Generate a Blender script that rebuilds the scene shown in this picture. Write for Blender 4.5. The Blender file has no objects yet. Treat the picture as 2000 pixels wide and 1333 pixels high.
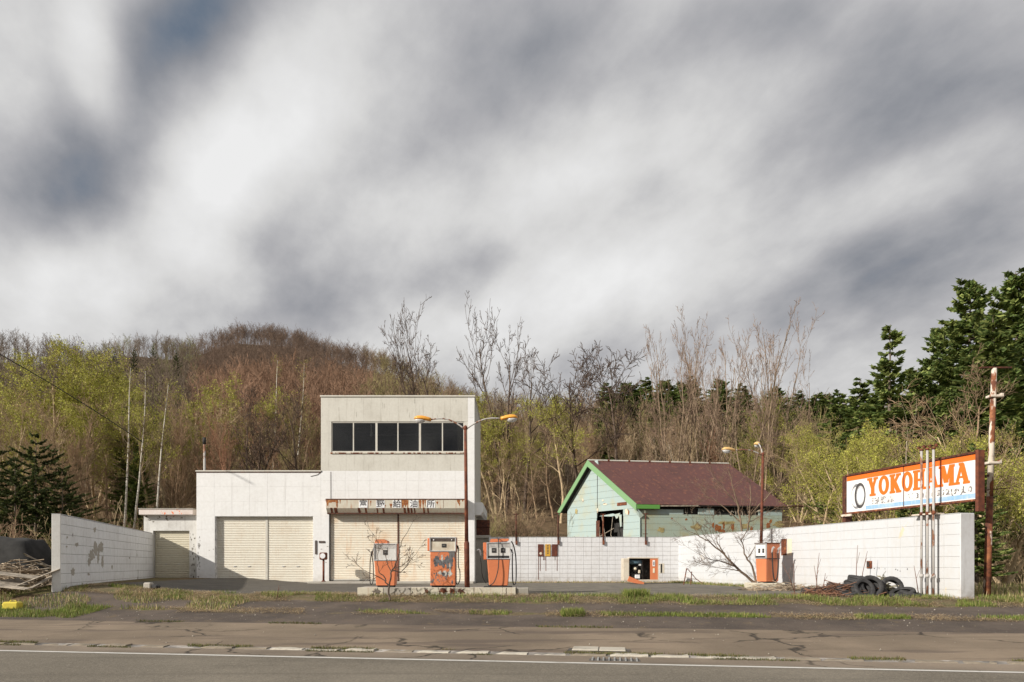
import bpy, bmesh, math, random
import numpy as np
from mathutils import Vector, Matrix

# ------------------------------------------------------------------ camera, world, sun, exposure
SC = bpy.context.scene
COL = SC.collection
F = 1333.0            # focal length in photograph pixels (24 mm on 36 mm, 2000 px wide)
H = 0.84              # camera height above the forecourt
HY = 1103.0           # horizon row in the photograph
cam = bpy.data.cameras.new('camera'); camo = bpy.data.objects.new('camera', cam); COL.objects.link(camo)
cam.lens = 24.0; cam.sensor_width = 36.0; cam.shift_y = (HY - 666.5) / 2000.0
cam.clip_start = 0.1; cam.clip_end = 3000
camo.location = (0, 0, H); camo.rotation_euler = (math.pi / 2, 0, 0)
SC.camera = camo

SUNDIR = Vector((1.0, 0.62, -0.56)).normalized()     # direction the light travels
sun = bpy.data.lights.new('sun', 'SUN'); suno = bpy.data.objects.new('sun', sun); COL.objects.link(suno)
sun.energy = 3.7; sun.angle = math.radians(0.6); sun.color = (1.0, 0.94, 0.85)
suno.rotation_euler = SUNDIR.to_track_quat('-Z', 'Y').to_euler()
suno.location = (-60, -40, 40)

world = bpy.data.worlds.new('World'); SC.world = world; world.use_nodes = True
WN, WL = world.node_tree.nodes, world.node_tree.links
WN.clear()


def sky_world():
    out = WN.new('ShaderNodeOutputWorld'); bg = WN.new('ShaderNodeBackground'); bg.inputs['Strength'].default_value = 0.1
    WL.new(bg.outputs[0], out.inputs[0])
    sky = WN.new('ShaderNodeTexSky'); sky.sky_type = 'NISHITA'; sky.sun_disc = False
    to_sun = -SUNDIR
    sky.sun_elevation = math.asin(to_sun.z); sky.sun_rotation = math.atan2(to_sun.x, to_sun.y)
    tc = WN.new('ShaderNodeTexCoord'); sep = WN.new('ShaderNodeSeparateXYZ'); WL.new(tc.outputs['Generated'], sep.inputs[0])

    def m(op, a, b=None, c=None, clamp=False):
        n = WN.new('ShaderNodeMath'); n.operation = op; n.use_clamp = clamp
        for i, v in enumerate((a, b, c)):
            if v is None: continue
            if isinstance(v, (int, float)): n.inputs[i].default_value = v
            else: WL.new(v, n.inputs[i])
        return n.outputs[0]

    X, Y, Z = sep.outputs
    zc = m('ADD', m('MAXIMUM', Z, 0.0), 0.42)
    cq = WN.new('ShaderNodeCombineXYZ'); WL.new(m('DIVIDE', X, zc), cq.inputs[0]); WL.new(m('DIVIDE', Y, zc), cq.inputs[1])
    yc = m('MAXIMUM', Y, 0.2)
    cu = WN.new('ShaderNodeCombineXYZ'); WL.new(m('DIVIDE', X, yc), cu.inputs[0]); WL.new(m('DIVIDE', Z, yc), cu.inputs[1])
    # wind streaks: noise drawn out along the wind in the plane of the cloud layer
    ang = math.atan2(1.0, -0.60)

    def streak(scale, sx, sy, off, detail, rough, dist=0.0):
        mp = WN.new('ShaderNodeMapping'); mp.vector_type = 'TEXTURE'
        mp.inputs['Rotation'].default_value = (0, 0, ang); mp.inputs['Location'].default_value = off
        mp.inputs['Scale'].default_value = (sx, sy, 1)
        WL.new(cq.outputs[0], mp.inputs[0])
        nz = WN.new('ShaderNodeTexNoise'); nz.inputs['Scale'].default_value = scale; nz.inputs['Detail'].default_value = detail
        nz.inputs['Roughness'].default_value = rough; nz.inputs['Distortion'].default_value = dist
        WL.new(mp.outputs[0], nz.inputs['Vector'])
        return nz.outputs[0]

    n1 = streak(3.0, 1.35, 1.0, (3.1, 1.7, 0), 3.0, 0.45, 0.0)
    n2 = streak(8.0, 1.25, 1.0, (7.1, 4.2, 0), 6.0, 0.55, 0.0)
    b = m('ADD', m('MULTIPLY', m('SUBTRACT', n1, 0.5), 1.0), m('MULTIPLY', m('SUBTRACT', n2, 0.5), 0.55))
    acc = m('ADD', b, 0.635)
    # broad cloud masses and gaps: px, py centre in the view, half sizes, tilt, amount
    P2 = lambda px, py: ((px - 1000) / F, (HY - py) / F)
    blobs = [(330, 190, 360, 150, 62, -0.27), (430, 0, 200, 100, 30, -0.30), (210, 370, 150, 130, 60, -0.16), (60, 330, 170, 300, 80, -0.06),
             (180, 90, 60, 240, 10, 0.28), (60, 20, 160, 120, 0, 0.08), (560, 130, 330, 140, 48, 0.26), (330, 430, 330, 110, 38, 0.30),
             (150, 520, 300, 90, 18, 0.12), (760, 560, 260, 70, 10, -0.20), (640, 470, 300, 60, 12, -0.10), (850, 380, 330, 120, 25, 0.12), (1020, 620, 260, 95, 25, 0.26),
             (1000, 100, 420, 90, 5, -0.04), (1380, 60, 420, 130, 15, -0.16), (1480, 130, 200, 60, 20, 0.10), (1850, 190, 330, 130, 12, -0.22), (1700, 60, 420, 110, 10, -0.14),
             (1500, 440, 420, 80, 27, 0.14), (1150, 540, 320, 80, 28, 0.12), (1850, 330, 260, 60, 25, 0.20), (1600, 560, 420, 70, 22, -0.10),
             (1050, 330, 420, 90, 20, 0.10), (1960, 480, 180, 100, 30, -0.10), (880, 210, 90, 170, 0, -0.10), (300, 600, 500, 50, 0, -0.04), (1350, 250, 300, 110, 20, -0.05)]
    for (px, py, rx, ry, tilt, amt) in blobs:
        u, w = P2(px, py)
        mp = WN.new('ShaderNodeMapping'); mp.vector_type = 'TEXTURE'
        mp.inputs['Location'].default_value = (u, w, 0); mp.inputs['Rotation'].default_value = (0, 0, math.radians(tilt))
        mp.inputs['Scale'].default_value = (rx / F * 1.5, ry / F * 1.7, 1)
        WL.new(cu.outputs[0], mp.inputs[0])
        g = WN.new('ShaderNodeTexGradient'); g.gradient_type = 'SPHERICAL'; WL.new(mp.outputs[0], g.inputs[0])
        sm = WN.new('ShaderNodeMapRange'); sm.interpolation_type = 'SMOOTHSTEP'; WL.new(g.outputs[1], sm.inputs[0])
        acc = m('MULTIPLY_ADD', sm.outputs[0], amt, acc)
    ramp = WN.new('ShaderNodeValToRGB'); cr = ramp.color_ramp
    cr.elements[0].position = 0.0; cr.elements[0].color = (0.50, 0.74, 1.15, 1)
    cr.elements[1].position = 1.0; cr.elements[1].color = (5.5, 5.5, 5.5, 1)
    for p, c in ((0.14, (0.95, 1.20, 1.58, 1)), (0.30, (1.70, 1.78, 1.98, 1)), (0.50, (2.80, 2.80, 2.92, 1)), (0.74, (4.4, 4.38, 4.36, 1))):
        e = cr.elements.new(p); e.color = c
    WL.new(acc, ramp.inputs[0])
    mask = WN.new('ShaderNodeMapRange'); mask.interpolation_type = 'SMOOTHSTEP'
    mask.inputs[1].default_value = -0.1; mask.inputs[2].default_value = 0.14; WL.new(acc, mask.inputs[0])
    mask.inputs[3].default_value = 0.55; mask.inputs[4].default_value = 1.0
    mix = WN.new('ShaderNodeMix'); mix.data_type = 'RGBA'; WL.new(mask.outputs[0], mix.inputs[0])
    WL.new(sky.outputs[0], mix.inputs[6]); WL.new(ramp.outputs[0], mix.inputs[7])
    WL.new(mix.outputs[2], bg.inputs[0])


sky_world()
SC.view_settings.view_transform = 'Standard'; SC.view_settings.look = 'None'
SC.view_settings.exposure = 0.62; SC.view_settings.gamma = 1.0; SC.view_settings.use_curve_mapping = False

rnd = random.Random(7)
R = math.radians


# ------------------------------------------------------------------ helpers
def px2(px, Y): return (px - 1000.0) * Y / F
def pz(py, Y): return H - (py - HY) * Y / F
def online(P, D, px):
    u = (px - 1000.0) / F
    t = (u * P[1] - P[0]) / (D[0] - u * D[1])
    return t, P[1] + t * D[1]


class MB:
    def __init__(s): s.v = []; s.f = []; s.m = []; s.mi = 0
    def add(s, vs, fs):
        n = len(s.v); s.v += [tuple(p) for p in vs]
        for f in fs: s.f.append(tuple(i + n for i in f)); s.m.append(s.mi)
        return s
    def box(s, x0, x1, y0, y1, z0, z1):
        if x1 < x0: x0, x1 = x1, x0
        if y1 < y0: y0, y1 = y1, y0
        if z1 < z0: z0, z1 = z1, z0
        return s.add([(x0, y0, z0), (x1, y0, z0), (x1, y1, z0), (x0, y1, z0), (x0, y0, z1), (x1, y0, z1), (x1, y1, z1), (x0, y1, z1)],
                     [(0, 3, 2, 1), (4, 5, 6, 7), (0, 1, 5, 4), (1, 2, 6, 5), (2, 3, 7, 6), (3, 0, 4, 7)])
    def bbox(s, x0, x1, y0, y1, z0, z1, b=0.01):
        # box with chamfered edges
        def ring(z, i): return [(x0 + i, y0 + b, z), (x0 + b, y0 + i, z), (x1 - b, y0 + i, z), (x1 - i, y0 + b, z), (x1 - i, y1 - b, z), (x1 - b, y1 - i, z), (x0 + b, y1 - i, z), (x0 + i, y1 - b, z)]
        return s.loft([ring(z0, b), ring(z0 + b, 0), ring(z1 - b, 0), ring(z1, b)], True)
    def loft(s, rings, cap=True):
        n = len(rings[0]); k = len(rings); vs = [p for r in rings for p in r]; fs = []
        for j in range(k - 1):
            for i in range(n):
                a = j * n + i; b_ = j * n + (i + 1) % n
                fs.append((a, b_, b_ + n, a + n))
        if cap: fs.append(tuple(range(n - 1, -1, -1))); fs.append(tuple((k - 1) * n + i for i in range(n)))
        return s.add(vs, fs)
    def tube(s, pts, r, n=8, cap=True):
        pts = [Vector(p) for p in pts]; rs = r if isinstance(r, (list, tuple)) else [r] * len(pts)
        rings = []; up = None
        for i, p in enumerate(pts):
            t = (pts[min(i + 1, len(pts) - 1)] - pts[max(i - 1, 0)])
            if t.length < 1e-9: t = Vector((0, 0, 1))
            t.normalize()
            if up is None: up = Vector((0, 0, 1)) if abs(t.z) < 0.9 else Vector((1, 0, 0))
            a = t.cross(up)
            if a.length < 1e-5: a = t.orthogonal()
            a.normalize(); b_ = t.cross(a).normalized(); up = -b_ if False else up
            rings.append([tuple(p + a * math.cos(2 * math.pi * k / n) * rs[i] + b_ * math.sin(2 * math.pi * k / n) * rs[i]) for k in range(n)])
        return s.loft(rings, cap)
    def ellipsoid(s, c, rx, ry, rz, n=14, k=8, z0=-1.0, z1=1.0):
        rings = []
        a0, a1 = math.asin(z0), math.asin(z1)
        for j in range(k + 1):
            a = a0 + (a1 - a0) * j / k; cr_ = max(math.cos(a), 0.02)
            rings.append([(c[0] + rx * cr_ * math.cos(2 * math.pi * i / n), c[1] + ry * cr_ * math.sin(2 * math.pi * i / n), c[2] + rz * math.sin(a)) for i in range(n)])
        return s.loft(rings, True)
    def prism(s, poly, y0, y1):      # polygon in x,z extruded along y
        n = len(poly)
        vs = [(p[0], y0, p[1]) for p in poly] + [(p[0], y1, p[1]) for p in poly]
        fs = [tuple(range(n)), tuple(range(2 * n - 1, n - 1, -1))] + [(i, i + n, (i + 1) % n + n, (i + 1) % n) for i in range(n)]
        return s.add(vs, fs)
    def prismx(s, poly, x0, x1):     # polygon in y,z extruded along x
        n = len(poly)
        vs = [(x0, p[0], p[1]) for p in poly] + [(x1, p[0], p[1]) for p in poly]
        fs = [tuple(range(n)), tuple(range(2 * n - 1, n - 1, -1))] + [(i, i + n, (i + 1) % n + n, (i + 1) % n) for i in range(n)]
        return s.add(vs, fs)
    def prismz(s, poly, z0, z1):
        n = len(poly)
        vs = [(p[0], p[1], z0) for p in poly] + [(p[0], p[1], z1) for p in poly]
        fs = [tuple(range(n - 1, -1, -1)), tuple(range(n, 2 * n))] + [(i, (i + 1) % n, (i + 1) % n + n, i + n) for i in range(n)]
        return s.add(vs, fs)
    def xf(s, M, start=0):
        s.v = s.v[:start] + [tuple(M @ Vector(p)) for p in s.v[start:]]; return s
    def mesh(s, name, mats, smooth=False):
        me = bpy.data.meshes.new(name); me.from_pydata(s.v, [], s.f)
        for m_ in (mats if isinstance(mats, (list, tuple)) else [mats]): me.materials.append(m_)
        if any(s.m): me.polygons.foreach_set('material_index', s.m)
        bm = bmesh.new(); bm.from_mesh(me); bmesh.ops.recalc_face_normals(bm, faces=bm.faces); bm.to_mesh(me); bm.free()
        if smooth: me.shade_smooth()
        me.update(); return me
    def build(s, name, mats, parent=None, smooth=False, loc=None, rot=None):
        return link(name, s.mesh(name, mats, smooth), parent, loc, rot)


def link(name, me, parent=None, loc=None, rot=None):
    o = bpy.data.objects.new(name, me); COL.objects.link(o)
    if parent is not None: o.parent = parent
    if loc is not None: o.location = loc
    if rot is not None: o.rotation_euler = rot
    return o


def tag(o, label=None, cat=None, group=None, kind=None):
    if label: o['label'] = label
    if cat: o['category'] = cat
    if group: o['group'] = group
    if kind: o['kind'] = kind
    return o


def thing(name, label, cat, loc=(0, 0, 0), rz=0.0, group=None, kind=None):
    o = bpy.data.objects.new(name, None); COL.objects.link(o)
    o.empty_display_size = 0.2; o.location = loc; o.rotation_euler = (0, 0, rz)
    return tag(o, label, cat, group, kind)


def np_mesh(name, V, Fc, mats, cols=None, smooth=False, mi=None):
    """V (n,3), Fc (m,k) equal-size faces"""
    me = bpy.data.meshes.new(name); n, k = Fc.shape
    me.vertices.add(len(V)); me.vertices.foreach_set('co', V.astype(np.float32).ravel())
    me.loops.add(n * k); me.loops.foreach_set('vertex_index', Fc.astype(np.int32).ravel())
    me.polygons.add(n); me.polygons.foreach_set('loop_start', (np.arange(n) * k).astype(np.int32))
    me.polygons.foreach_set('loop_total', np.full(n, k, np.int32))
    for m_ in (mats if isinstance(mats, (list, tuple)) else [mats]): me.materials.append(m_)
    if mi is not None: me.polygons.foreach_set('material_index', mi.astype(np.int32))
    if cols is not None:
        a = me.color_attributes.new('tint', 'FLOAT_COLOR', 'POINT')
        a.data.foreach_set('color', np.hstack([cols, np.ones((len(cols), 1))]).astype(np.float32).ravel())
    me.update(calc_edges=True)
    if smooth: me.shade_smooth()
    return me


def seg_arrays(P0, P1, R0, R1, n=3):
    """tubes for many straight segments -> verts, quads"""
    P0 = np.asarray(P0, float); P1 = np.asarray(P1, float); R0 = np.asarray(R0, float); R1 = np.asarray(R1, float)
    D = P1 - P0; L = np.linalg.norm(D, axis=1, keepdims=True); L[L < 1e-9] = 1; D = D / L
    up = np.tile(np.array([[0.0, 0.0, 1.0]]), (len(P0), 1)); up[np.abs(D[:, 2]) > 0.9] = [1, 0, 0]
    A = np.cross(D, up); A /= np.linalg.norm(A, axis=1, keepdims=True) + 1e-12; B = np.cross(D, A)
    th = np.arange(n) * 2 * np.pi / n
    ring = A[:, None, :] * np.cos(th)[None, :, None] + B[:, None, :] * np.sin(th)[None, :, None]
    V = np.concatenate([P0[:, None, :] + ring * R0[:, None, None], P1[:, None, :] + ring * R1[:, None, None]], axis=1).reshape(-1, 3)
    base = np.arange(len(P0))[:, None] * 2 * n; i = np.arange(n); j = (i + 1) % n
    Q = np.stack([base + i, base + j, base + n + j, base + n + i], axis=2).reshape(-1, 4)
    return V, Q


# ------------------------------------------------------------------ materials
def nodemat(name):
    m = bpy.data.materials.new(name); m.use_nodes = True
    nt = m.node_tree; b = nt.nodes['Principled BSDF']
    return m, nt, b


def c4(c): return (c[0], c[1], c[2], 1.0)


class NT:
    def __init__(s, nt): s.nt = nt; s.n = nt.nodes; s.l = nt.links; s._pos = None
    def pos(s):
        if s._pos is None: s._pos = s.n.new('ShaderNodeNewGeometry').outputs['Position']
        return s._pos
    def opos(s): return s.n.new('ShaderNodeTexCoord').outputs['Object']
    def map(s, v, scale=(1, 1, 1), loc=(0, 0, 0), rot=(0, 0, 0)):
        m = s.n.new('ShaderNodeMapping'); m.inputs['Scale'].default_value = scale; m.inputs['Location'].default_value = loc; m.inputs['Rotation'].default_value = rot
        s.l.new(v, m.inputs[0]); return m.outputs[0]
    def noise(s, v, scale, detail=4, rough=0.55, dist=0.0):
        t = s.n.new('ShaderNodeTexNoise'); t.inputs['Scale'].default_value = scale; t.inputs['Detail'].default_value = detail
        t.inputs['Roughness'].default_value = rough; t.inputs['Distortion'].default_value = dist; s.l.new(v, t.inputs['Vector']); return t.outputs[0]
    def voro(s, v, scale, feat='F1', out=0, rand=1.0):
        t = s.n.new('ShaderNodeTexVoronoi'); t.feature = feat; t.inputs['Scale'].default_value = scale; t.inputs['Randomness'].default_value = rand
        s.l.new(v, t.inputs['Vector']); return t.outputs[out]
    def ramp(s, f, lo, hi, a=0.0, b=1.0, smooth=True):
        r = s.n.new('ShaderNodeMapRange'); r.interpolation_type = 'SMOOTHSTEP' if smooth else 'LINEAR'
        r.inputs[1].default_value = lo; r.inputs[2].default_value = hi; r.inputs[3].default_value = a; r.inputs[4].default_value = b
        s.l.new(f, r.inputs[0]); return r.outputs[0]
    def mix(s, f, a, b, mode='MIX'):
        m = s.n.new('ShaderNodeMix'); m.data_type = 'RGBA'; m.blend_type = mode
        for i, v in ((0, f), (6, a), (7, b)):
            if isinstance(v, (int, float)): m.inputs[i].default_value = v
            elif isinstance(v, (tuple, list)): m.inputs[i].default_value = c4(v)
            else: s.l.new(v, m.inputs[i])
        return m.outputs[2]
    def math(s, op, a, b=None, clamp=False):
        n = s.n.new('ShaderNodeMath'); n.operation = op; n.use_clamp = clamp
        for i, v in enumerate((a, b)):
            if v is None: continue
            if isinstance(v, (int, float)): n.inputs[i].default_value = v
            else: s.l.new(v, n.inputs[i])
        return n.outputs[0]
    def bump(s, b, h, strength=0.3, dist=0.01):
        n = s.n.new('ShaderNodeBump'); n.inputs['Strength'].default_value = strength; n.inputs['Distance'].default_value = dist
        s.l.new(h, n.inputs['Height']); s.l.new(n.outputs[0], b.inputs['Normal'])
    def xyz(s, v):
        n = s.n.new('ShaderNodeSeparateXYZ'); s.l.new(v, n.inputs[0]); return n.outputs


def painted(name, base, dirt=(0.25, 0.22, 0.18), amt=0.35, scale=1.0, rough=0.6, metal=0.0, streaks=0.3, chips=None, chip_amt=0.0, chip_scale=3.0, bump=0.15, streak_col=None, zgrime=None):
    """paint with cloudy dirt, vertical run streaks and chipped patches; all in world space"""
    m, nt, b = nodemat(name); t = NT(nt); p = t.pos()
    n1 = t.noise(p, 0.9 * scale, 6, 0.6); c = t.mix(t.ramp(n1, 0.45, 0.8, 0, amt), base, dirt)
    n0 = t.noise(p, 9 * scale, 5, 0.65); c = t.mix(t.ramp(n0, 0.3, 0.75, 0, 0.16), c, dirt)
    if streaks:
        ps = t.map(p, (3.5 * scale, 3.5 * scale, 0.28 * scale)); n2 = t.noise(ps, 2.4, 5, 0.6)
        c = t.mix(t.ramp(n2, 0.52, 0.78, 0, streaks), c, streak_col or dirt)
    if chips is not None:
        n3 = t.noise(t.map(p, (1, 1, 0.55)), chip_scale, 7, 0.62, 0.3); f = t.ramp(n3, 0.62 - chip_amt, 0.63 - chip_amt + 0.02)
        c = t.mix(f, c, chips)
    if zgrime:
        z = t.xyz(p)[2]; g = t.math('MULTIPLY', t.ramp(z, zgrime[0], zgrime[1], 1, 0), t.ramp(t.noise(p, 3, 6, 0.7), 0.35, 0.65, 0.1, 1))
        c = t.mix(t.math('MULTIPLY', g, zgrime[2]), c, dirt)
    nt.links.new(c, b.inputs['Base Color']); b.inputs['Roughness'].default_value = rough; b.inputs['Metallic'].default_value = metal
    if bump: t.bump(b, t.noise(p, 26, 5, 0.6), bump, 0.01)
    return m


def rusty(name, a=(0.19, 0.055, 0.022), c_=(0.07, 0.022, 0.012), d=(0.34, 0.13, 0.05), paint=None, pamt=0.5, scale=3.0, rough=0.85):
    m, nt, b = nodemat(name); t = NT(nt); p = t.pos()
    c = t.mix(t.ramp(t.noise(p, 5 * scale, 6, 0.65), 0.35, 0.65), a, c_); c = t.mix(t.ramp(t.noise(p, 2.1 * scale, 6, 0.6), 0.52, 0.72), c, d)
    if paint: c = t.mix(t.ramp(t.noise(t.map(p, (1, 1, 0.35)), 2.4 * scale, 7, 0.65), pamt - 0.02, pamt + 0.02), paint, c)
    nt.links.new(c, b.inputs['Base Color']); b.inputs['Roughness'].default_value = rough
    t.bump(b, t.noise(p, 40, 5, 0.6), 0.3, 0.01)
    return m


def plain(name, c, rough=0.6, metal=0.0, var=0.25, scale=8.0, bump=0.0):
    m, nt, b = nodemat(name); t = NT(nt); p = t.pos()
    n = t.noise(p, scale, 4, 0.6); col = t.mix(t.ramp(n, 0.3, 0.7, 0, 1), tuple(x * (1 - var) for x in c), tuple(min(1, x * (1 + var)) for x in c))
    nt.links.new(col, b.inputs['Base Color']); b.inputs['Roughness'].default_value = rough; b.inputs['Metallic'].default_value = metal
    if bump: t.bump(b, t.noise(p, scale * 4, 5, 0.6), bump, 0.01)
    return m


def tinted(name, rough=0.8, trans=0.0, var=0.35, scale=3.0, spec=0.2):
    """colour from the mesh's own 'tint' attribute"""
    m, nt, b = nodemat(name); t = NT(nt)
    a = nt.nodes.new('ShaderNodeAttribute'); a.attribute_name = 'tint'
    n = t.noise(t.pos(), scale, 3, 0.6); k = t.ramp(n, 0.3, 0.7, 1 - var, 1 + var)
    cmb = nt.nodes.new('ShaderNodeVectorMath'); cmb.operation = 'SCALE'; nt.links.new(a.outputs['Color'], cmb.inputs[0]); nt.links.new(k, cmb.inputs[3])
    nt.links.new(cmb.outputs[0], b.inputs['Base Color']); b.inputs['Roughness'].default_value = rough
    b.inputs['Specular IOR Level'].default_value = spec
    if trans:
        tr = nt.nodes.new('ShaderNodeBsdfTranslucent'); nt.links.new(cmb.outputs[0], tr.inputs[0])
        mx = nt.nodes.new('ShaderNodeMixShader'); mx.inputs[0].default_value = trans
        nt.links.new(b.outputs[0], mx.inputs[1]); nt.links.new(tr.outputs[0], mx.inputs[2]); nt.links.new(mx.outputs[0], nt.nodes['Material Output'].inputs[0])
    return m


def asphalt(name, base, stone, spk=0.5, patch=None, rough=0.9, crack=True):
    m, nt, b = nodemat(name); t = NT(nt); p = t.pos()
    c = t.mix(t.ramp(t.noise(p, 0.45, 6, 0.6), 0.35, 0.7), tuple(x * 0.78 for x in base), tuple(x * 1.2 for x in base))
    c = t.mix(t.ramp(t.noise(p, 60, 3, 0.7), 0.45, 0.66, 0, spk), c, stone)
    c = t.mix(t.ramp(t.noise(p, 22, 2, 0.6), 0.5, 0.7, 0, spk * 0.55), c, stone); c = t.mix(t.ramp(t.noise(t.map(p, (1, 1, 1), (5, 3, 0)), 26, 2, 0.6), 0.55, 0.72, 0, spk * 0.8), c, tuple(x * 0.45 for x in base))
    v = t.voro(p, 34); c = t.mix(t.ramp(v, 0.06, 0.16, spk, 0), c, tuple(min(1, x * 1.5) for x in stone))
    if patch:
        c = t.mix(t.ramp(t.noise(t.map(p, (0.25, 1.4, 1)), 1.1, 6, 0.6, 0.4), 0.52, 0.62, 0, 0.75), c, patch)
    # long wandering tyre and wear bands
    c = t.mix(t.ramp(t.noise(t.map(p, (0.12, 2.2, 1), rot=(0, 0, 0.15)), 1.3, 4, 0.5), 0.5, 0.75, 0, 0.35), c, tuple(x * 0.55 for x in base))
    if crack:
        pw = nt.nodes.new('ShaderNodeVectorMath'); pw.operation = 'ADD'; nt.links.new(p, pw.inputs[0])
        nz = nt.nodes.new('ShaderNodeTexNoise'); nz.inputs['Scale'].default_value = 1.5; nz.inputs['Detail'].default_value = 5; nt.links.new(p, nz.inputs['Vector'])
        sc = nt.nodes.new('ShaderNodeVectorMath'); sc.operation = 'SCALE'; sc.inputs[3].default_value = 0.9; nt.links.new(nz.outputs['Color'], sc.inputs[0]); nt.links.new(sc.outputs[0], pw.inputs[1])
        e = t.voro(pw.outputs[0], 0.42, 'DISTANCE_TO_EDGE'); f = t.math('MULTIPLY', t.ramp(e, 0.0, 0.02, 1, 0), t.ramp(t.noise(p, 0.35, 2), 0.44, 0.52))
        c = t.mix(t.math('MULTIPLY', f, 0.85), c, (0.018, 0.015, 0.012))
    nt.links.new(c, b.inputs['Base Color']); b.inputs['Roughness'].default_value = rough; b.inputs['Specular IOR Level'].default_value = 0.25
    t.bump(b, t.math('ADD', t.noise(p, 70, 4, 0.7), t.math('MULTIPLY', t.noise(p, 6, 4), 0.6)), 0.55, 0.012)
    return m


WHITE = (0.74, 0.735, 0.72)
M = {}
M['panel'] = painted('white_render', (0.74, 0.735, 0.725), (0.40, 0.37, 0.33), 0.18, 1.0, 0.7, streaks=0.22, zgrime=(0.0, 0.8, 0.5))
M['joint'] = plain('render_joint', (0.66, 0.65, 0.63), 0.9)
M['cream'] = painted('cream_render', (0.58, 0.56, 0.50), (0.25, 0.22, 0.17), 0.30, 1.1, 0.75, streaks=0.5, streak_col=(0.27, 0.24, 0.19))
M['block'] = painted('painted_block', (0.65, 0.65, 0.66), (0.28, 0.24, 0.20), 0.22, 1.0, 0.7, streaks=0.30, zgrime=(0.0, 0.6, 0.6))
M['blockL'] = painted('flaking_block', (0.80, 0.81, 0.83), (0.30, 0.27, 0.23), 0.25, 1.0, 0.7, streaks=0.35, chips=(0.20, 0.19, 0.17), chip_amt=-0.03, chip_scale=1.7, zgrime=(0.0, 0.5, 0.5))
M['blockR'] = painted('sunlit_block', (0.53, 0.545, 0.565), (0.45, 0.40, 0.33), 0.25, 0.8, 0.7, streaks=0.25, chips=(0.60, 0.52, 0.38), chip_amt=-0.03, chip_scale=0.9, zgrime=(0.0, 0.5, 0.5))
M['mortar'] = plain('dirty_mortar', (0.10, 0.085, 0.07), 0.95, scale=3, var=0.6)
M['mortarB'] = plain('grey_mortar', (0.26, 0.235, 0.21), 0.95, scale=3, var=0.6)
M['mortarR'] = plain('pale_mortar', (0.46, 0.44, 0.42), 0.95, scale=2, var=0.3)
M['shutter'] = painted('cream_shutter', (0.72, 0.69, 0.60), (0.42, 0.24, 0.08), 0.18, 1.6, 0.5, streaks=0.22, streak_col=(0.40, 0.18, 0.05), bump=0.0, chips=(0.30, 0.13, 0.04), chip_amt=-0.14, chip_scale=5)
M['shutterS'] = painted('shop_shutter', (0.74, 0.70, 0.60), (0.60, 0.32, 0.10), 0.5, 1.3, 0.5, streaks=0.5, streak_col=(0.55, 0.25, 0.06), bump=0.0, chips=(0.30, 0.12, 0.035), chip_amt=-0.11, chip_scale=3)
M['metalw'] = painted('aluminium_trim', (0.58, 0.56, 0.50), (0.3, 0.2, 0.12), 0.4, 4, 0.45, streaks=0.2, bump=0)
M['signbox'] = painted('rust_run_sign', (0.55, 0.53, 0.44), (0.35, 0.12, 0.03), 0.30, 1.5, 0.5, streaks=0.85, streak_col=(0.34, 0.105, 0.025), chips=(0.20, 0.06, 0.02), chip_amt=-0.06, chip_scale=2.0)
M['rust'] = rusty('rust')
M['rustdark'] = rusty('dark_rust', (0.10, 0.030, 0.014), (0.035, 0.012, 0.008), (0.18, 0.06, 0.025))
M['rustor'] = rusty('orange_rust', (0.34, 0.12, 0.03), (0.16, 0.05, 0.018), (0.50, 0.24, 0.07))
M['rustpole'] = rusty('red_rust_pole', (0.17, 0.048, 0.022), (0.09, 0.026, 0.014), (0.24, 0.075, 0.03), scale=1.5)
M['rustwhite'] = rusty('flaked_white_pole', (0.26, 0.09, 0.035), (0.12, 0.04, 0.02), (0.4, 0.17, 0.07), paint=(0.62, 0.54, 0.45), pamt=0.555, scale=1.6)
M['pipe'] = rusty('grey_pipe', (0.26, 0.11, 0.06), (0.15, 0.08, 0.05), (0.36, 0.2, 0.12), paint=(0.42, 0.40, 0.375), pamt=0.53, scale=2.0)
M['orange'] = painted('orange_paint', (0.60, 0.190, 0.080), (0.40, 0.13, 0.06), 0.4, 2.5, 0.45, streaks=0.25, chips=(0.17, 0.05, 0.02), chip_amt=-0.075, chip_scale=9)
M['orangebad'] = painted('peeled_orange', (0.58, 0.18, 0.07), (0.35, 0.11, 0.05), 0.4, 2.5, 0.5, streaks=0.4, chips=(0.13, 0.125, 0.12), chip_amt=0.125, chip_scale=3.4, streak_col=(0.3, 0.09, 0.03))
M['dial'] = painted('dial_enamel', (0.60, 0.60, 0.58), (0.3, 0.2, 0.12), 0.5, 3, 0.4, streaks=0.45, streak_col=(0.35, 0.15, 0.05), bump=0)
M['chrome'] = plain('dull_steel', (0.62, 0.61, 0.60), 0.35, 0.6, 0.15)
M['black'] = plain('black_rubber', (0.018, 0.017, 0.017), 0.6, 0, 0.3)
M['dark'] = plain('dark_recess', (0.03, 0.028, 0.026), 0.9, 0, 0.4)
M['brown'] = plain('dark_brown_plate', (0.07, 0.05, 0.04), 0.6, 0, 0.3)
M['lampy'] = painted('amber_lamp_shell', (0.80, 0.36, 0.045), (0.45, 0.2, 0.05), 0.3, 3, 0.35, streaks=0, bump=0)
M['lampy2'] = painted('faded_lamp_shell', (0.66, 0.42, 0.16), (0.4, 0.25, 0.1), 0.4, 3, 0.45, streaks=0, bump=0)
M['concrete'] = painted('old_concrete', (0.42, 0.39, 0.34), (0.14, 0.12, 0.09), 0.5, 2.0, 0.9, streaks=0.2, bump=0.5)
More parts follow.
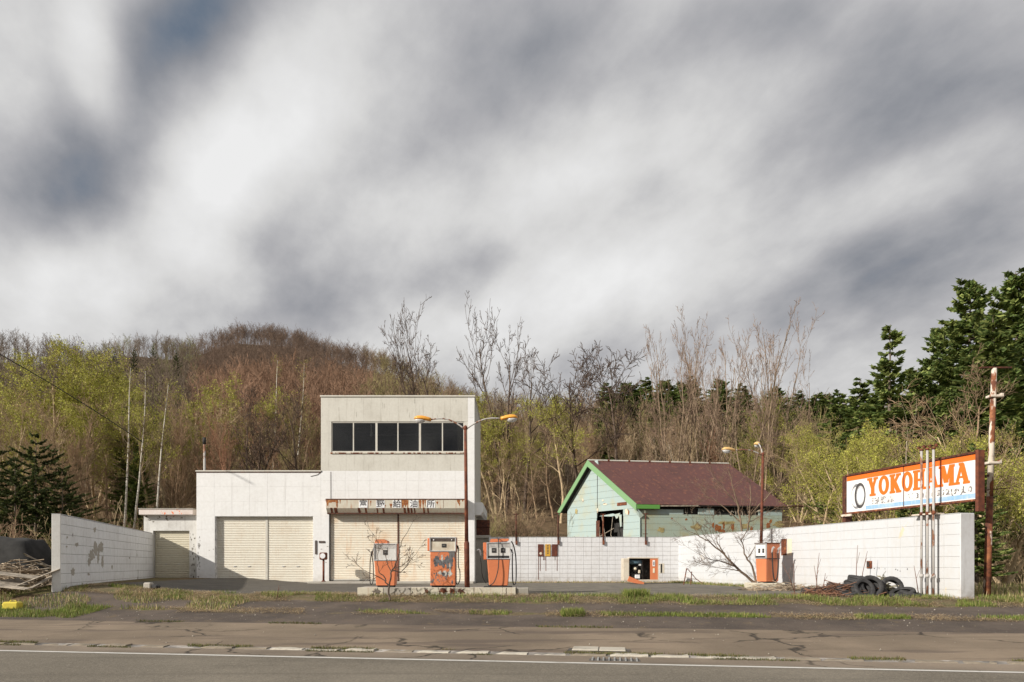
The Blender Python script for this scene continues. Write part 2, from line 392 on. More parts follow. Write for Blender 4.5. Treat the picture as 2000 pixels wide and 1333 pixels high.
M['island'] = painted('cracked_island_paint', (0.54, 0.50, 0.40), (0.20, 0.16, 0.11), 0.45, 2.2, 0.85, streaks=0.45, streak_col=(0.30, 0.12, 0.04), chips=(0.13, 0.11, 0.085), chip_amt=-0.05, chip_scale=3, bump=0.5)
M['kerb'] = painted('kerb_stone', (0.46, 0.42, 0.35), (0.12, 0.10, 0.07), 0.8, 1.8, 0.9, streaks=0, bump=0.8)
M['kerbd'] = painted('stained_kerb_stone', (0.24, 0.20, 0.15), (0.10, 0.08, 0.05), 0.8, 1.8, 0.95, streaks=0, bump=0.8)
M['roofm'] = painted('maroon_sheet_roof', (0.105, 0.037, 0.030), (0.055, 0.022, 0.018), 0.6, 0.8, 0.42, streaks=0, chips=(0.165, 0.062, 0.038), chip_amt=0.05, chip_scale=4.5, bump=0.25)
M['green'] = painted('green_board', (0.19, 0.33, 0.16), (0.10, 0.30, 0.10), 0.4, 2, 0.55, streaks=0.1)
M['aqua'] = painted('aqua_siding', (0.34, 0.435, 0.43), (0.40, 0.38, 0.25), 0.8, 0.9, 0.7, streaks=0.5, streak_col=(0.40, 0.38, 0.24), chips=(0.25, 0.10, 0.04), chip_amt=-0.085, chip_scale=1.4)
M['aqua2'] = painted('stained_siding', (0.34, 0.42, 0.36), (0.36, 0.30, 0.14), 0.9, 0.9, 0.7, streaks=0.4, streak_col=(0.28, 0.22, 0.08), chips=(0.17, 0.07, 0.03), chip_amt=-0.045, chip_scale=1.2)
M['yellow'] = painted('yellow_plastic', (0.62, 0.50, 0.05), (0.3, 0.26, 0.05), 0.3, 5, 0.5, streaks=0.1)
M['yellowsign'] = painted('yellow_plate', (0.55, 0.32, 0.04), (0.3, 0.12, 0.03), 0.5, 6, 0.5, streaks=0.3)
M['maroon'] = rusty('maroon_plate', (0.12, 0.03, 0.015), (0.06, 0.016, 0.01), (0.18, 0.05, 0.02))
M['signwhite'] = painted('sign_white', (0.74, 0.74, 0.74), (0.5, 0.42, 0.33), 0.18, 1.2, 0.45, streaks=0.25, streak_col=(0.42, 0.22, 0.12), bump=0)
M['signorange'] = painted('sign_orange', (0.80, 0.15, 0.012), (0.5, 0.14, 0.03), 0.2, 2, 0.5, streaks=0.12, bump=0)
M['signblue'] = painted('sign_blue', (0.24, 0.42, 0.62), (0.7, 0.73, 0.76), 0.8, 1.6, 0.5, streaks=0.75, streak_col=(0.66, 0.70, 0.74), bump=0)
M['ink'] = plain('faded_ink', (0.06, 0.055, 0.055), 0.7, 0, 0.3)
M['inkfade'] = painted('flaking_ink', (0.10, 0.09, 0.09), (0.66, 0.65, 0.64), 0.2, 3, 0.7, streaks=0, chips=(0.68, 0.67, 0.66), chip_amt=0.13, chip_scale=11, bump=0)
M['kanjiw'] = plain('kanji_paper', (0.72, 0.72, 0.72), 0.6, 0, 0.08)
M['room'] = plain('room_plaster', (0.34, 0.32, 0.28), 0.9, 0, 0.2, 2)
M['tarp'] = plain('grey_tarpaulin', (0.022, 0.021, 0.020), 0.95, 0, 0.4, 3, 0.3)
M['wood'] = plain('bleached_wood', (0.30, 0.255, 0.20), 0.85, 0, 0.4, 6, 0.3)
M['stick'] = plain('dry_sticks', (0.32, 0.25, 0.175), 0.9, 0, 0.5, 3)
M['barkdark'] = plain('dark_bark', (0.085, 0.062, 0.045), 0.95, 0, 0.4, 6)
M['barkshrub'] = plain('shrub_bark', (0.13, 0.095, 0.07), 0.95, 0, 0.35, 9)
M['grey_plate'] = plain('grey_paint_patch', (0.33, 0.34, 0.36), 0.8, 0, 0.15, 3)
M['creampatch'] = plain('cream_patch', (0.62, 0.55, 0.42), 0.8, 0, 0.12, 3)
M['line'] = painted('road_line_paint', (0.60, 0.58, 0.54), (0.2, 0.18, 0.15), 0.4, 4, 0.8, streaks=0, chips=(0.16, 0.14, 0.12), chip_amt=-0.04, chip_scale=16, bump=0.3)


def glass_mat():
    m, nt, b = nodemat('dirty_window_glass'); nt.nodes.remove(b)
    tr = nt.nodes.new('ShaderNodeBsdfTransparent'); tr.inputs[0].default_value = (0.62, 0.62, 0.60, 1)
    gl = nt.nodes.new('ShaderNodeBsdfGlossy'); gl.inputs['Roughness'].default_value = 0.04; gl.inputs[0].default_value = (1, 1, 1, 1)
    fr = nt.nodes.new('ShaderNodeFresnel'); fr.inputs[0].default_value = 1.5
    mx = nt.nodes.new('ShaderNodeMixShader'); nt.links.new(fr.outputs[0], mx.inputs[0]); nt.links.new(tr.outputs[0], mx.inputs[1]); nt.links.new(gl.outputs[0], mx.inputs[2])
    df = nt.nodes.new('ShaderNodeBsdfDiffuse'); df.inputs[0].default_value = (0.25, 0.24, 0.22, 1)
    m2 = nt.nodes.new('ShaderNodeMixShader'); t = NT(nt)
    nt.links.new(t.ramp(t.noise(t.pos(), 1.3, 4), 0.3, 0.8, 0.0, 0.02), m2.inputs[0])
    nt.links.new(mx.outputs[0], m2.inputs[1]); nt.links.new(df.outputs[0], m2.inputs[2]); nt.links.new(m2.outputs[0], nt.nodes['Material Output'].inputs[0])
    return m


def lens_mat():
    m, nt, b = nodemat('lamp_lens'); b.inputs['Base Color'].default_value = (0.75, 0.75, 0.74, 1); b.inputs['Roughness'].default_value = 0.15
    b.inputs['Transmission Weight'].default_value = 0.35; return m


M['glass'] = glass_mat(); M['lens'] = lens_mat()
M['road'] = asphalt('road_asphalt', (0.150, 0.132, 0.105), (0.30, 0.26, 0.20), 0.6, crack=False)
M['shoulder'] = asphalt('road_shoulder', (0.200, 0.160, 0.122), (0.27, 0.23, 0.17), 0.25)
M['pavement'] = asphalt('pavement_asphalt', (0.205, 0.158, 0.114), (0.28, 0.23, 0.16), 0.28, patch=(0.105, 0.080, 0.065))


# ------------------------------------------------------------------ ground
TA = 0.151
PV = [(-80, -.61), (10.65, -.61), (10.8, -.585), (11.2, -.55), (14, -.43), (17.25, -.145), (18.1, 0.0), (22, 0.02), (40, 0.02), (900, 0.02)]
pvx = np.array([a for a, b in PV]); pvz = np.array([b for a, b in PV])
def sm(x, a, b):
    t = np.clip((x - a) / (b - a), 0, 1); return t * t * (3 - 2 * t)
def gz(x, Y):
    v = Y + TA * x
    z = np.interp(v, pvx, pvz)
    return z + 0.22 * (1 - sm(x, -12.5, -8.5)) * sm(v, 15.2, 17.2)
SIL = [(-500, 660), (0, 652), (150, 655), (300, 656), (390, 648), (470, 631), (560, 634), (650, 652), (750, 684), (850, 722), (920, 752), (1000, 772), (1200, 765), (1400, 760), (1600, 775), (1800, 770), (2600, 770)]
sx_ = np.array([(a - 1000) / F for a, b in SIL]); sy_ = np.array([b for a, b in SIL])
def ridgeY(u): return 150 + 60 * np.exp(-((u + 0.35) / 0.22) ** 2)
def terr(x, Y):
    x = np.asarray(x, float); Y = np.asarray(Y, float)
    g = gz(x, Y)
    Yc = np.maximum(Y, 30.0); u = np.clip(x / Yc, -1.2, 1.2)
    yr = ridgeY(u); zr = (HY - np.interp(u, sx_, sy_)) * yr / F + H - 6.8
    t = (Yc - 36.0) / (yr - 36.0)
    hill = np.where(t < 1, zr * np.clip(t, 0, 1) ** 1.2, zr * np.clip(1 - (t - 1) * 0.7, -0.2, 1))
    n = 1.6 * np.sin(x * 0.11 + Y * 0.05) * np.sin(Y * 0.13 + 1.3) * np.clip((Y - 45) / 40, 0, 1)
    return g + np.where(Y > 36, hill + n, 0)


def sheet(name, fn, xs, ys, mat, label=None, vspace=True, dz=0.0, kind='structure', parent=None):
    X, V = np.meshgrid(xs, ys); Yw = V - TA * X if vspace else V
    Z = fn(X, Yw) + dz
    P = np.stack([X, Yw, Z], -1).reshape(-1, 3); nx, ny = len(xs), len(ys)
    i, j = np.meshgrid(np.arange(nx - 1), np.arange(ny - 1)); a = (j * nx + i).ravel()
    Q = np.stack([a, a + 1, a + nx + 1, a + nx], 1)
    o = link(name, np_mesh(name, P, Q, mat, smooth=True), parent); tag(o, label, None, None, kind); return o


def soil_mat():
    m, nt, b = nodemat('leaf_litter_ground'); t = NT(nt); p = t.pos()
    c = t.mix(t.ramp(t.noise(p, 1.2, 7, 0.7), 0.35, 0.65), (0.17, 0.115, 0.068), (0.10, 0.068, 0.042))
    c = t.mix(t.ramp(t.noise(p, 9, 6, 0.7), 0.5, 0.65), c, (0.20, 0.15, 0.085))
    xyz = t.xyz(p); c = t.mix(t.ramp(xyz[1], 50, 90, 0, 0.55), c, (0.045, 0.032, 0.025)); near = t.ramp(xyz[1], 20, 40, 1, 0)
    g = t.math('MULTIPLY', near, t.ramp(t.noise(p, 0.7, 5, 0.6), 0.42, 0.6))
    c = t.mix(g, c, t.mix(t.ramp(t.noise(p, 14, 4), 0.4, 0.6), (0.09, 0.12, 0.028), (0.17, 0.15, 0.06)))
    nt.links.new(c, b.inputs['Base Color']); b.inputs['Roughness'].default_value = 0.95; b.inputs['Specular IOR Level'].default_value = 0.1
    t.bump(b, t.noise(p, 12, 6, 0.7), 0.8, 0.05); return m


def court_mat():
    """forecourt asphalt: darker near the pavement, a soil-filled strip, greyer slab beyond"""
    m, nt, b = nodemat('forecourt_asphalt'); t = NT(nt); p = t.pos(); x, y, z = t.xyz(p)
    v = t.math('ADD', y, t.math('MULTIPLY', x, TA))
    vn = t.math('ADD', v, t.math('MULTIPLY', t.math('SUBTRACT', t.noise(p, 0.8, 6, 0.65), 0.5), 1.5))
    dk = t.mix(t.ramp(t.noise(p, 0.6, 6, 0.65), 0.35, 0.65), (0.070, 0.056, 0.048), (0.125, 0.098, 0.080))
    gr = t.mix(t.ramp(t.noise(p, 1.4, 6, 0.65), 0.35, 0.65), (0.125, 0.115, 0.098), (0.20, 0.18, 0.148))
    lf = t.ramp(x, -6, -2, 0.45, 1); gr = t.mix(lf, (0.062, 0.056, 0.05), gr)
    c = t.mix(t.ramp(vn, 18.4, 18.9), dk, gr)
    so = t.mix(t.ramp(t.noise(p, 16, 5, 0.7), 0.4, 0.6), (0.10, 0.072, 0.043), (0.19, 0.145, 0.08))
    so = t.mix(t.ramp(t.noise(p, 5, 4), 0.45, 0.65, 0, 0.7), so, (0.085, 0.10, 0.028))
    band = t.math('MULTIPLY', t.ramp(vn, 17.25, 17.45), t.ramp(vn, 18.55, 18.85, 1, 0)); c = t.mix(band, c, so)
    b2 = t.math('MULTIPLY', t.math('MULTIPLY', t.ramp(vn, 15.35, 15.55), t.ramp(vn, 15.75, 15.95, 1, 0)), t.ramp(t.noise(p, 0.5, 3), 0.42, 0.56)); c = t.mix(b2, c, so)
    c = t.mix(t.ramp(t.voro(p, 5.5), 0.035, 0.075, 1, 0), c, (0.40, 0.36, 0.30))
    c = t.mix(t.ramp(t.noise(p, 45, 3, 0.7), 0.5, 0.68, 0, 0.5), c, (0.17, 0.145, 0.11))
    c = t.mix(t.ramp(t.noise(p, 2.6, 7, 0.75), 0.57, 0.64, 0, 0.5), c, (0.17, 0.125, 0.07))
    nt.links.new(c, b.inputs['Base Color']); b.inputs['Roughness'].default_value = 0.92; b.inputs['Specular IOR Level'].default_value = 0.2
    t.bump(b, t.math('ADD', t.noise(p, 50, 5, 0.7), t.noise(p, 4, 5)), 0.7, 0.02); return m


M['soil'] = soil_mat(); M['court'] = court_mat()
ys = np.concatenate([np.arange(-120, -10, 10), np.arange(-10, 40, 0.8), np.arange(40, 300, 4), np.arange(300, 1300, 40)])
xs = np.concatenate([np.arange(-900, -100, 25), np.arange(-100, -30, 4), np.arange(-30, 30, 0.8), np.arange(30, 100, 4), np.arange(100, 925, 25)])
def ground_fn(x, Y): return terr(x, Y) - 0.09 * (1 - sm(Y + TA * x, 36, 40)) * (1 - sm(np.abs(x), 11.5, 13.5) * sm(Y + TA * x, 14.5, 16))
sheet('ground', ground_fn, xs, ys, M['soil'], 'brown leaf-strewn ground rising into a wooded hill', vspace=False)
sheet('road', gz, np.linspace(-60, 60, 61), np.linspace(-5, 10.33, 12), M['road'], 'grey asphalt road along the bottom of the picture')
sheet('lane_marking', gz, np.linspace(-60, 60, 61), np.array([10.13, 10.24]), M['line'], 'thin worn white edge line of the road', dz=0.004)
sheet('road_shoulder', gz, np.linspace(-60, 60, 61), np.array([10.33, 10.5, 10.65, 10.8]), M['shoulder'], 'brown asphalt shoulder between white line and kerb')
sheet('pavement', gz, np.linspace(-60, 60, 121), np.array([11.0, 11.2, 12, 13, 14.0]), M['pavement'], 'brown patched asphalt pavement behind the kerb')
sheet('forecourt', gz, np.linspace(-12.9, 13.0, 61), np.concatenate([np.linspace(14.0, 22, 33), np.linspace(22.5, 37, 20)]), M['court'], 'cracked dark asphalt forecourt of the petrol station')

# kerb: mortar bed with single stones
kerb = sheet('kerb', gz, np.linspace(-60, 60, 121), np.array([10.8, 11.0]), M['mortarB'], 'low broken concrete kerb between road and pavement', dz=0.0)
kx = -11.5; ksh = []
for i in range(4):
    mb = MB(); L = 0.6; b_ = 0.018; q = random.Random(i)
    rings = []
    for t in np.linspace(0, L - 0.02, 7):
        j = lambda s: q.uniform(-s, s)
        zt = 0.022 + j(0.008) - (0.02 if t in (0.0,) else 0)
        rings.append([(t, 0.0 + j(.012), -0.1), (t, 0.0 + j(.012), zt - b_), (t, b_ + j(.008), zt), (t, 0.17 + j(.01), zt + j(.005)), (t, 0.19, zt - b_), (t, 0.19, -0.1)])
    mb.loft(rings); ksh.append((mb.mesh('kerb_stone', M['kerb']), mb.mesh('kerb_stone', M['kerbd'])))
while kx < 10.5:
    Yk = 10.81 - TA * kx
    pxx = 1000 + kx / Yk * F
    if not (1235 < pxx < 1262) and not (rnd.random() < 0.28 and (pxx < 520 or pxx > 1450)):
        o = link('kerb_stone', rnd.choice(ksh)[0 if 500 < pxx < 1460 and rnd.random() < .85 else 1], kerb, (kx, Yk, float(gz(kx, Yk)) + rnd.uniform(-0.02, 0.008)), (rnd.uniform(-.03, .03), rnd.uniform(-.01, .01), -math.atan(TA) + rnd.uniform(-.02, .02)))
        o.scale = (rnd.choice((1, 1, 0.97, 0.8)), 1, 1)
    kx += 0.62
# drain cover slabs and gutter grate
def vloc(px, py, v):
    # point on line v=const seen at column px
    u = (px - 1000) / F; Y = v / (1 + TA * u); return u * Y, Y
dx, dY = vloc(1170, 0, 11.35)
dc = thing('drain_cover', 'two pale concrete drain cover slabs set in the brown pavement behind the kerb', 'drain cover', (dx, dY, float(gz(dx, dY)) + 0.003), -math.atan(TA))
for k in range(2):
    MB().bbox(-0.43 + k * 0.435, -0.005 + k * 0.435, -0.22, 0.22, -0.08, 0.018 - 0.004 * k, 0.012).build('cover_slab', M['kerb'], dc)
MB().box(-0.5, 0.5, -0.25, 0.25, -0.1, 0.001).build('cover_frame', M['mortar'], dc)
gx, gY = vloc(1200, 0, 10.62)
gr_ = thing('gutter_grate', 'dark steel gutter grate with slanted bars beside the road line', 'grate', (gx, gY, float(gz(gx, gY)) + 0.003), -math.atan(TA))
MB().box(-0.38, 0.38, -0.17, 0.15, -0.02, 0.003).build('grate_bed', plain('grate_shadow', (0.10, 0.09, 0.08), 0.9), gr_)
mbar = MB(); mbar.box(-0.012, 0.012, -0.16, 0.14, 0, 0.014); barm = mbar.mesh('grate_bar', plain('grate_steel', (0.36, 0.36, 0.35), 0.5, 0.5))
for k in range(9): link('grate_bar', barm, gr_, (-0.33 + k * 0.083, 0, 0.003))


# ------------------------------------------------------------------ tile field
_tilecache = {}
def tile_mesh(w, h, d, mat, name, bev=0.006):
    key = (round(w, 3), round(h, 3), mat.name, name)
    if key not in _tilecache:
        mb = MB(); b_ = bev
        mb.loft([[(0, 0, 0), (w, 0, 0), (w, 0, h), (0, 0, h)], [(0, -d + b_, 0), (w, -d + b_, 0), (w, -d + b_, h), (0, -d + b_, h)], [(b_, -d, b_), (w - b_, -d, b_), (w - b_, -d, h - b_), (b_, -d, h - b_)]], True)
        _tilecache[key] = mb.mesh(name, mat)
    return _tilecache[key]


def tiles(parent, name, rects, w, h, d, joint, mat, q, y=0.0, bond=False, jit=0.002, lim=300, count=None):
    for (x0, x1, z0, z1) in rects:
        nx = max(1, round((x1 - x0) / w)); nz = max(1, round((z1 - z0) / h)); tw = (x1 - x0) / nx; th = (z1 - z0) / nz
        me = tile_mesh(tw - joint, th - joint, d, mat, name)
        for j in range(nz):
            for i in range(nx):
                link(name, me, parent, (x0 + i * tw + joint / 2, y + q.uniform(-jit, jit), z0 + j * th + joint / 2))


# ------------------------------------------------------------------ station building
YB = 30.3
bx = lambda p: px2(p, YB)
bz = lambda p: pz(p, YB)
bld = thing('petrol_station_building', 'white two-storey petrol station building with cream upper floor and closed shutters', 'building', (bx(384), YB, 0))
ox = bx(384)
X = lambda p: bx(p) - ox
xW, xT, xR = X(384), X(627), X(927)
zW, zT = bz(922), bz(776)
gx0, gx1, gzt = X(420), X(612), bz(1009)
sx0, sx1, szt = X(643), X(908), bz(1003)
wx0, wx1, wz0, wz1 = X(647), X(907), bz(884), bz(824)
zC = bz(920); DEP = 5.5
core = MB()
def wallrect(mb, x0, x1, z0, z1, t=0.22): mb.box(x0, x1, 0, t, z0, z1)
wallrect(core, xW, gx0, -0.2, zW); wallrect(core, gx0, gx1, gzt, zW); wallrect(core, gx1, sx0, -0.2, zW)
wallrect(core, sx0, sx1, szt, zW - 0.002); wallrect(core, sx1, xR, -0.2, zW - 0.002)
core.build('wall', M['joint'], bld)
up = MB(); zz = zW - 0.001
wallrect(up, xT, xR, zz, wz0); wallrect(up, xT, wx0, wz0, wz1); wallrect(up, wx1, xR, wz0, wz1); wallrect(up, xT, xR, wz1, zT)
up.build('wall', M['cream'], bld)
side = MB()
side.box(xW, xW + 0.2, 0.22, DEP, -0.2, zW); side.box(xR - 0.2, xR, 0.22, DEP, -0.2, zT); side.box(xT, xT + 0.2, 0.22, DEP, 3.6, zT)
side.box(xW, xR, DEP, DEP + 0.2, -0.2, zW); side.box(xT, xR, DEP, DEP + 0.2, zW, zT)
side.box(xT + 0.2, xR - 0.2, 0.22, DEP, 4.9, 5.05); side.box(xW + 0.2, xT + 0.2, 0.22, DEP, zW - 0.35, zW - 0.2)
side.build('wall', M['cream'], bld)
MB().box(xT + 0.2, xR - 0.2, 0.22, DEP, zT - 0.45, zT - 0.3).build('roof', M['concrete'], bld)
q = random.Random(3)
tl = lambda rects, w, h, m, y=0.0: tiles(bld, 'wall_panel', rects, w, h, 0.005, 0.0028, m, q, y, jit=0.0003)
tl([(xW, gx0, 0.0, gzt)], 0.82, 0.62, M['panel'])
tl([(xW, xT, gzt, zW)], 0.80, 0.65, M['panel'])
tl([(gx1, sx0, 0.1, gzt)], 0.70, 0.6, M['panel'])
tl([(xT, xR - 0.3, bz(978), zC)], 0.55, 0.44, M['panel'])
tl([(xR - 0.3, xR, 0.0, zT)], 0.3, 0.9, M['panel'])
tl([(xT, xT + 0.36, zC, zT)], 0.36, 0.9, M['cream'])
tl([(xT, sx0, gzt, bz(978))], 0.5, 0.56, M['panel'])
tl([(xT + 0.36, xR - 0.3, wz1 + 0.0, zT)], 0.75, zT - wz1, M['cream'])
tl([(xT + 0.36, xR - 0.3, zC, wz0)], 0.75, wz0 - zC, M['cream'])
# side panels on the right flank are plain; coping
MB().bbox(xW - 0.03, xT + 0.02, -0.05, DEP, zW, zW + 0.06, 0.01).build('coping', M['metalw'], bld)
MB().bbox(xT - 0.03, xR + 0.03, -0.05, DEP + .2, zT, zT + 0.07, 0.01).build('coping', M['metalw'], bld)
MB().bbox(xW - 0.01, xT, -0.03, 0.0, zW - 0.035, zW - 0.002, 0.004).build('coping_drip', M['rustdark'], bld)
MB().ellipsoid((X(893), 1.4, zT + 0.28), 0.20, 0.2, 0.06, 12, 4).tube([(X(893), 1.4, zT), (X(893), 1.4, zT + 0.25)], 0.07, 8).build('roof_vent', M['dark'], bld)
# shutters
def shutter(parent, x0, x1, z0, z1, y, mat, pitch=0.075, label=None):
    mb = MB(); n = int((z1 - z0) / pitch); ph = (z1 - z0) / n; prof = []
    for i in range(n):
        z = z0 + i * ph
        prof += [(y, z), (y - 0.014, z + ph * 0.18), (y - 0.020, z + ph * 0.5), (y - 0.012, z + ph * 0.82), (y + 0.004, z + ph * 0.93)]
    prof.append((y, z1)); k = len(prof)
    vs = [(x0, a, b) for a, b in prof] + [(x1, a, b) for a, b in prof]
    mb.add(vs, [(i, i + 1, i + 1 + k, i + k) for i in range(k - 1)])
    mb.box(x0, x1, y + 0.02, y + 0.03, z0, z1)
    s = mb.build('roller_shutter', mat, parent)
    if label: s['label'] = label
    MB().box(x0, x1, y - 0.026, y + 0.015, z0 - 0.06, z0 - 0.001).build('bottom_rail', M['metalw'], s)
    return s
gm = X(518)
s1 = shutter(bld, gx0 + 0.02, gm - 0.05, 0.06, gzt, 0.215, M['shutter'], label='left garage shutter with two small handles')
s2 = shutter(bld, gm + 0.05, gx1 - 0.02, 0.06, gzt, 0.215, M['shutter'], label='right garage shutter beside the white pier')
for s, xc in ((s1, (gx0 + gm) / 2), (s2, (gx1 + gm) / 2)):
    for dx_ in (-0.32, 0.32):
        MB().bbox(xc + dx_ - 0.06, xc + dx_ + 0.06, 0.175, 0.195, 0.74, 0.78, 0.005).build('handle', M['chrome'], s)
MB().box(gm - 0.05, gm + 0.05, 0.17, 0.24, 0, gzt).build('shutter_post', M['metalw'], bld)
for xx in (gx0, gx1 - 0.02): MB().box(xx, xx + 0.02, 0.02, 0.22, 0, gzt).build('door_jamb', M['joint'], bld)
sm_ = X(777)
shutter(bld, sx0 + 0.02, sm_ - 0.03, 0.19, szt, 0.12, M['shutterS'], 0.075, 'rust-streaked left shop shutter')
shutter(bld, sm_ + 0.03, sx1 - 0.02, 0.07, szt, 0.12, M['shutterS'], 0.075, 'rust-streaked right shop shutter behind the pumps')
MB().box(sm_ - 0.03, sm_ + 0.03, 0.08, 0.15, 0, szt).build('shutter_post', M['rustdark'], bld)
MB().box(sx0, sx0 + 0.03, 0.0, 0.2, 0.1, szt).build('door_jamb', M['dark'], bld)
MB().box(sx0, sx1, 0.13, 0.2, -0.05, szt).build('door_backing', M['dark'], bld)
MB().box(gx0, gx1, 0.26, 0.3, -0.05, gzt).build('door_backing', M['dark'], bld)
# raised step in front of the shop
MB().bbox(X(612), xR + 0.0, -0.9, -0.003, -0.1, 0.10, 0.015).build('door_step', M['concrete'], bld)
# window band
win = MB(); fy0, fy1 = 0.03, 0.10
win.box(wx0, wx1, fy0, fy1, wz0, wz0 + 0.06).box(wx0, wx1, fy0, fy1, wz1 - 0.05, wz1).box(wx0, wx0 + 0.05, fy0, fy1, wz0 + 0.06, wz1 - 0.05).box(wx1 - 0.05, wx1, fy0, fy1, wz0 + 0.06, wz1 - 0.05)
wobj = win.build('window', M['metalw'], bld)
cols = [wx0 + 0.05] + [X(p) for p in (690, 735, 777, 820, 864)] + [wx1 - 0.05]
for i, cx in enumerate(cols[1:-1]): MB().box(cx - (0.045 if i in (1, 3) else 0.025), cx + (0.045 if i in (1, 3) else 0.025), fy0 + 0.003, fy1 - 0.003, wz0 + 0.06, wz1 - 0.05).build('window_mullion', M['metalw'], wobj)
for a, b_ in zip(cols[:-1], cols[1:]): MB().box(a + 0.01, b_ - 0.01, 0.06, 0.064, wz0 + 0.06, wz1 - 0.05).build('pane', M['glass'], wobj)
MB().bbox(wx0 - 0.03, wx1 + 0.03, -0.05, 0.03, wz0 - 0.07, wz0 - 0.01, 0.01).build('window_sill', rusty('sill_rust', paint=(0.5, 0.46, 0.38), pamt=0.5), wobj)
# room behind the window
rm = MB(); rm.box(xT + 0.21, xR - 0.21, 4.2, 4.25, 5.06, zT - 0.46); rm.box(xT + 0.21, xR - 0.21, 0.23, 4.2, 7.33, 7.36)
rm.build('room_wall', M['room'], bld)
MB().bbox(wx0 + 0.1, wx0 + 0.45, 0.35, 0.7, 5.5, wz0 + 0.14, 0.01).build('box_on_sill', M['kanjiw'], bld)
rf = MB()
for k in range(12): rf.box(X(712) + k * 0.165, X(712) + 0.12 + k * 0.165, 0.5, 0.55, 5.5, wz0 + 0.14)
rf.build('blind_rail', M['metalw'], bld)
for xx in (X(712), X(752), X(790)): MB().box(xx, xx + 0.9, 2.0, 2.06, 6.95, 7.0).build('light_tube', M['kanjiw'], bld)
MB().prism([(X(723), wz1 - 0.1), (X(726), wz1 - 0.12), (X(725), wz1 - 0.35), (X(727), wz1 - 0.5), (X(725.5), wz1 - 0.66), (X(721.5), wz1 - 0.6), (X(723.5), wz1 - 0.4)], 0.066, 0.075).build('torn_paper', M['kanjiw'], bld)
# signboard over the shop
by0 = -0.42
poly = [(-0.003, bz(978)), (by0, bz(978)), (by0, bz(994.5)), (by0 + 0.16, bz(1003)), (-0.003, bz(1003))]
sb = MB().prismx(poly, X(642), X(912)).build('signboard', M['signbox'], bld)
MB().box(X(641), X(913), by0 - 0.02, 0, bz(978) + 0.001, bz(976.4)).build('sign_flashing', M['rustdark'], sb)
MB().box(X(642), X(912), by0 + 0.14, 0.02, bz(1003) - 0.05, bz(1003) - 0.002).build('sign_soffit', M['rustdark'], sb)
for p in (664, 723, 788, 868): MB().box(X(p) - 0.006, X(p) + 0.006, by0 - 0.004, by0, bz(994), bz(979)).build('sign_seam', M['rust'], sb)
for p, w in ((705, .05), (718, .04), (740, .03), (752, .04), (793, .05), (800, .05), (806, .04), (812, .03), (830, .04), (838, .03), (660, .07), (652, .05)):
    a = q.uniform(0.2, 1.0); MB().prismx([(by0 - 0.003, bz(994.5)), (by0 + 0.157, bz(1003)), (by0 + 0.155, bz(1003) + .01), (by0 - 0.001, bz(994.5) + 0.02)], X(p) - w, X(p) + w).build('rust_run', M['rust'], sb)


qr = random.Random(31)
for (p, w, t0r, t1r) in ((645, .05, 978.5, 990), (650, .16, 978.5, 984), (657, .10, 978.5, 983), (663, .035, 978.5, 993), (669, .02, 978.5, 986), (728, .015, 980, 990), (755, .03, 988, 994), (767, .04, 986, 994), (790, .05, 978.5, 994), (795, .05, 978.5, 992), (799, .03, 979, 994), (823, .04, 978.5, 994), (829, .03, 978.5, 994), (833, .02, 978.5, 992), (856, .03, 982, 987), (897, .05, 978.5, 986), (899, .025, 984, 990), (905, .03, 978.5, 982)):
    n = 9; top_, bot_ = bz(t0r), bz(t1r); L_ = []; R_ = []
    for k in range(n):
        t = k / (n - 1); ww = w * 1.7 * (1 - .75 * t ** 1.5) * qr.uniform(.6, 1.2); zz_ = top_ + (bot_ - top_) * t; L_.append((X(p) - ww, zz_)); R_.append((X(p) + ww, zz_))
    MB().prism(L_ + R_[::-1], by0 - 0.0018 - qr.random() * .001, by0 - 0.0003).build('rust_patch', M['rustor'], sb)


def text_obj(name, body, size, mat, parent, loc, rz=0.0, depth=0.002, sx=1.0, bold=0.0, align='CENTER'):
    cu = bpy.data.curves.new(name, 'FONT'); cu.body = body; cu.size = size; cu.extrude = depth; cu.align_x = align; cu.align_y = 'CENTER'; cu.offset = bold
    cu.resolution_u = 3
    o = bpy.data.objects.new(name, cu); COL.objects.link(o); dg = bpy.context.evaluated_depsgraph_get()
    me = bpy.data.meshes.new_from_object(o.evaluated_get(dg)); bpy.data.objects.remove(o); bpy.data.curves.remove(cu)
    me.materials.clear(); me.materials.append(mat); me.name = name
    o = link(name, me, parent, loc, (math.pi / 2, 0, rz)); o.scale = (sx, 1, 1); return o


for ch, p in zip('富野給油所', (713.5, 746.5, 778.5, 811, 843.5)):
    pl = MB().box(X(p) - 0.19, X(p) + 0.19, by0 - 0.010, by0 - 0.001, bz(994), bz(979.5)).build('sign_plate', M['kanjiw'], sb)
    text_obj('lettering', ch, 0.36, M['ink'], pl, (X(p), by0 - 0.013, bz(987)), bold=0.004)
    if ch == '富': MB().box(X(p) - 0.12, X(p) + 0.19, by0 - 0.019, by0 - 0.0165, bz(993.5), bz(989.5)).build('peeled_patch', M['kanjiw'], pl)
# side box on the right flank
MB().prism([(xR + 0.002, bz(980)), (xR + 0.30, bz(980)), (xR + 0.36, bz(982)), (xR + 0.36, bz(998)), (xR + 0.26, bz(1005)), (xR + 0.002, bz(1005))], 0.35, 5.5).build('shutter_box', M['panel'], bld)
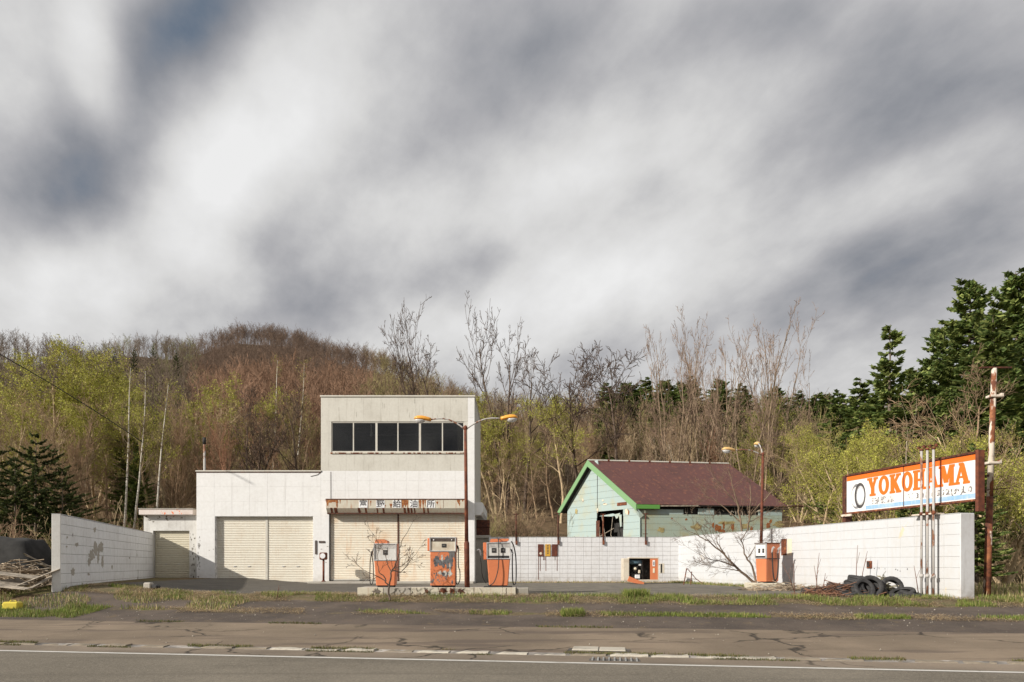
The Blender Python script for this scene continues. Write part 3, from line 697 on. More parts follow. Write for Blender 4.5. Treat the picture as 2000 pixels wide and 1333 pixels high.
# plates on the pier
MB().bbox(X(615.5), X(619.5), -0.03, -0.019, bz(1083), bz(1056), 0.004).build('pier_plate', M['brown'], bld)
MB().bbox(X(623), X(635), -0.03, -0.019, bz(1061), bz(1057), 0.003).build('pier_plate', M['brown'], bld)
MB().tube([(X(646), -0.02, bz(922)), (X(646), -0.025, bz(975))], 0.008, 5).tube([(X(607), -0.02, bz(931)), (X(620), -0.02, bz(928)), (X(629), -0.02, bz(921))], 0.01, 5).build('cable', M['brown'], bld)
# annex
YA = 30.85; ann = thing('storage_annex', 'low white storage annex with one roller shutter and flaking orange fascia', 'building', (px2(281, YA), YA, 0))
ax = lambda p: px2(p, YA) - px2(281, YA); az = lambda p: pz(p, YA)
a0, a1 = ax(299), ax(370); at = az(1037); aw = ax(384) + 0.3
mb = MB(); mb.box(0, a0, 0, 0.2, -0.2, az(1007)); mb.box(a1, aw, 0, 0.2, -0.2, az(1007)); mb.box(a0, a1, 0, 0.2, at, az(1007))
mb.box(0, 0.2, 0.2, 6, -0.2, az(1007)); mb.box(0, aw, 6, 6.2, -0.2, az(1007)); mb.build('wall', painted('annex_render', (0.64, 0.63, 0.60), (0.16, 0.13, 0.10), 0.3, 1.5, 0.8, streaks=0.35, chips=(0.16, 0.145, 0.12), chip_amt=-0.075, chip_scale=2.6, zgrime=(0, 1.6, 0.6)), ann)
MB().bbox(-0.08, ax(384) - 0.02, -0.28, 6.2, az(1007), az(996), 0.02).build('fascia', painted('flaked_fascia', (0.66, 0.60, 0.56), (0.4, 0.2, 0.1), 0.3, 2, 0.7, streaks=0.2, chips=(0.72, 0.17, 0.05), chip_amt=0.03, chip_scale=3.2), ann)
MB().bbox(-0.1, ax(384) - 0.015, -0.31, 6.22, az(996) + 0.002, az(996) + 0.04, 0.01).build('roof_edge', M['concrete'], ann)
s = shutter(ann, a0 + 0.02, a1 - 0.02, 0.10, at, 0.16, painted('dull_shutter', (0.60, 0.56, 0.44), (0.3, 0.2, 0.1), 0.3, 1.6, 0.55, streaks=0.2, bump=0), 0.08)
MB().box(a0, a1, 0.19, 0.2, 0, at).build('door_backing', M['dark'], ann)
for dx_ in (-0.3, 0.3): MB().bbox((a0 + a1) / 2 + dx_ - 0.05, (a0 + a1) / 2 + dx_ + 0.05, 0.12, 0.14, 0.85, 0.88, 0.004).build('handle', M['chrome'], s)

MB().bbox(wx1 - 0.34, wx1 - 0.12, 0.3, 0.34, wz0, wz1 - 0.1, 0.01).build('curtain', M['room'], bld)
qw = random.Random(41)
def stain(px_, py_, rx, ry, mat, y=-0.0075, name='stain_patch', Xf=None, Zf=None, par=None):
    Xf = Xf or X; Zf = Zf or bz; n = 14
    MB().prism([(Xf(px_ + rx * math.cos(2 * math.pi * i / n) * (k := qw.uniform(.35, 1.1))), Zf(py_ + ry * math.sin(2 * math.pi * i / n) * k)) for i in range(n)], y - .001, y).build(name, mat, par or bld)
grime = plain('black_grime', (0.16, 0.14, 0.115), 0.95, 0, 0.5, 9)
for k in range(26): stain(qw.uniform(385.5, 391), qw.uniform(1042, 1139), qw.uniform(.4, 1.5), qw.uniform(1, 4.5), grime)
for (a, b_) in ((409, 1075), (417, 1073), (389, 1062), (612.8, 1090), (640, 1068), (637, 1099), (628, 1073)): stain(a, b_, 2.2, .6, grime)
for k in range(10): stain(qw.uniform(630, 925), qw.uniform(778, 815), .6, qw.uniform(4, 9), plain('grey_run_%d' % k, (0.40, 0.38, 0.32), 0.9))
for k in range(14): stain(qw.uniform(283, 380), 1006 + 3 + qw.random() ** 2 * 12, qw.uniform(1, 4), qw.uniform(.8, 2.5), grime, y=-.002, Xf=lambda p: ax(p), Zf=az, par=ann)
for k in range(22): stain(qw.uniform(372, 383.5), qw.uniform(1036, 1136), qw.uniform(.5, 1.8), qw.uniform(1, 4), grime, y=-.002, Xf=lambda p: ax(p), Zf=az, par=ann)
# gauge pedestal (air pump)
gp = thing('air_gauge_pedestal', 'small rusty pedestal with round white dial standing by the white pier', 'gauge', (px2(632, 29.5), 29.5, 0.10))
mb = MB().tube([(0, 0, 0), (0, 0, 0.95)], 0.045, 10).tube([(0, 0, 0), (0, 0, 0.05)], [0.10, 0.06], 10); mb.build('post', M['rustpole'], gp, True)
hd = MB().bbox(-0.15, 0.15, -0.14, 0.12, 0.94, 1.26, 0.04).build('gauge_housing', M['rustpole'], gp)
mb = MB(); mb.prism([(0.115 * math.cos(a), 1.11 + 0.115 * math.sin(a)) for a in np.linspace(0, 2 * math.pi, 20, endpoint=False)], -0.152, -0.142); mb.build('dial', M['kanjiw'], hd)

# ------------------------------------------------------------------ boundary walls
# back wall
YK = 31.2; bw = thing('back_wall', 'white painted block wall behind the forecourt with three small plates', 'wall', (px2(955, YK), YK, 0))
LB = px2(1325, YK) - px2(955, YK); TW = 2.09
MB().box(0, LB, 0, 0.2, -0.3, TW).build('wall_core', M['mortarB'], bw)
qq = random.Random(11)
tiles(bw, 'block', [(0, LB, TW - 0.24, TW)], 0.36, 0.24, 0.012, 0.009, M['block'], qq, jit=0.0015)
tiles(bw, 'block', [(0, LB, 0.03, TW - 0.24)], 0.36, 0.2, 0.012, 0.008, M['block'], qq, jit=0.0015)
MB().box(0, LB, -0.03, 0.2, TW, TW + 0.01).build('wall_cap', M['block'], bw)
wxk = lambda p: px2(p, YK) - px2(955, YK); wzk = lambda p: pz(p, YK)
for i, (a, b_, m_) in enumerate(((1050.5, 1061.5, 'maroon'), (1064.5, 1075, 'yellowsign'), (1077.5, 1089, 'maroon'))):
    pl = MB().bbox(wxk(a), wxk(b_), -0.045, -0.018, wzk(1087), wzk(1063.5), 0.005).build('wall_plate', M[m_], bw)
    if i == 1:
        for k in range(6): MB().box(wxk(1068.2), wxk(1071.4), -0.048, -0.0455, wzk(1067 + k * 3), wzk(1065 + k * 3) - 0.01).build('lettering', M['brown'], pl)
        pl['label'] = 'yellow plate between two maroon plates'
    if i == 0: MB().ellipsoid((wxk(1056), -0.046, wzk(1081.5)), 0.06, 0.006, 0.06, 8, 4).build('emblem', M['creampatch'], pl)
for p in (1051.5, 1055, 1061.5, 1064, 1066, 1084, 1088):
    MB().box(wxk(p) - 0.012, wxk(p) + 0.012, -0.019, -0.0175, wzk(1087 + qq.choice((8, 14, 30, 48)) * 0.95), wzk(1087)).build('rust_streak', M['rust'], bw)
# dark return wall by the building and rusty tank box above it
rt = thing('concrete_return_wall', 'dark shaded concrete wall stub between building and white back wall', 'wall', (px2(928, 31.6), 31.6, 0))
MB().box(0, px2(956, 31.6) - px2(928, 31.6), 0, 0.2, -0.2, pz(1052, 31.6)).build('wall_core', M['concrete'], rt)
MB().bbox(0.0, 0.72, -0.12, 0.4, pz(1052, 31.6) + 0.002, pz(1046, 31.6), 0.02).build('wall_ledge', M['concrete'], rt)
tb = thing('rusty_tank_box', 'rust-brown steel box on the ledge right of the building', 'tank', (px2(928, 31.7), 31.7, pz(1046, 31.6)))
MB().bbox(0, 0.66, 0, 0.5, 0.001, 0.36, 0.02).build('box_lower', M['rustdark'], tb); MB().bbox(0, 0.67, -0.01, 0.5, 0.364, 0.72, 0.02).build('box_upper', M['rustdark'], tb)
# fence posts on the back wall
fp_lab = {1008: 'thin rusty post leaning over the white back wall nearest the building', 1090: 'thin rusty post on the back wall at the left eave of the aqua house',
          1178: 'orange-rust post on the back wall in front of the torn opening of the aqua house', 1261: 'short rusty post on the back wall before the aqua house side wall'}
for p, top in ((1008, 1005), (1090, 1003), (1178, 1005), (1261, 1004)):
    f = thing('rusty_fence_post', fp_lab[p], 'post', (px2(p, 31.15), 31.15, wzk(1059)), 0, 'rusty posts standing on the back wall')
    hh = wzk(top) - wzk(1059)
    MB().tube([(0, 0, 0), (0, 0, hh)], 0.035, 7).build('post', M['rust'] if p == 1178 else M['rustdark'], f, True)
    MB().bbox(-0.12, 0.12, -0.03, 0.03, hh - 0.02, hh + 0.02, 0.01).build('cross_bar', M['rustdark'], f)
    MB().box(-0.03, 0.06, -0.05, 0.05, -0.12, 0.06).build('bracket', M['rust'], f)
    if p != 1090: MB().box(-0.13, 0.1, -0.02, 0.02, 0.35, 0.38).build('cross_bar', M['rustdark'], f)

# right wall
RA = (px2(1325, YK), YK); RB = (px2(1875, 16.66), 16.66); RD = Vector((RB[0] - RA[0], RB[1] - RA[1])); RL = RD.length; RD.normalize(); RRZ = math.atan2(RD.y, RD.x)
rw = thing('right_wall', 'long bright white block wall running toward the viewer under the tyre signboard', 'wall', (RA[0], RA[1], 0), RRZ)
def rt_(px): t, Y = online(RA, RD, px); return t, Y
def rpz(px, py): t, Y = rt_(px); return pz(py, Y)
MB().box(-0.1, RL, 0.0, 0.40, -0.4, TW + 0.0).build('wall_core', M['mortarR'], rw)
tiles(rw, 'block', [(0.0, RL, TW - 0.24, TW)], 0.46, 0.24, 0.010, 0.005, M['blockR'], qq, jit=0.001)
tiles(rw, 'block', [(0.0, RL, -0.06, TW - 0.24)], 0.46, 0.27, 0.010, 0.005, M['blockR'], qq, jit=0.001)
MB().box(0.0, RL + 0.005, -0.02, 0.41, TW + 0.002, TW + 0.014).build('wall_cap', M['blockR'], rw)
e_ = MB().bbox(RL, RL + 0.03, -0.016, 0.40, -0.35, TW, 0.012).build('wall_end', M['block'], rw)
def rwbox(name, p0, p1, y0, y1, mat, d=0.012, base=0.011):
    t0, Ya = rt_(p0); t1, Yb = rt_(p1); Ym = (Ya + Yb) / 2
    return MB().bbox(t0, t1, -base - d, -base, pz(y1, Ym), pz(y0, Ym), min(0.004, d / 3)).build(name, mat, rw)
rwbox('rust_plate', 1527, 1537, 1053, 1085, M['rust'], 0.02)
rwbox('paint_patch', 1537.6, 1547, 1053, 1085, M['creampatch'], 0.003)
rwbox('recess_box', 1694.5, 1704, 1096, 1110.5, M['rust'], 0.03); rwbox('recess_opening', 1696, 1700, 1098, 1108, M['dark'], 0.003, 0.048)
for (a, b_, c_, d_) in ((1707, 1709.5, 1110, 1111.5), (1717, 1718, 1109, 1112), (1728, 1730, 1111, 1112), (1749, 1751, 1111.5, 1113.5), (1753, 1754.5, 1113, 1115), (1758, 1759, 1115, 1117), (1772, 1773.4, 1110.5, 1113.5)):
    rwbox('ink_mark', a, b_, c_, d_, M['ink'], 0.002)

# left wall
LA = (px2(118, 19.2), 19.2); LBp = (px2(298, 30.8), 30.8); LD = Vector((LBp[0] - LA[0], LBp[1] - LA[1])); LL = LD.length; LD.normalize(); LRZ = math.atan2(LD.y, LD.x)
lw = thing('left_wall', 'flaking white block wall with bare grey patches on the left of the forecourt', 'wall', (LA[0], LA[1], 0), LRZ)
TL = 2.24
MB().box(0, LL, 0.0, 0.20, -0.3, TL).build('wall_core', M['mortar'], lw)
tiles(lw, 'block', [(0, LL, TL - 0.26, TL)], 0.46, 0.26, 0.016, 0.008, M['blockL'], qq)
tiles(lw, 'block', [(0, LL, 0.02, TL - 0.26)], 0.46, 0.27, 0.016, 0.008, M['blockL'], qq)
MB().bbox(-0.03, -0.001, -0.016, 0.205, -0.2, TL + 0.01, 0.01).build('wall_end', painted('wall_end_paint', (0.66, 0.65, 0.62), (0.25, 0.2, 0.15), 0.4, 2, 0.7, chips=(0.2, 0.17, 0.14), chip_amt=-0.12, chip_scale=4, streaks=0.3), lw)
MB().box(-0.03, LL, -0.02, 0.21, TL + 0.012, TL + 0.024).build('wall_cap', M['blockL'], lw)
def lt(px): return online(LA, LD, px)
def lpoly(pts, name='bare_patch', mat=None):
    P = []
    for (p, yy) in pts: t, Y = lt(p); P.append((t, pz(yy, Y)))
    MB().prism(P, -0.0205, -0.0175).build(name, mat or M['concrete'], lw)
def blotch(px, py, rx, ry, seed):
    s = random.Random(seed); n = 22; lpoly([(px + rx * math.cos(a) * (k := s.uniform(0.55, 1.1)), py + ry * math.sin(a) * k) for a in [2 * math.pi * i / n for i in range(n)]])
for b_ in ((178, 1085, 7, 12, 1), (186, 1072, 6, 14, 2), (196, 1070, 6, 12, 3), (191, 1088, 3, 14, 4), (199, 1096, 2.5, 14, 5), (173, 1098, 3, 10, 6), (141, 1118, 5, 9, 7), (149, 1064, 4, 5, 8), (184, 1035, 3, 6, 9), (218, 1108, 1.5, 5, 10), (172, 1122, 3, 3, 11), (130, 1050, 1.5, 3, 12), (252, 1090, 1.2, 3, 13), (129, 1068, 2, 2, 14)): blotch(*b_)

# ------------------------------------------------------------------ tyre signboard on the right wall
sg = thing('tyre_signboard', 'long white YOKOHAMA signboard with orange letters above the right wall', 'signboard', (RA[0], RA[1], 0), RRZ)
t0, Y0 = rt_(1648); t1, Y1 = rt_(1899); zt0, zb0 = 3.50, 2.41; ya, yb = 0.10, 0.24
MB().box(t0, t1, ya, yb, zb0, zt0).build('sign_panel', M['signwhite'], sg)
MB().box(t0 + 0.01, t1 - 0.01, ya - 0.004, ya - 0.0005, zt0 - 0.15, zt0 - 0.005).build('orange_band', M['signorange'], sg)
MB().box(t0 + (t1 - t0) * 0.18, t1 - 0.01, ya - 0.004, ya - 0.0005, zb0 + 0.03, zb0 + 0.14).build('blue_band', M['signblue'], sg)
MB().box(t0 - 0.02, t1 + 0.02, ya - 0.05, yb + 0.02, zt0 + 0.002, zt0 + 0.05).build('frame_top', M['rustdark'], sg)
MB().box(t0 - 0.02, t1 + 0.02, ya - 0.04, yb + 0.02, zb0 - 0.05, zb0 - 0.002).build('frame_bottom', M['rust'], sg)
MB().bbox(t0 - 0.14, t0 - 0.002, ya - 0.05, yb + 0.06, TW + 0.016, zt0 + 0.02, 0.01).build('sign_post', M['rustdark'], sg)
MB().bbox(t1 + 0.002, t1 + 0.09, ya - 0.03, yb + 0.03, TW + 0.016, zt0 + 0.08, 0.01).build('sign_post', M['rustpole'], sg)
ts = rt_(1759)[0]; MB().box(ts - 0.012, ts + 0.012, ya - 0.008, ya - 0.0045, zb0, zt0).build('panel_seam', M['rustdark'], sg)
MB().bbox(t0 - 0.1, t0 + 0.3, ya - 0.12, ya - 0.05, zb0 - 0.13, zb0 - 0.06, 0.01).build('sign_bracket', M['rustwhite'], sg)

# slab-serif capitals from strokes on a unit box (height 1)
def stroke(mb, a, b_, w, y):
    a = Vector((a[0], a[1])); b_ = Vector((b_[0], b_[1])); d = (b_ - a); 
    if abs(d.x) < 1e-6: n = Vector((w / 2, 0))
    elif abs(d.y) < 1e-6: n = Vector((0, w / 2))
    else: n = Vector((w / 2 / (abs(d.y) / d.length), 0))
    mb.prism([tuple(a - n), tuple(a + n), tuple(b_ + n), tuple(b_ - n)], y - 0.004, y)
def letter(ch, w):
    mb = MB(); T = 0.27; t = 0.155; S = 0.125
    k = [0]
    def st(a, b_, ww):
        k[0] += 1; stroke(mb, a, b_, ww, -0.0006 * k[0])
    def serif(xc, z, hw): st((xc - hw, z), (xc + hw, z), S)
    if ch == 'Y':
        st((0.17 * w, 0.97), (0.5 * w, 0.42), T * 0.95); st((0.83 * w, 0.97), (0.5 * w, 0.42), t * 1.2); st((0.5 * w, 0.02), (0.5 * w, 0.5), T)
        serif(0.17 * w, 0.95, 0.2); serif(0.83 * w, 0.95, 0.17); serif(0.5 * w, 0.05, 0.23)
    elif ch == 'K':
        st((0.22 * w, 0.0), (0.22 * w, 1.0), T); st((0.80 * w, 0.96), (0.30 * w, 0.42), t * 1.2); st((0.42 * w, 0.58), (0.80 * w, 0.04), T)
        serif(0.22 * w, 0.95, 0.2); serif(0.22 * w, 0.05, 0.2); serif(0.80 * w, 0.95, 0.17); serif(0.82 * w, 0.05, 0.18)
    elif ch == 'H':
        for x in (0.22, 0.78): st((x * w, 0), (x * w, 1), T); serif(x * w, 0.95, 0.19); serif(x * w, 0.05, 0.19)
        st((0.2 * w, 0.5), (0.8 * w, 0.5), 0.12)
    elif ch == 'A':
        st((0.48 * w, 0.97), (0.14 * w, 0.05), t); st((0.48 * w, 0.97), (0.82 * w, 0.05), T); st((0.22 * w, 0.33), (0.75 * w, 0.33), 0.10)
        serif(0.15 * w, 0.05, 0.16); serif(0.82 * w, 0.05, 0.19); serif(0.44 * w, 0.955, 0.13)
    elif ch == 'M':
        st((0.14 * w, 0), (0.14 * w, 1), t * 0.9); st((0.83 * w, 0), (0.83 * w, 1), T); st((0.22 * w, 1.0), (0.48 * w, 0.16), T); st((0.78 * w, 1.0), (0.50 * w, 0.16), t)
        serif(0.12 * w, 0.05, 0.14); serif(0.85 * w, 0.05, 0.18); serif(0.13 * w, 0.95, 0.14); serif(0.86 * w, 0.95, 0.16)
    elif ch == 'O':
        n = 28; vs = []; fs = []
        for yy in (-0.004, 0):
            for i in range(n):
                a = 2 * math.pi * i / n; vs.append((w * (0.5 + 0.46 * math.cos(a)), yy, 0.5 + 0.53 * math.sin(a)))
            for i in range(n):
                a = 2 * math.pi * i / n; vs.append((w * (0.5 + 0.17 * math.cos(a)), yy, 0.5 + 0.34 * math.sin(a)))
        for i in range(n):
            j = (i + 1) % n; fs += [(i, j, n + j, n + i), (2 * n + i, 3 * n + i, 3 * n + j, 2 * n + j), (i, 2 * n + i, 2 * n + j, j), (n + i, n + j, 3 * n + j, 3 * n + i)]
        mb.add(vs, fs)
    return mb
# columns of the letters' left edges in the photograph, letter height from the sign
ledge = [(1690, 1707.5), (1709, 1731.5), (1732.5, 1753), (1754, 1777.5), (1778, 1799.5), (1802, 1825), (1828, 1857), (1858.5, 1886)]
for ch, (pa, pb) in zip('YOKOHAMA', ledge):
    ta, tb_ = rt_(pa)[0], rt_(pb)[0]; hh = 0.515; zl = 2.815
    mbl = letter(ch, (tb_ - ta) / hh)
    o = mbl.build('lettering', M['signorange'], sg, loc=(ta, ya - 0.001, zl)); o.scale = (hh, 1, hh)
# faded smaller lines
for k, ch in enumerate('三陽熱源'): text_obj('lettering', ch, 0.21, M['inkfade'], sg, (rt_(1702 + 10.5 * k)[0], ya - 0.004, 2.65), sx=1.25, bold=0.004)
for ch, p in (('て', 1771), ('3', 1785), ('・', 1791), ('川', 1797), ('(', 1815), ('1', 1819), ('5', 1826), ('7', 1837), ('2', 1845), ('(', 1852), ('か', 1858), ('〜', 1865), (')', 1872), ('し', 1879), ('0', 1888)):
    text_obj('lettering', ch, 0.19, M['inkfade'], sg, (rt_(p)[0], ya - 0.004, 2.655), sx=1.4, bold=0.006)
# plain tyre picture on the sign
tcx = (rt_(1655)[0] + rt_(1686)[0]) / 2; tw = (rt_(1686)[0] - rt_(1655)[0])
def disc(name, cx, cz, rx, rz, y, mat, n=36):
    return MB().prism([(cx + rx * math.cos(2 * math.pi * i / n), cz + rz * math.sin(2 * math.pi * i / n)) for i in range(n)], y - 0.0015, y).build(name, mat, sg)
gm_ = plain('tyre_print_grey', (0.22, 0.22, 0.23), 0.6)
disc('tyre_picture', tcx - tw * 0.10, 2.86, tw * 0.34, 0.37, ya - 0.001, gm_); disc('tyre_picture', tcx - tw * 0.15, 2.85, tw * 0.27, 0.29, ya - 0.003, M['kanjiw'])
disc('tyre_picture', tcx + tw * 0.12, 2.87, tw * 0.34, 0.375, ya - 0.005, M['ink']); disc('tyre_picture', tcx + tw * 0.15, 2.87, tw * 0.25, 0.28, ya - 0.007, M['kanjiw'])
disc('tyre_picture', tcx + tw * 0.15, 2.87, tw * 0.235, 0.265, ya - 0.009, gm_); disc('tyre_picture', tcx + tw * 0.16, 2.87, tw * 0.215, 0.245, ya - 0.011, M['kanjiw'])

# three vent pipes
plab = {1799.5: 'leftmost of the three grey vent pipes on the right wall', 1811: 'middle of the three grey vent pipes on the right wall', 1823: 'rightmost of the three grey vent pipes on the right wall'}
for k, p in enumerate((1799.5, 1811, 1823)):
    Yp = rt_(p)[1] - 0.28; xb = px2(p, Yp); gzp = float(gz(xb, Yp)); top = pz(877 - k * 1.5, Yp)
    vp = thing('vent_pipe', plab[p], 'pipe', (xb, Yp, gzp), RRZ, 'vent pipes standing against the right wall')
    MB().tube([(0, 0, -0.1), (0, 0, top - gzp)], 0.029, 10).build('pipe', M['pipe'], vp, True)
    MB().tube([(0, 0, top - gzp - 0.05), (0, 0, top - gzp)], 0.05, 10).tube([(-0.10, 0, top - gzp), (-0.09, 0, top - gzp + 0.05), (0.09, 0, top - gzp + 0.05), (0.10, 0, top - gzp)], 0.035, 8).build('vent_cap', M['rust'], vp, True)
    for zc in (TW + 0.05, 0.55): MB().tube([(0, 0, zc - gzp - 0.04), (0, 0, zc - gzp + 0.04)], 0.048, 10).build('pipe_collar', M['pipe'] if zc < 1 else M['rust'], vp, True)
t_, Y_ = rt_(1815)
MB().box(rt_(1795)[0], rt_(1838)[0], -0.24, 0.1, TW + 0.016, TW + 0.05).build('pipe_bracket', M['rustwhite'], rw)

# rusty steel pole on the right
PY = 17.1; pxb = px2(1927, PY); pole = thing('flaking_steel_pole', 'tall flaking white and rust steel pole beyond the end of the right wall', 'pole', (pxb, PY, -0.08))
ph = pz(720, PY) + 0.08; lean = px2(1941.5, PY) - pxb
MB().tube([(0, 0, 0), (lean * 0.42, 0, ph * 0.45)], [0.085, 0.075], 14).build('pole_lower', rusty('pole_lower_rust', paint=(0.6, 0.5, 0.42), pamt=0.40, scale=1.6, a=(0.22, 0.07, 0.03)), pole, True)
MB().tube([(lean * 0.42, 0, ph * 0.45), (lean, 0, ph)], [0.070, 0.060], 14).build('pole_upper', M['rustwhite'], pole, True)
MB().box(lean - 0.36, lean + 0.42, -0.04, 0.04, ph, ph + 0.035).build('cross_bar', M['rustdark'], pole)
for py_ in (775, 905):
    z_ = pz(py_, PY) + 0.08; xx = lean * z_ / ph
    MB().bbox(xx - 0.13, xx + 0.17, -0.10, 0.10, z_ - 0.03, z_ + 0.03, 0.01).bbox(xx + 0.17, xx + 0.24, -0.05, 0.05, z_ - 0.02, z_ + 0.08, 0.01).build('clamp', M['rustwhite'], pole)
z_ = pz(957, PY) + 0.08; MB().tube([(lean * z_ / ph - 0.28, 0.0, z_ - 0.02), (lean * z_ / ph + 0.42, -0.12, z_ + 0.03)], 0.014, 6).build('step_rod', M['rustdark'], pole)
for py_ in (930, 1010, 1040): 
    z_ = pz(py_, PY) + 0.08; MB().bbox(lean * z_ / ph - 0.12, lean * z_ / ph - 0.08, -0.06, -0.02, z_ - 0.03, z_ + 0.03, 0.005).build('lug', M['rustdark'], pole)

# ------------------------------------------------------------------ pump island, lamps
YI = 19.0
isl = thing('pump_island', 'long cracked cream concrete pump island in front of the building', 'pump island', (px2(698, 18.7), 18.7, 0))
iw = px2(1008, 18.7) - px2(698, 18.7); iw2 = px2(1033, 18.7) - px2(698, 18.7); it = pz(1148, 18.7)
q = random.Random(5); xx = 0.0; segs = []
while xx < iw - 0.01:
    w = min(q.uniform(0.28, 0.95), iw - xx)
    if iw - xx - w < 0.2: w = iw - xx
    segs.append((xx, xx + w)); xx += w
for a, b_ in segs:
    j = lambda s=0.02: q.uniform(-s, s)
    if 0.45 < a < 0.9: mat_ = M['concrete']
    else: mat_ = M['island']
    o = j(0.008)
    MB().add([(a + 0.004, o, -0.15), (b_ - 0.006, o, -0.15), (b_ - 0.006, 0.12, -0.15), (a + 0.004, 0.12, -0.15), (a + 0.004 + j(), o, it - 0.012), (b_ - 0.006 + j(), o, it - 0.012), (b_ - 0.006, 0.12, it), (a + 0.004, 0.12, it), (a + 0.01, 0.012 + o, it), (b_ - 0.012, 0.012 + o, it)],
             [(0, 3, 2, 1), (0, 1, 5, 4), (1, 2, 6, 9, 5), (2, 3, 7, 6), (3, 0, 4, 8, 7), (4, 5, 9, 8), (8, 9, 6, 7)]).build('edge_stone', mat_, isl)
MB().box(0.0, iw, 0.124, 1.1, -0.15, it - 0.004).build('island_slab', M['concrete'], isl)
MB().bbox(iw, iw2, 0.05, 1.1, -0.15, it - 0.01, 0.02).build('island_end', painted('grey_end', (0.30, 0.28, 0.24), (0.12, 0.1, 0.07), 0.5, 2, 0.9, bump=0.5), isl)
MB().bbox(px2(944, 18.7) - px2(698, 18.7), px2(1000, 18.7) - px2(698, 18.7), 0.10, 0.9, it - 0.003, it + 0.02, 0.004).build('base_plate', M['dark'], isl)


qc = random.Random(12)
for k in range(16):
    x_ = qc.uniform(.15, iw - .15); z_ = it - 0.012; pts_ = [(x_, z_)]
    while pts_[-1][1] > -0.02: pts_.append((pts_[-1][0] + qc.gauss(0, .035), pts_[-1][1] - qc.uniform(.02, .05)))
    w_ = qc.uniform(.004, .012); MB().prism([(a - w_ * qc.uniform(.4, 1), b) for a, b in pts_] + [(a + w_ * qc.uniform(.4, 1), b) for a, b in pts_[::-1]], -0.0125, -0.004).build('crack', M['mortar'], isl)
for x_, w_, m_ in ((.55, .16, 'mortar'), (2.35, .14, 'rust'), (2.6, .10, 'rust'), (2.85, .1, 'rustdark'), (1.9, .05, 'rust')):
    n = 16; MB().prism([(x_ + w_ * math.cos(2 * math.pi * i / n) * (k := qc.uniform(.4, 1.1)), it * .5 + .01 + it * .42 * math.sin(2 * math.pi * i / n) * k) for i in range(n)], -0.0115, -0.003).build('stain_patch', M[m_], isl)
def lamp_head(parent, tip, dirx, diry, mat, L=0.47):
    """cobra lamp: shell points away along (dirx,diry) from tip, bowl under the far part"""
    d = Vector((dirx, diry, 0)).normalized(); rz = math.atan2(d.y, d.x)
    mb = MB(); rings = []
    for t, w, h0, h1 in ((0, .05, -.045, .045), (.12, .07, -.05, .06), (.3, .10, -.04, .08), (.55, .125, -.03, .095), (.8, .12, -.03, .085), (.94, .085, -.025, .055), (1.0, .03, -.02, .015)):
        rings.append([(t * L, w * c, (h1 if s > 0 else -h0) * s if s > 0 else h0 * -s) for c, s in [(math.cos(a), math.sin(a)) for a in np.linspace(0, 2 * math.pi, 14, endpoint=False)]])
    mb.loft(rings)
    o = mb.build('lamp_shell', mat, parent, True, tip, (0, R(-4), rz))
    lb = MB().ellipsoid((0.66 * L, 0, -0.03), 0.165 * 0.9, 0.105, 0.10, 14, 6, -1, 0.0).build('lamp_bowl', M['lens'], o, True)
    return o


def lamppost(label, px, Y, zb, ztop, arms, mat, leanx=0.0, thick=0.045):
    x = px2(px, Y); t = thing('forecourt_lamp', label, 'lamp post', (x, Y, zb), 0, 'amber lamp posts of the forecourt')
    hgt = ztop - zb; k = 0.28
    MB().tube([(0, 0, 0), (leanx * k, 0, hgt * k), (leanx * (k + .01), 0, hgt * (k + .012))], [thick * 1.65, thick * 1.65, thick * 1.1], 14).tube([(leanx * k, 0, hgt * k), (leanx, 0, hgt)], [thick * 1.15, thick * 0.92], 14).build('pole', M['rustpole'], t, True)
    MB().ellipsoid((leanx, 0, hgt + 0.02), 0.06, 0.06, 0.08, 10, 6).build('pole_cap', M['rustpole'], t, True)
    for (ex, ey, ez, bend) in arms:
        p0 = Vector((leanx, 0, hgt - 0.02)); p1 = Vector((ex, ey, ez)); pts = []
        for i in range(9):
            s = i / 8; p = p0.lerp(p1, s); p.z += bend * math.sin(math.pi * s); pts.append(tuple(p))
        MB().tube(pts, [0.032] + [0.021] * 8, 8).build('arm', M['pipe'], t, True)
        lamp_head(t, tuple(p1), ex - leanx, ey, mat)
    return t


Yl = 18.95; z0 = it
zl = lambda py: pz(py, Yl)
lamppost('tall double-armed rusty lamp post with amber heads standing on the pump island', 912.5, Yl, z0, zl(838),
         [(px2(842, Yl) - px2(912.5, Yl), 0.0, zl(820) - z0, 0.14), (px2(978, Yl) - px2(912.5, Yl), -0.0, zl(818) - z0, 0.12)], M['lampy'], px2(909, Yl) - px2(912.5, Yl))
Yl2 = 23.9; zl2 = lambda py: pz(py, Yl2)
lamppost('rusty lamp post with faded yellow heads behind the pump by the right wall', 1485, Yl2, 0.0, zl2(889),
         [(px2(1434, Yl2) - px2(1485, Yl2), -0.1, zl2(881), 0.10), (px2(1478, Yl2 + 1.3) - px2(1485, Yl2), 1.15, pz(866, Yl2 + 1.1), 0.08)], M['lampy2'], px2(1490, Yl2) - px2(1485, Yl2))

# ------------------------------------------------------------------ pumps
def nozzle(mb, c, s=1.0, side=1):
    x, y, z = c
    mb.tube([(x, y, z), (x + side * 0.02 * s, y, z + 0.09 * s), (x + side * 0.05 * s, y, z + 0.12 * s), (x + side * 0.09 * s, y, z + 0.10 * s)], [0.018 * s, 0.026 * s, 0.02 * s, 0.012 * s], 8)
    mb.box(x - 0.012 * s, x + 0.012 * s, y - 0.02, y + 0.02, z - 0.02, z + 0.06 * s); mb.tube([(x - side * .02, y, z + 0.03 * s), (x - side * .05 * s, y, z + 0.0), (x - side * .02 * s, y, z - 0.03 * s)], 0.006, 5)


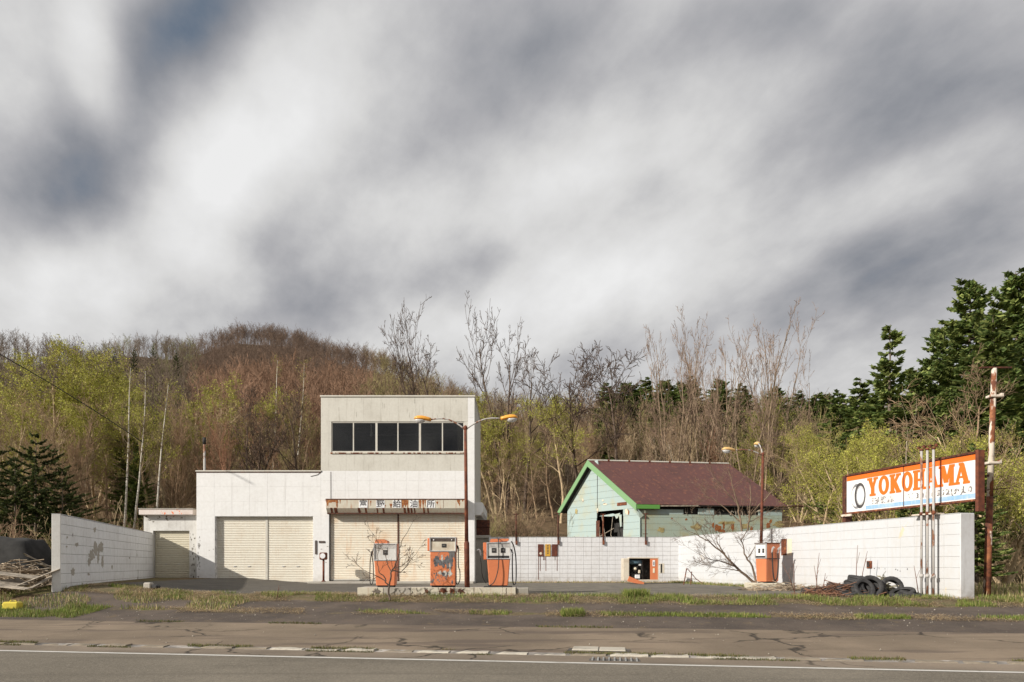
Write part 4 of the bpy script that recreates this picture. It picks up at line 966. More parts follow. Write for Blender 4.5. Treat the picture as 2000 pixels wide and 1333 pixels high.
def hose(parent, pts, r=0.013):
    P = [Vector(p) for p in pts]; out = []
    for i in range(len(P) - 1):
        p0 = P[max(i - 1, 0)]; p1 = P[i]; p2 = P[i + 1]; p3 = P[min(i + 2, len(P) - 1)]
        for k in range(6):
            t = k / 6; out.append(tuple(0.5 * ((2 * p1) + (-p0 + p2) * t + (2 * p0 - 5 * p1 + 4 * p2 - p3) * t * t + (-p0 + 3 * p1 - 3 * p2 + p3) * t ** 3)))
    out.append(tuple(P[-1])); return MB().tube(out, r, 8).build('hose', M['black'], parent, True)


def pump(label, px, Y, zb, w, d, h, hh, taper, body, windows, rz=0.0, head_w=None, topstrip=True, dial=None):
    t = thing('fuel_pump', label, 'fuel pump', (px2(px, Y), Y, zb), rz, 'orange fuel pumps')
    hw = (head_w or w) / 2; bw_ = w / 2 - 0.01; tb = bw_ - taper; db = d / 2; z1 = h - hh
    MB().bbox(-tb + 0.03, tb - 0.03, -db + 0.05, db - 0.05, 0, 0.06, 0.008).build('plinth', M['dark'], t)
    c = 0.02
    def ring(x, y, z): return [(-x + c, -y, z), (x - c, -y, z), (x, -y + c, z), (x, y - c, z), (x - c, y, z), (-x + c, y, z), (-x, y - c, z), (-x, -y + c, z)]
    bo = MB().loft([ring(tb, db - taper * 0.7, 0.05), ring(tb + 0.002, db - taper * 0.7, 0.07), ring(bw_, db, z1 - 0.01)]).build('body', body, t)
    MB().bbox(-hw, hw, -db + 0.03, db, z1 - 0.008, h, 0.012).build('head', body, t)
    # front frame of dull steel
    f = MB(); fw = 0.028; y0, y1 = -db - 0.02, -db + 0.028
    f.bbox(-hw, hw, y0, y1, z1, z1 + fw, .004).bbox(-hw, hw, y0, y1, h - fw, h, .004).bbox(-hw, -hw + fw, y0, y1, z1 + fw + .001, h - fw - .001, .004).bbox(hw - fw, hw, y0, y1, z1 + fw + .001, h - fw - .001, .004)
    fo = f.build('head_frame', M['chrome'], t)
    da = MB().box(-hw + fw, hw - fw, -db + 0.012, -db + 0.027, z1 + fw, h - fw).build('dial_panel', dial or M['dial'], t)
    if topstrip:
        MB().box(-hw + fw + .01, hw - fw - .01, -db + 0.004, -db + 0.0115, h - fw - hh * 0.22, h - fw - 0.008).build('number_strip', M['brown'] if topstrip == 2 else plain('grey_strip', (0.42, 0.40, 0.38), 0.4), da)
    for (wx, wz, ww, wh) in windows:
        wo = MB().bbox(wx - ww / 2, wx + ww / 2, -db - 0.004, -db + 0.0115, z1 + wz - wh / 2, z1 + wz + wh / 2, .003).build('counter_window', M['black'], da)
        MB().box(wx - ww * 0.3, wx + ww * 0.3, -db - 0.006, -db - 0.0045, z1 + wz - wh * 0.1, z1 + wz + wh * 0.2).build('counter_digits', plain('digit_plate', (0.12, 0.11, 0.1), 0.5), wo)
    return t, z1, db, hw


s = F / 18.95 / 1.0
mY = 18.95; pm = lambda n: n / (F / 19.1)
itp = it + 0.0
# pump A: px 733-777, top 1062, base 1145
hA = pz(1062, 19.1) - itp
tA, z1, db, hw = pump('tapered orange fuel pump with loose lid behind the small bare tree, leftmost on the island', 755, 19.25, itp, 0.63, 0.42, hA, 0.48, 0.045, M['orange'], [(0.0, 0.23, 0.12, 0.13)], head_w=0.64)
MB().prism([(-0.30, hA + 0.002), (0.06, hA + 0.002), (0.05, hA + 0.07), (-0.02, hA + 0.11), (-0.26, hA + 0.11), (-0.29, hA + 0.08)], -0.18, 0.15).build('lid', M['orange'], tA)
nz_ = MB(); nozzle(nz_, (-0.42, -0.05, hA - 0.32), 1.0, 1); nz_.build('nozzle', M['black'], tA)
hose(tA, [(-0.33, 0, hA - 0.02), (-0.40, -0.02, hA - 0.3), (-0.37, -0.02, 0.6), (-0.37, -0.03, 0.2), (-0.42, -0.04, 0.07), (-0.46, -0.04, 0.2), (-0.45, -0.05, 0.7), (-0.42, -0.05, hA - 0.33)])
# pump B: px 838-893, top 1050
hB = pz(1050, 19.1) - itp
tB, z1, db, hw = pump('boxy fuel pump with badly peeled orange paint in the middle of the island', 866.5, 19.25, itp, 0.72, 0.46, hB, 0.40, 0.0, M['orangebad'], [(0.03, 0.17, 0.12, 0.10)], head_w=0.74, topstrip=2,
                      dial=painted('rust_run_dial', (0.62, 0.58, 0.48), (0.3, 0.2, 0.12), 0.5, 3, 0.4, streaks=0.8, streak_col=(0.33, 0.14, 0.05), bump=0))
for xx in (-0.25, 0.25): MB().ellipsoid((xx, -db - 0.002, hB - 0.075), 0.02, 0.02, 0.02, 8, 5).build('lamp_stud', M['kanjiw'], tB)
MB().bbox(-hw - 0.07, -hw - 0.003, -0.15, 0.2, z1 + 0.02, hB - 0.02, 0.01).build('side_panel', M['orange'], tB)
qp = random.Random(77)
def flake(parent, x, z, rx, rz, y, mat, name='peeled_patch'):
    n = 18; MB().prism([(x + rx * math.cos(2 * math.pi * i / n) * (k := qp.uniform(.55, 1.15)), z + rz * math.sin(2 * math.pi * i / n) * k) for i in range(n)], y - 0.0012, y).build(name, mat, parent)
pgrey = plain('bare_primer', (0.10, 0.10, 0.105), 0.7, 0, 0.35, 14); pwhite = plain('chalky_primer', (0.42, 0.40, 0.36), 0.8, 0, 0.3, 14)
for (x_, z_, a_, b_, m_) in ((-.17, .76, .10, .13, pgrey), (-.03, .70, .12, .10, pgrey), (.12, .76, .09, .13, pgrey), (-.20, .64, .05, .10, pgrey), (.24, .72, .05, .22, pgrey), (.02, .60, .05, .09, pgrey), (.14, .60, .05, .1, pgrey), (-.02, .80, .03, .10, pwhite), (.20, .55, .03, .16, pwhite), (-.08, .40, .07, .06, pwhite), (.06, .38, .08, .08, pwhite), (.2, .38, .07, .09, pwhite), (.02, .36, .06, .07, pgrey), (.13, .36, .02, .06, pgrey), (-.24, .38, .02, .03, pgrey), (-.18, .38, .02, .04, pgrey), (.26, .14, .03, .06, pgrey), (-.1, .15, .03, .015, pgrey)):
    flake(tB, x_, z_, a_, b_, -db - 0.0008 * qp.uniform(1, 4), m_)
nz_ = MB(); nozzle(nz_, (hw + 0.05, -0.05, hB - 0.34), 1.0, -1); nz_.build('nozzle', M['black'], tB)
hose(tB, [(hw + 0.05, -0.05, hB - 0.34), (hw + 0.05, -0.05, 0.6), (hw + 0.09, -0.04, 0.45), (hw + 0.09, -0.04, 0.2), (hw + 0.03, -0.02, 0.08), (hw - 0.03, 0.0, 0.16), (hw - 0.01, 0.02, 0.3)])
# pump C: px 951-1000, top 1060
hC = pz(1060, 19.1) - itp
tC, z1, db, hw = pump('tapered orange fuel pump with two dark counters and hoses, rightmost on the island', 974, 19.25, itp, 0.66, 0.42, hC, 0.47, 0.055, M['orange'], [(-0.13, 0.25, 0.12, 0.13), (0.12, 0.25, 0.12, 0.13)], head_w=0.67)
MB().box(-hw + 0.04, hw - 0.04, -db + 0.006, -db + 0.0115, z1 + 0.035, z1 + 0.10).build('number_strip', M['black'], tC)
MB().bbox(-hw - 0.10, -hw - 0.003, -0.1, 0.2, z1 - 0.01, hC - 0.0, 0.01).build('side_panel', M['orange'], tC)
MB().prism([(-0.25, hC + 0.003), (0.25, hC + 0.04), (0.30, hC + 0.08), (0.26, hC + 0.11), (-0.22, hC + 0.10)], -0.12, 0.12).build('lid', M['orange'], tC)
nz_ = MB(); nozzle(nz_, (-hw - 0.17, -0.02, hC - 0.34), 1.25, -1); nz_.build('nozzle', M['lens'], tC)
nz_ = MB(); nozzle(nz_, (hw + 0.05, -0.05, hC - 0.30), 0.95, -1); nz_.build('nozzle', M['black'], tC)
hose(tC, [(-0.02, -0.1, hC + 0.13), (0.0, -db - 0.05, hC + 0.02), (0.01, -db - 0.06, 0.8), (-0.02, -db - 0.08, 0.45), (-0.12, -db - 0.1, 0.15), (-0.25, -db - 0.07, 0.05), (-0.30, -db + 0.05, 0.07)])
hose(tC, [(hw + 0.05, -0.05, hC - 0.32), (hw + 0.05, -0.05, 0.6), (hw + 0.06, -0.05, 0.2), (hw + 0.10, -0.05, 0.06), (hw + 0.155, -0.05, 0.2), (hw + 0.15, 0.0, 0.8), (hw + 0.09, 0.05, hC - 0.1), (hw + 0.02, 0.05, hC + 0.04)], 0.017)
hose(tC, [(-hw - 0.18, -0.02, hC - 0.42), (-hw - 0.15, -0.02, 0.6), (-hw - 0.12, -0.02, 0.3), (-hw - 0.02, -0.02, 0.1)], 0.009)
# pump D by the right wall on its own block
YD = 22.6; zD = pz(1139, YD)
bk = thing('pump_plinth', 'short whitish concrete plinth carrying the pump by the right wall', 'plinth', (px2(1496, YD), YD, 0))
MB().bbox(px2(1467, YD) - px2(1496, YD), px2(1532, YD) - px2(1496, YD) - 0.1, -0.35, 0.7, -0.15, zD, 0.03).build('plinth_block', M['island'], bk)
MB().bbox(px2(1467, YD) - px2(1496, YD) - 0.02, 0.55, -0.45, -0.352, -0.15, zD - 0.1, 0.03).build('plinth_lip', M['concrete'], bk)
hD = pz(1062, YD) - zD
tD, z1, db, hw = pump('orange fuel pump turned half sideways on the plinth beside the right wall', 1499, YD + 0.15, zD + 0.001, 0.50, 0.60, hD, 0.50, 0.03, M['orange'], [(-0.07, 0.26, 0.08, 0.14), (0.11, 0.26, 0.08, 0.14)], rz=R(-66), head_w=0.50, topstrip=False,
                      dial=painted('pale_dial', (0.70, 0.70, 0.69), (0.4, 0.35, 0.3), 0.2, 3, 0.4, streaks=0.1, bump=0))
MB().box(-hw + 0.03, hw - 0.03, -db + 0.004, -db + 0.0115, z1 + 0.03, z1 + 0.09).build('number_strip', M['black'], tD)
MB().bbox(-hw - 0.02, hw + 0.02, -db - 0.03, db + 0.02, hD + 0.001, hD + 0.025, 0.005).build('lid', M['rustdark'], tD)
nz_ = MB(); nozzle(nz_, (hw + 0.05, -0.10, hD - 0.28), 1.3, 1); nozzle(nz_, (hw + 0.06, 0.14, hD - 0.3), 1.3, 1); nz_.build('nozzle', M['chrome'], tD)
hose(tD, [(hw + 0.05, -0.10, hD - 0.2), (hw + 0.05, -0.08, 0.7), (hw + 0.06, -0.06, 0.3), (hw + 0.07, 0.0, 0.08), (hw + 0.07, 0.1, 0.2), (hw + 0.08, 0.14, 0.6), (hw + 0.06, 0.14, hD - 0.32)], 0.022)
MB().box(hw + 0.002, hw + 0.012, -db + 0.05, db - 0.02, z1 - 0.01, z1 + 0.01).build('trim_strip', M['dark'], tD)

# toppled gutted pump cabinet
YE = 28.8; ez = lambda p: pz(p, YE); exx = lambda p: px2(p, YE) - px2(1256, YE)
cab = thing('toppled_pump_cabinet', 'gutted pump cabinet lying on its side against the back wall with open machinery', 'fuel pump', (px2(1256, YE), YE, 0), 0)
cw = painted('cabinet_paint', (0.60, 0.55, 0.45), (0.25, 0.12, 0.05), 0.4, 3, 0.6, chips=(0.22, 0.08, 0.03), chip_amt=-0.04, chip_scale=7, streaks=0.3)
x0, x1, x2_, x3 = exx(1217), exx(1229), exx(1270), exx(1287); zb_, zt_ = ez(1135), ez(1089)
MB().bbox(x0, x1, 0, 0.55, zb_, zt_ - 0.04, 0.015).build('end_box', cw, cab)
MB().bbox(x1, x3, 0.0, 0.55, zt_ - 0.05, zt_, 0.01).build('top_plate', cw, cab); MB().bbox(x1, x3, 0.0, 0.55, zb_, zb_ + 0.05, 0.01).build('bottom_plate', cw, cab)
MB().box(x1, x3, 0.50, 0.55, zb_ + 0.05, zt_ - 0.05).build('back_plate', M['dark'], cab)
MB().bbox(x2_, x3 - 0.04, 0.01, 0.04, zb_ + 0.052, zt_ - 0.052, 0.005).build('side_panel', M['orange'], cab)
MB().bbox(x2_ + 0.10, x2_ + 0.20, -0.004, 0.009, zt_ - 0.38, zt_ - 0.12, 0.003).build('name_plate', M['kanjiw'], cab)
MB().bbox(x2_ + 0.13, x2_ + 0.17, -0.007, -0.0045, zt_ - 0.33, zt_ - 0.18, 0.001).build('name_plate', M['ink'], cab)
MB().bbox(x2_ + 0.11, x2_ + 0.19, -0.004, 0.009, zt_ - 0.66, zt_ - 0.46, 0.003).build('name_plate', M['creampatch'], cab)
MB().bbox(x3 - 0.04, x3, 0.0, 0.5, zb_ + 0.052, zt_ - 0.052, 0.008).build('side_frame', cw, cab)
MB().tube([(x1 + 0.03, 0.25, zt_ - 0.2), (x1 + 0.55, 0.25, zt_ - 0.2)], [0.10, 0.10], 14).build('motor', plain('motor_blue', (0.10, 0.17, 0.22), 0.4, 0.2), cab, True)
mm = MB(); q = random.Random(9)
mm.tube([(x1 + 0.55, 0.22, zt_ - 0.2), (x1 + 0.6, 0.2, zt_ - 0.35), (x1 + 0.5, 0.2, zt_ - 0.42)], 0.02, 8)
mm.ellipsoid((x1 + 0.28, 0.22, zt_ - 0.50), 0.14, 0.14, 0.14, 12, 8); mm.bbox(x1 + 0.1, x1 + 0.45, 0.2, 0.45, zb_ + 0.06, zb_ + 0.32, 0.02); mm.tube([(x1 + 0.6, 0.3, zb_ + 0.06), (x1 + 0.6, 0.3, zt_ - 0.1)], 0.05, 10)
for k in range(8): a = (x1 + q.uniform(0.05, 0.6), 0.1, zb_ + q.uniform(0.1, 0.8)); mm.tube([a, (a[0] + q.uniform(-.15, .15), 0.12, a[2] - 0.1), (a[0] + q.uniform(-.2, .2), 0.1, a[2] - 0.25)], 0.01, 5)
mm.build('pump_gear', plain('oily_metal', (0.05, 0.045, 0.04), 0.35, 0.5), cab)
MB().bbox(x1 + 0.26, x1 + 0.46, 0.05, 0.2, zb_ + 0.10, zb_ + 0.26, 0.01).build('meter_block', M['kanjiw'], cab); MB().bbox(x1 + 0.40, x1 + 0.48, 0.06, 0.16, zb_ + 0.32, zb_ + 0.46, 0.01).build('meter_block', M['creampatch'], cab)
MB().ellipsoid((x1 + 0.27, 0.08, zt_ - 0.48), 0.06, 0.05, 0.06, 8, 6).build('filter_bowl', M['creampatch'], cab); MB().bbox(x1 + 0.42, x1 + 0.52, 0.08, 0.14, zt_ - 0.36, zt_ - 0.28, .01).build('meter_block', M['lens'], cab)
MB().bbox(exx(1289), exx(1297.5), -0.02, 0.02, ez(1120), ez(1101), 0.008).build('hinged_door', cw, cab); MB().box(exx(1289.8), exx(1293), -0.025, -0.021, ez(1119), ez(1102)).build('door_recess', M['dark'], cab)
MB().tube([(exx(1287), 0, ez(1103)), (exx(1290), 0, ez(1103))], 0.015, 6).build('hinge', M['rustdark'], cab)
YP = 28.3; lp = MB().prism([(px2(1225, YP), pz(1135.5, YP)), (px2(1229, YP), pz(1126, YP)), (px2(1258, YP), pz(1138, YP)), (px2(1257, YP), pz(1141.5, YP)), (px2(1240, YP), pz(1139.5, YP))], YP - 0.03, YP + 0.05)
px0_ = px2(1240, YP); lp.v = [(a - px0_, b - YP, c) for a, b, c in lp.v]
tag(lp.build('loose_panel', M['orange'], None, loc=(px0_, YP, 0)), 'loose orange sheet panel lying in front of the toppled cabinet', 'panel')

# ------------------------------------------------------------------ aqua house behind the wall
A0 = Vector((px2(1243, 45.0), 45.0)); L0 = Vector((px2(1090, 51.6), 51.6)); M0 = (A0 + L0) / 2
# apex seen at column 1148
rid = Vector((10.65, 1.64)); rn = rid.normalized(); gn = (A0 - L0).normalized(); GW = (A0 - L0).length; RLh = rid.length
ZE = pz(985, A0.y); 
# slide apex along gable to match its column
ta_, Ya_ = online((L0.x, L0.y), (gn.x, gn.y), 1148); ZR = pz(900, Ya_)
AP = L0 + gn * ta_
ho = thing('aqua_house', 'derelict aqua-green house with maroon roof and green gable boards behind the back wall', 'house', (0, 0, 0))
def P3(b, z): return (b.x, b.y, z)
def slab(name, pts, th, mat, parent, nrm=None):
    a, b, c = Vector(pts[0]), Vector(pts[1]), Vector(pts[2]); n = (b - a).cross(c - a).normalized()
    if n.z < 0: n = -n
    if nrm is not None: n = nrm
    k = len(pts); vs = [tuple(Vector(p)) for p in pts] + [tuple(Vector(p) - n * th) for p in pts]
    return MB().add(vs, [tuple(range(k)), tuple(range(2 * k - 1, k - 1, -1))] + [(i, (i + 1) % k, (i + 1) % k + k, i + k) for i in range(k)]).build(name, mat, parent)
ZEL = pz(1000, L0.y)
nsh = 10
for k in range(nsh):     # roof sheets along the ridge
    s0, s1 = RLh * k / nsh + 0.006, RLh * (k + 1) / nsh - 0.006
    slab('roof_sheet', [P3(A0 + rn * s0, ZE), P3(A0 + rn * s1, ZE), P3(AP + rn * s1, ZR), P3(AP + rn * s0, ZR)], 0.05, M['roofm'], ho)
    slab('roof_sheet', [P3(L0 + rn * s0, ZEL), P3(L0 + rn * s1, ZEL), P3(AP + rn * s1, ZR), P3(AP + rn * s0, ZR)], 0.05, M['roofm'], ho)
dn = Vector((0, 0, -0.05))
slab('roof_deck', [P3(A0, ZE - 0.07), P3(A0 + rn * RLh, ZE - 0.07), P3(AP + rn * RLh, ZR - 0.07), P3(AP, ZR - 0.07)], 0.05, M['dark'], ho)
slab('roof_deck', [P3(L0, ZEL - 0.07), P3(L0 + rn * RLh, ZEL - 0.07), P3(AP + rn * RLh, ZR - 0.07), P3(AP, ZR - 0.07)], 0.05, M['dark'], ho)
for k in range(7):
    s0, s1 = RLh * k / 7, RLh * (k + 1) / 7 - 0.03; sag = 0.0
    MB().tube([P3(AP + rn * s0, ZR + 0.03), P3(AP + rn * s1, ZR + 0.03)], 0.06, 8).build('ridge_cap', M['metalw'], ho)
    if k: MB().tube([P3(AP + rn * (s0 - 0.08), ZR + 0.035), P3(AP + rn * (s0 + 0.06), ZR + 0.035)], 0.066, 8).build('ridge_joint', M['rust'], ho)
# rake boards (green)
def rake(a, za, b, zb, hgt):
    o = rn * -0.04
    pts = [P3(a + o, za + 0.03), P3(b + o, zb + 0.03), P3(b + o, zb - hgt), P3(a + o, za - hgt)]
    return slab('gable_board', pts, 0.05, M['green'], ho, Vector((rn.x, rn.y, 0)) * -1)
rake(A0, ZE, AP, ZR, 0.42); rake(L0, ZEL, AP, ZR, 0.42)
# eave fascia: green stub then broken
slab('fascia', [P3(A0 + rn * 0.02 - Vector((0, .03)), ZE - 0.03), P3(A0 + rn * 1.6 - Vector((0, .03)), ZE - 0.03), P3(A0 + rn * 1.6 - Vector((0, .03)), ZE - 0.30), P3(A0 + rn * 0.02 - Vector((0, .03)), ZE - 0.30)], 0.04, painted('green_fascia', (0.11, 0.30, 0.06), (0.1, 0.3, 0.05), 0.3, 2, 0.5), ho, Vector((0, 1, 0)))
slab('fascia', [P3(A0 + rn * 1.65 - Vector((0, .02)), ZE - 0.06), P3(A0 + rn * 4.3 - Vector((0, .02)), ZE - 0.02), P3(A0 + rn * 4.3 - Vector((0, .02)), ZE - 0.10), P3(A0 + rn * 1.65 - Vector((0, .02)), ZE - 0.14)], 0.04, M['wood'], ho, Vector((0, 1, 0)))
MB().tube([P3(A0 + rn * (RLh - 1.0), ZE - 0.05), P3(A0 + rn * (RLh + 1.1), ZE + 0.02)], 0.05, 4).build('loose_gutter', M['rustdark'], ho)
# gable wall boards with torn opening
off = rn * 0.45
ga, gb = 0.42, GW - 0.30
hole0 = online((L0.x + off.x, L0.y + off.y), (gn.x, gn.y), 1166)[0]; hole1 = online((L0.x + off.x, L0.y + off.y), (gn.x, gn.y), 1217)[0]
zh = 4.25
def rake_z(t):
    return (ZEL + (ZR - ZEL) * t / ta_) if t < ta_ else (ZE + (ZR - ZE) * (GW - t) / (GW - ta_))
def gpoly(name, pts, mat, th=0.03, push=0.0, parent=ho):
    o = off + rn * (-push)
    P = [P3(L0 + gn * t + o, z) for t, z in pts]
    return slab(name, P, th, mat, parent, Vector((rn.x, rn.y, 0)) * -1)
seam = online((L0.x + off.x, L0.y + off.y), (gn.x, gn.y), 1167)[0]
qh = random.Random(21)
zrow = 0.0
while zrow < ZR - 0.3:
    z1_ = zrow + 0.46; za_, zb__ = zrow + 0.006, z1_ - 0.006
    def clip_t(z, left):   # where the rake line drops below z
        if left: return max(ga, (z - ZEL + 0.12) / ((ZR - ZEL) / ta_))
        return min(gb, GW - (z - ZE + 0.12) / ((ZR - ZE) / (GW - ta_)))
    ints = [(None, seam - 0.008), (seam + 0.008, None)]
    if zrow < zh - 0.1 and zrow > -1: ints = [(None, hole0 - qh.uniform(0, .12)), (hole1 + qh.uniform(0, .05), None)]
    for a, b in ints:
        l0, l1 = clip_t(za_, True), clip_t(zb__, True); r0, r1 = clip_t(za_, False), clip_t(zb__, False)
        A_, B_ = (l0 if a is None else a), (r0 if b is None else b); A2, B2 = (l1 if a is None else a), (r1 if b is None else b)
        if A2 >= B2: B2 = A2 = (max(min(A2, B_), A_))
        if A_ < B_ - 0.02:
            pts = [(A_, za_), (B_, za_), (B2, zb__), (A2, zb__)] if B2 > A2 + 0.01 else [(A_, za_), (B_, za_), (A2, zb__)]
            gpoly('siding_board', pts, M['aqua'], push=qh.uniform(0, .006))
    zrow = z1_
gpoly('seam_strip', [(seam - 0.02, zh), (seam + 0.02, zh), (seam + 0.02, rake_z(seam) - 0.25), (seam - 0.02, rake_z(seam) - 0.25)], M['dark'], push=0.02)
# torn sheets round the opening
for pts in ([(hole0 + .3, zh + .02), (hole1 - .9, zh + .12), (hole1 - .5, zh + .0), (hole1 - 1.0, zh - .08)], [(hole1 - .8, zh + .05), (hole1 - .2, zh + .12), (hole1 - .45, zh - .22), (hole1 - .6, zh - .25)], [(hole1 - .25, zh), (hole1, zh), (hole1, zh - .8), (hole1 - .12, zh - .85)], [(hole0 - .02, zh - .3), (hole0 + .35, zh - .28), (hole0 + .25, 2.0), (hole0 - .02, 2.0)]):
    gpoly('torn_sheet', pts, M['aqua'] if pts[0][1] > zh - .2 else M['rustdark'], 0.015, qh.uniform(.02, .12))
for (ta__, za__, tb__, zb___) in ((hole0 + .5, zh, hole0 + .9, 2.6), (hole1 - 1.0, zh - .1, hole1 - 1.2, 2.9), (hole1 - 1.2, 2.9, hole1 - .8, 2.1), (hole0 + .2, 2.8, hole1 - .9, 3.35), (hole0 + .3, 3.5, hole0 + .25, 1.5)):
    a = L0 + gn * ta__ + off; b = L0 + gn * tb__ + off; MB().tube([P3(a, za__), P3(b, zb___)], 0.025, 5).build('broken_lath', M['wood'], ho)
gpoly('vent_slot', [(hole1 - .55, zh + .62), (hole1 + .35, zh + .62), (hole1 + .35, zh + .84), (hole1 - .55, zh + .84)], M['rust'], push=0.03)
# side wall
SO = A0 + off - gn * 0.30
def spoly(name, pts, mat, th=0.03, push=0.0):
    o = gn * push; P = [P3(SO + rn * t + o, z) for t, z in pts]; return slab(name, P, th, mat, ho, Vector((gn.x, gn.y, 0)))
SLh = RLh - 0.6
ztop_s = ZE - 0.62; zr_ = 0.2
while zr_ < ztop_s - 0.05:
    zt2 = min(zr_ + 0.42, ztop_s); cuts = [0, SLh * .27 + qh.uniform(-.2, .2), SLh * .55, SLh * .8 + qh.uniform(-.2, .2), SLh]
    for a, b in zip(cuts[:-1], cuts[1:]): spoly('siding_board', [(a + .004, zr_ + .005), (b - .004, zr_ + .005), (b - .004, zt2 - .005), (a + .004, zt2 - .005)], M['aqua2'], push=qh.uniform(0, .008))
    zr_ = zt2
spoly('siding_board', [(0, ztop_s), (SLh * .3, ztop_s), (SLh * .3, ZE - .3), (0, ZE - .3)], M['aqua'])
spoly('siding_board', [(SLh * .40, ztop_s), (SLh * .51, ztop_s), (SLh * .51, ZE - .22), (SLh * .40, ZE - .22)], M['aqua'], push=.05)
spoly('siding_board', [(SLh * .83, ztop_s), (SLh, ztop_s), (SLh, ZE - .25), (SLh * .83, ZE - .35)], M['aqua'], push=.01)
spoly('torn_sheet', [(SLh * .80, ztop_s + .2), (SLh * .86, ztop_s + .35), (SLh * .88, ZE - .15), (SLh * .83, ZE - .2)], M['creampatch'], .01, .1)
qz = random.Random(63)
def wpatch(px_, py_, rx, ry, mat, P=SO, D=rn, fn=None):
    t_, Yw = online((P.x, P.y), (D.x, D.y), px_); z_ = pz(py_, Yw); n = 13; k_ = Yw / F
    pts = []
    for i in range(n):
        f_ = qz.uniform(.45, 1.1); pts.append((t_ + rx * k_ * math.cos(2 * math.pi * i / n) * f_, z_ + ry * k_ * math.sin(2 * math.pi * i / n) * f_))
    (fn or spoly)('rust_patch', pts, mat, .004, push=.016 if fn is None else .03)
for (a, b_, c_, d_) in ((1392, 1026, 4, 6), (1402, 1032, 7, 9), (1413, 1025, 3, 9), (1410, 1037, 8, 5), (1430, 1030, 4, 9), (1500, 1026, 6, 8), (1505, 1018, 4, 5), (1340, 1015, 3, 3), (1312, 1013, 2, 2), (1467, 1033, 4, 6)): wpatch(a, b_, c_, d_, M['rustor'])
ochre = plain('ochre_stain', (0.33, 0.27, 0.12), .8, 0, .3, 4)
for (a, b_, c_, d_) in ((1360, 1030, 14, 9), (1420, 1022, 22, 5), (1455, 1028, 12, 8), (1520, 1024, 14, 8), (1290, 1035, 10, 6)): wpatch(a, b_, c_, d_, ochre)
for (a, b_, c_, d_) in ((1139, 977, 3, 4), (1182, 985, 8, 2), (1168, 997, 3, 6), (1224, 999, 6, 8), (1178, 978, 4, 2), (1126, 1000, 5, 7)): wpatch(a, b_, c_, d_, M['creampatch'] if a != 1126 else ochre, L0 + off, gn, gpoly)
for (a, b_, c_, d_) in ((1139, 979, 1.2, 2), (1181, 984, 5, .8), (1167, 1000, 1, 3), (1228, 1001, 2, 6)): wpatch(a, b_, c_, d_, M['rustor'], L0 + off - rn * .01, gn, gpoly)
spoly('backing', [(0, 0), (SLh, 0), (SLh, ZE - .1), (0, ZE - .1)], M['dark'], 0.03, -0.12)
for k in range(26): t_ = qh.uniform(SLh * .3, SLh * .95); MB().tube([P3(SO + rn * t_ + gn * .02, ZE - qh.uniform(.1, .25)), P3(SO + rn * (t_ + qh.uniform(-.2, .2)) + gn * .05, ZE - qh.uniform(.35, .7))], qh.uniform(.008, .03), 4).build('broken_lath', M['wood'] if k % 3 else M['dark'], ho)
# far walls and floor
far = MB(); B1 = L0 + off + gn * 0.4
far.add([P3(SO + rn * SLh, 0), P3(B1 + rn * SLh, 0), P3(B1 + rn * SLh, ZE - .1), P3(AP + rn * (SLh + .4), ZR - .15), P3(SO + rn * SLh, ZE - .1), P3(B1, 0), P3(B1, ZE - .1)], [(0, 1, 2, 3, 4), (1, 5, 6, 2)])
far.build('far_wall', M['aqua'], ho)
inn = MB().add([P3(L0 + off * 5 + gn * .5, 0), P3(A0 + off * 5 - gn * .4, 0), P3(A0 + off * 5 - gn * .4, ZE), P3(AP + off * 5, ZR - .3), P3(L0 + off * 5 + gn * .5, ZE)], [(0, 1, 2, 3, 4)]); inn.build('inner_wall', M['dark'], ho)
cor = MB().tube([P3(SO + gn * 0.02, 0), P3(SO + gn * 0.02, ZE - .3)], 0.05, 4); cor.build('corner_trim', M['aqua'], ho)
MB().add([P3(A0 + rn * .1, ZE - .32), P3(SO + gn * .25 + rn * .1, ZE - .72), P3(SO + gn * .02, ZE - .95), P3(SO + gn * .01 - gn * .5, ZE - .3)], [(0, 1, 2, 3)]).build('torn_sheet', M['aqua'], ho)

# ------------------------------------------------------------------ tyres and small things
def tyre_mesh(r=0.31, w=0.20, name='tyre'):
    prof = [(r * .58, -w * .38), (r * .62, -w * .46), (r * .78, -w * .54), (r * .93, -w * .50), (r * .985, -w * .40), (r, -w * .30), (r, -w * .20), (r * .975, -w * .18), (r * .975, -w * .13), (r * 1.005, -w * .11),
            (r * 1.005, w * .11), (r * .975, w * .13), (r * .975, w * .18), (r, w * .20), (r, w * .30), (r * .985, w * .40), (r * .93, w * .50), (r * .78, w * .54), (r * .62, w * .46), (r * .58, w * .38), (r * .64, w * .30), (r * .9, w * .36), (r * .94, 0), (r * .9, -w * .36), (r * .64, -w * .30)]
    n = 40; k = len(prof); vs = []; fs = []
    for i in range(n):
        a = 2 * math.pi * i / n
        for j, (pr, pzz) in enumerate(prof):
            rr = pr * (0.985 if (i % 2 and 4 <= j <= 15) else 1.0); vs.append((rr * math.cos(a), rr * math.sin(a), pzz))
    for i in range(n):
        for j in range(k):
            a = i * k + j; b = i * k + (j + 1) % k; c = ((i + 1) % n) * k + (j + 1) % k; d = ((i + 1) % n) * k + j; fs.append((a, b, c, d))
    return MB().add(vs, fs).mesh(name, M['tyre'], True)


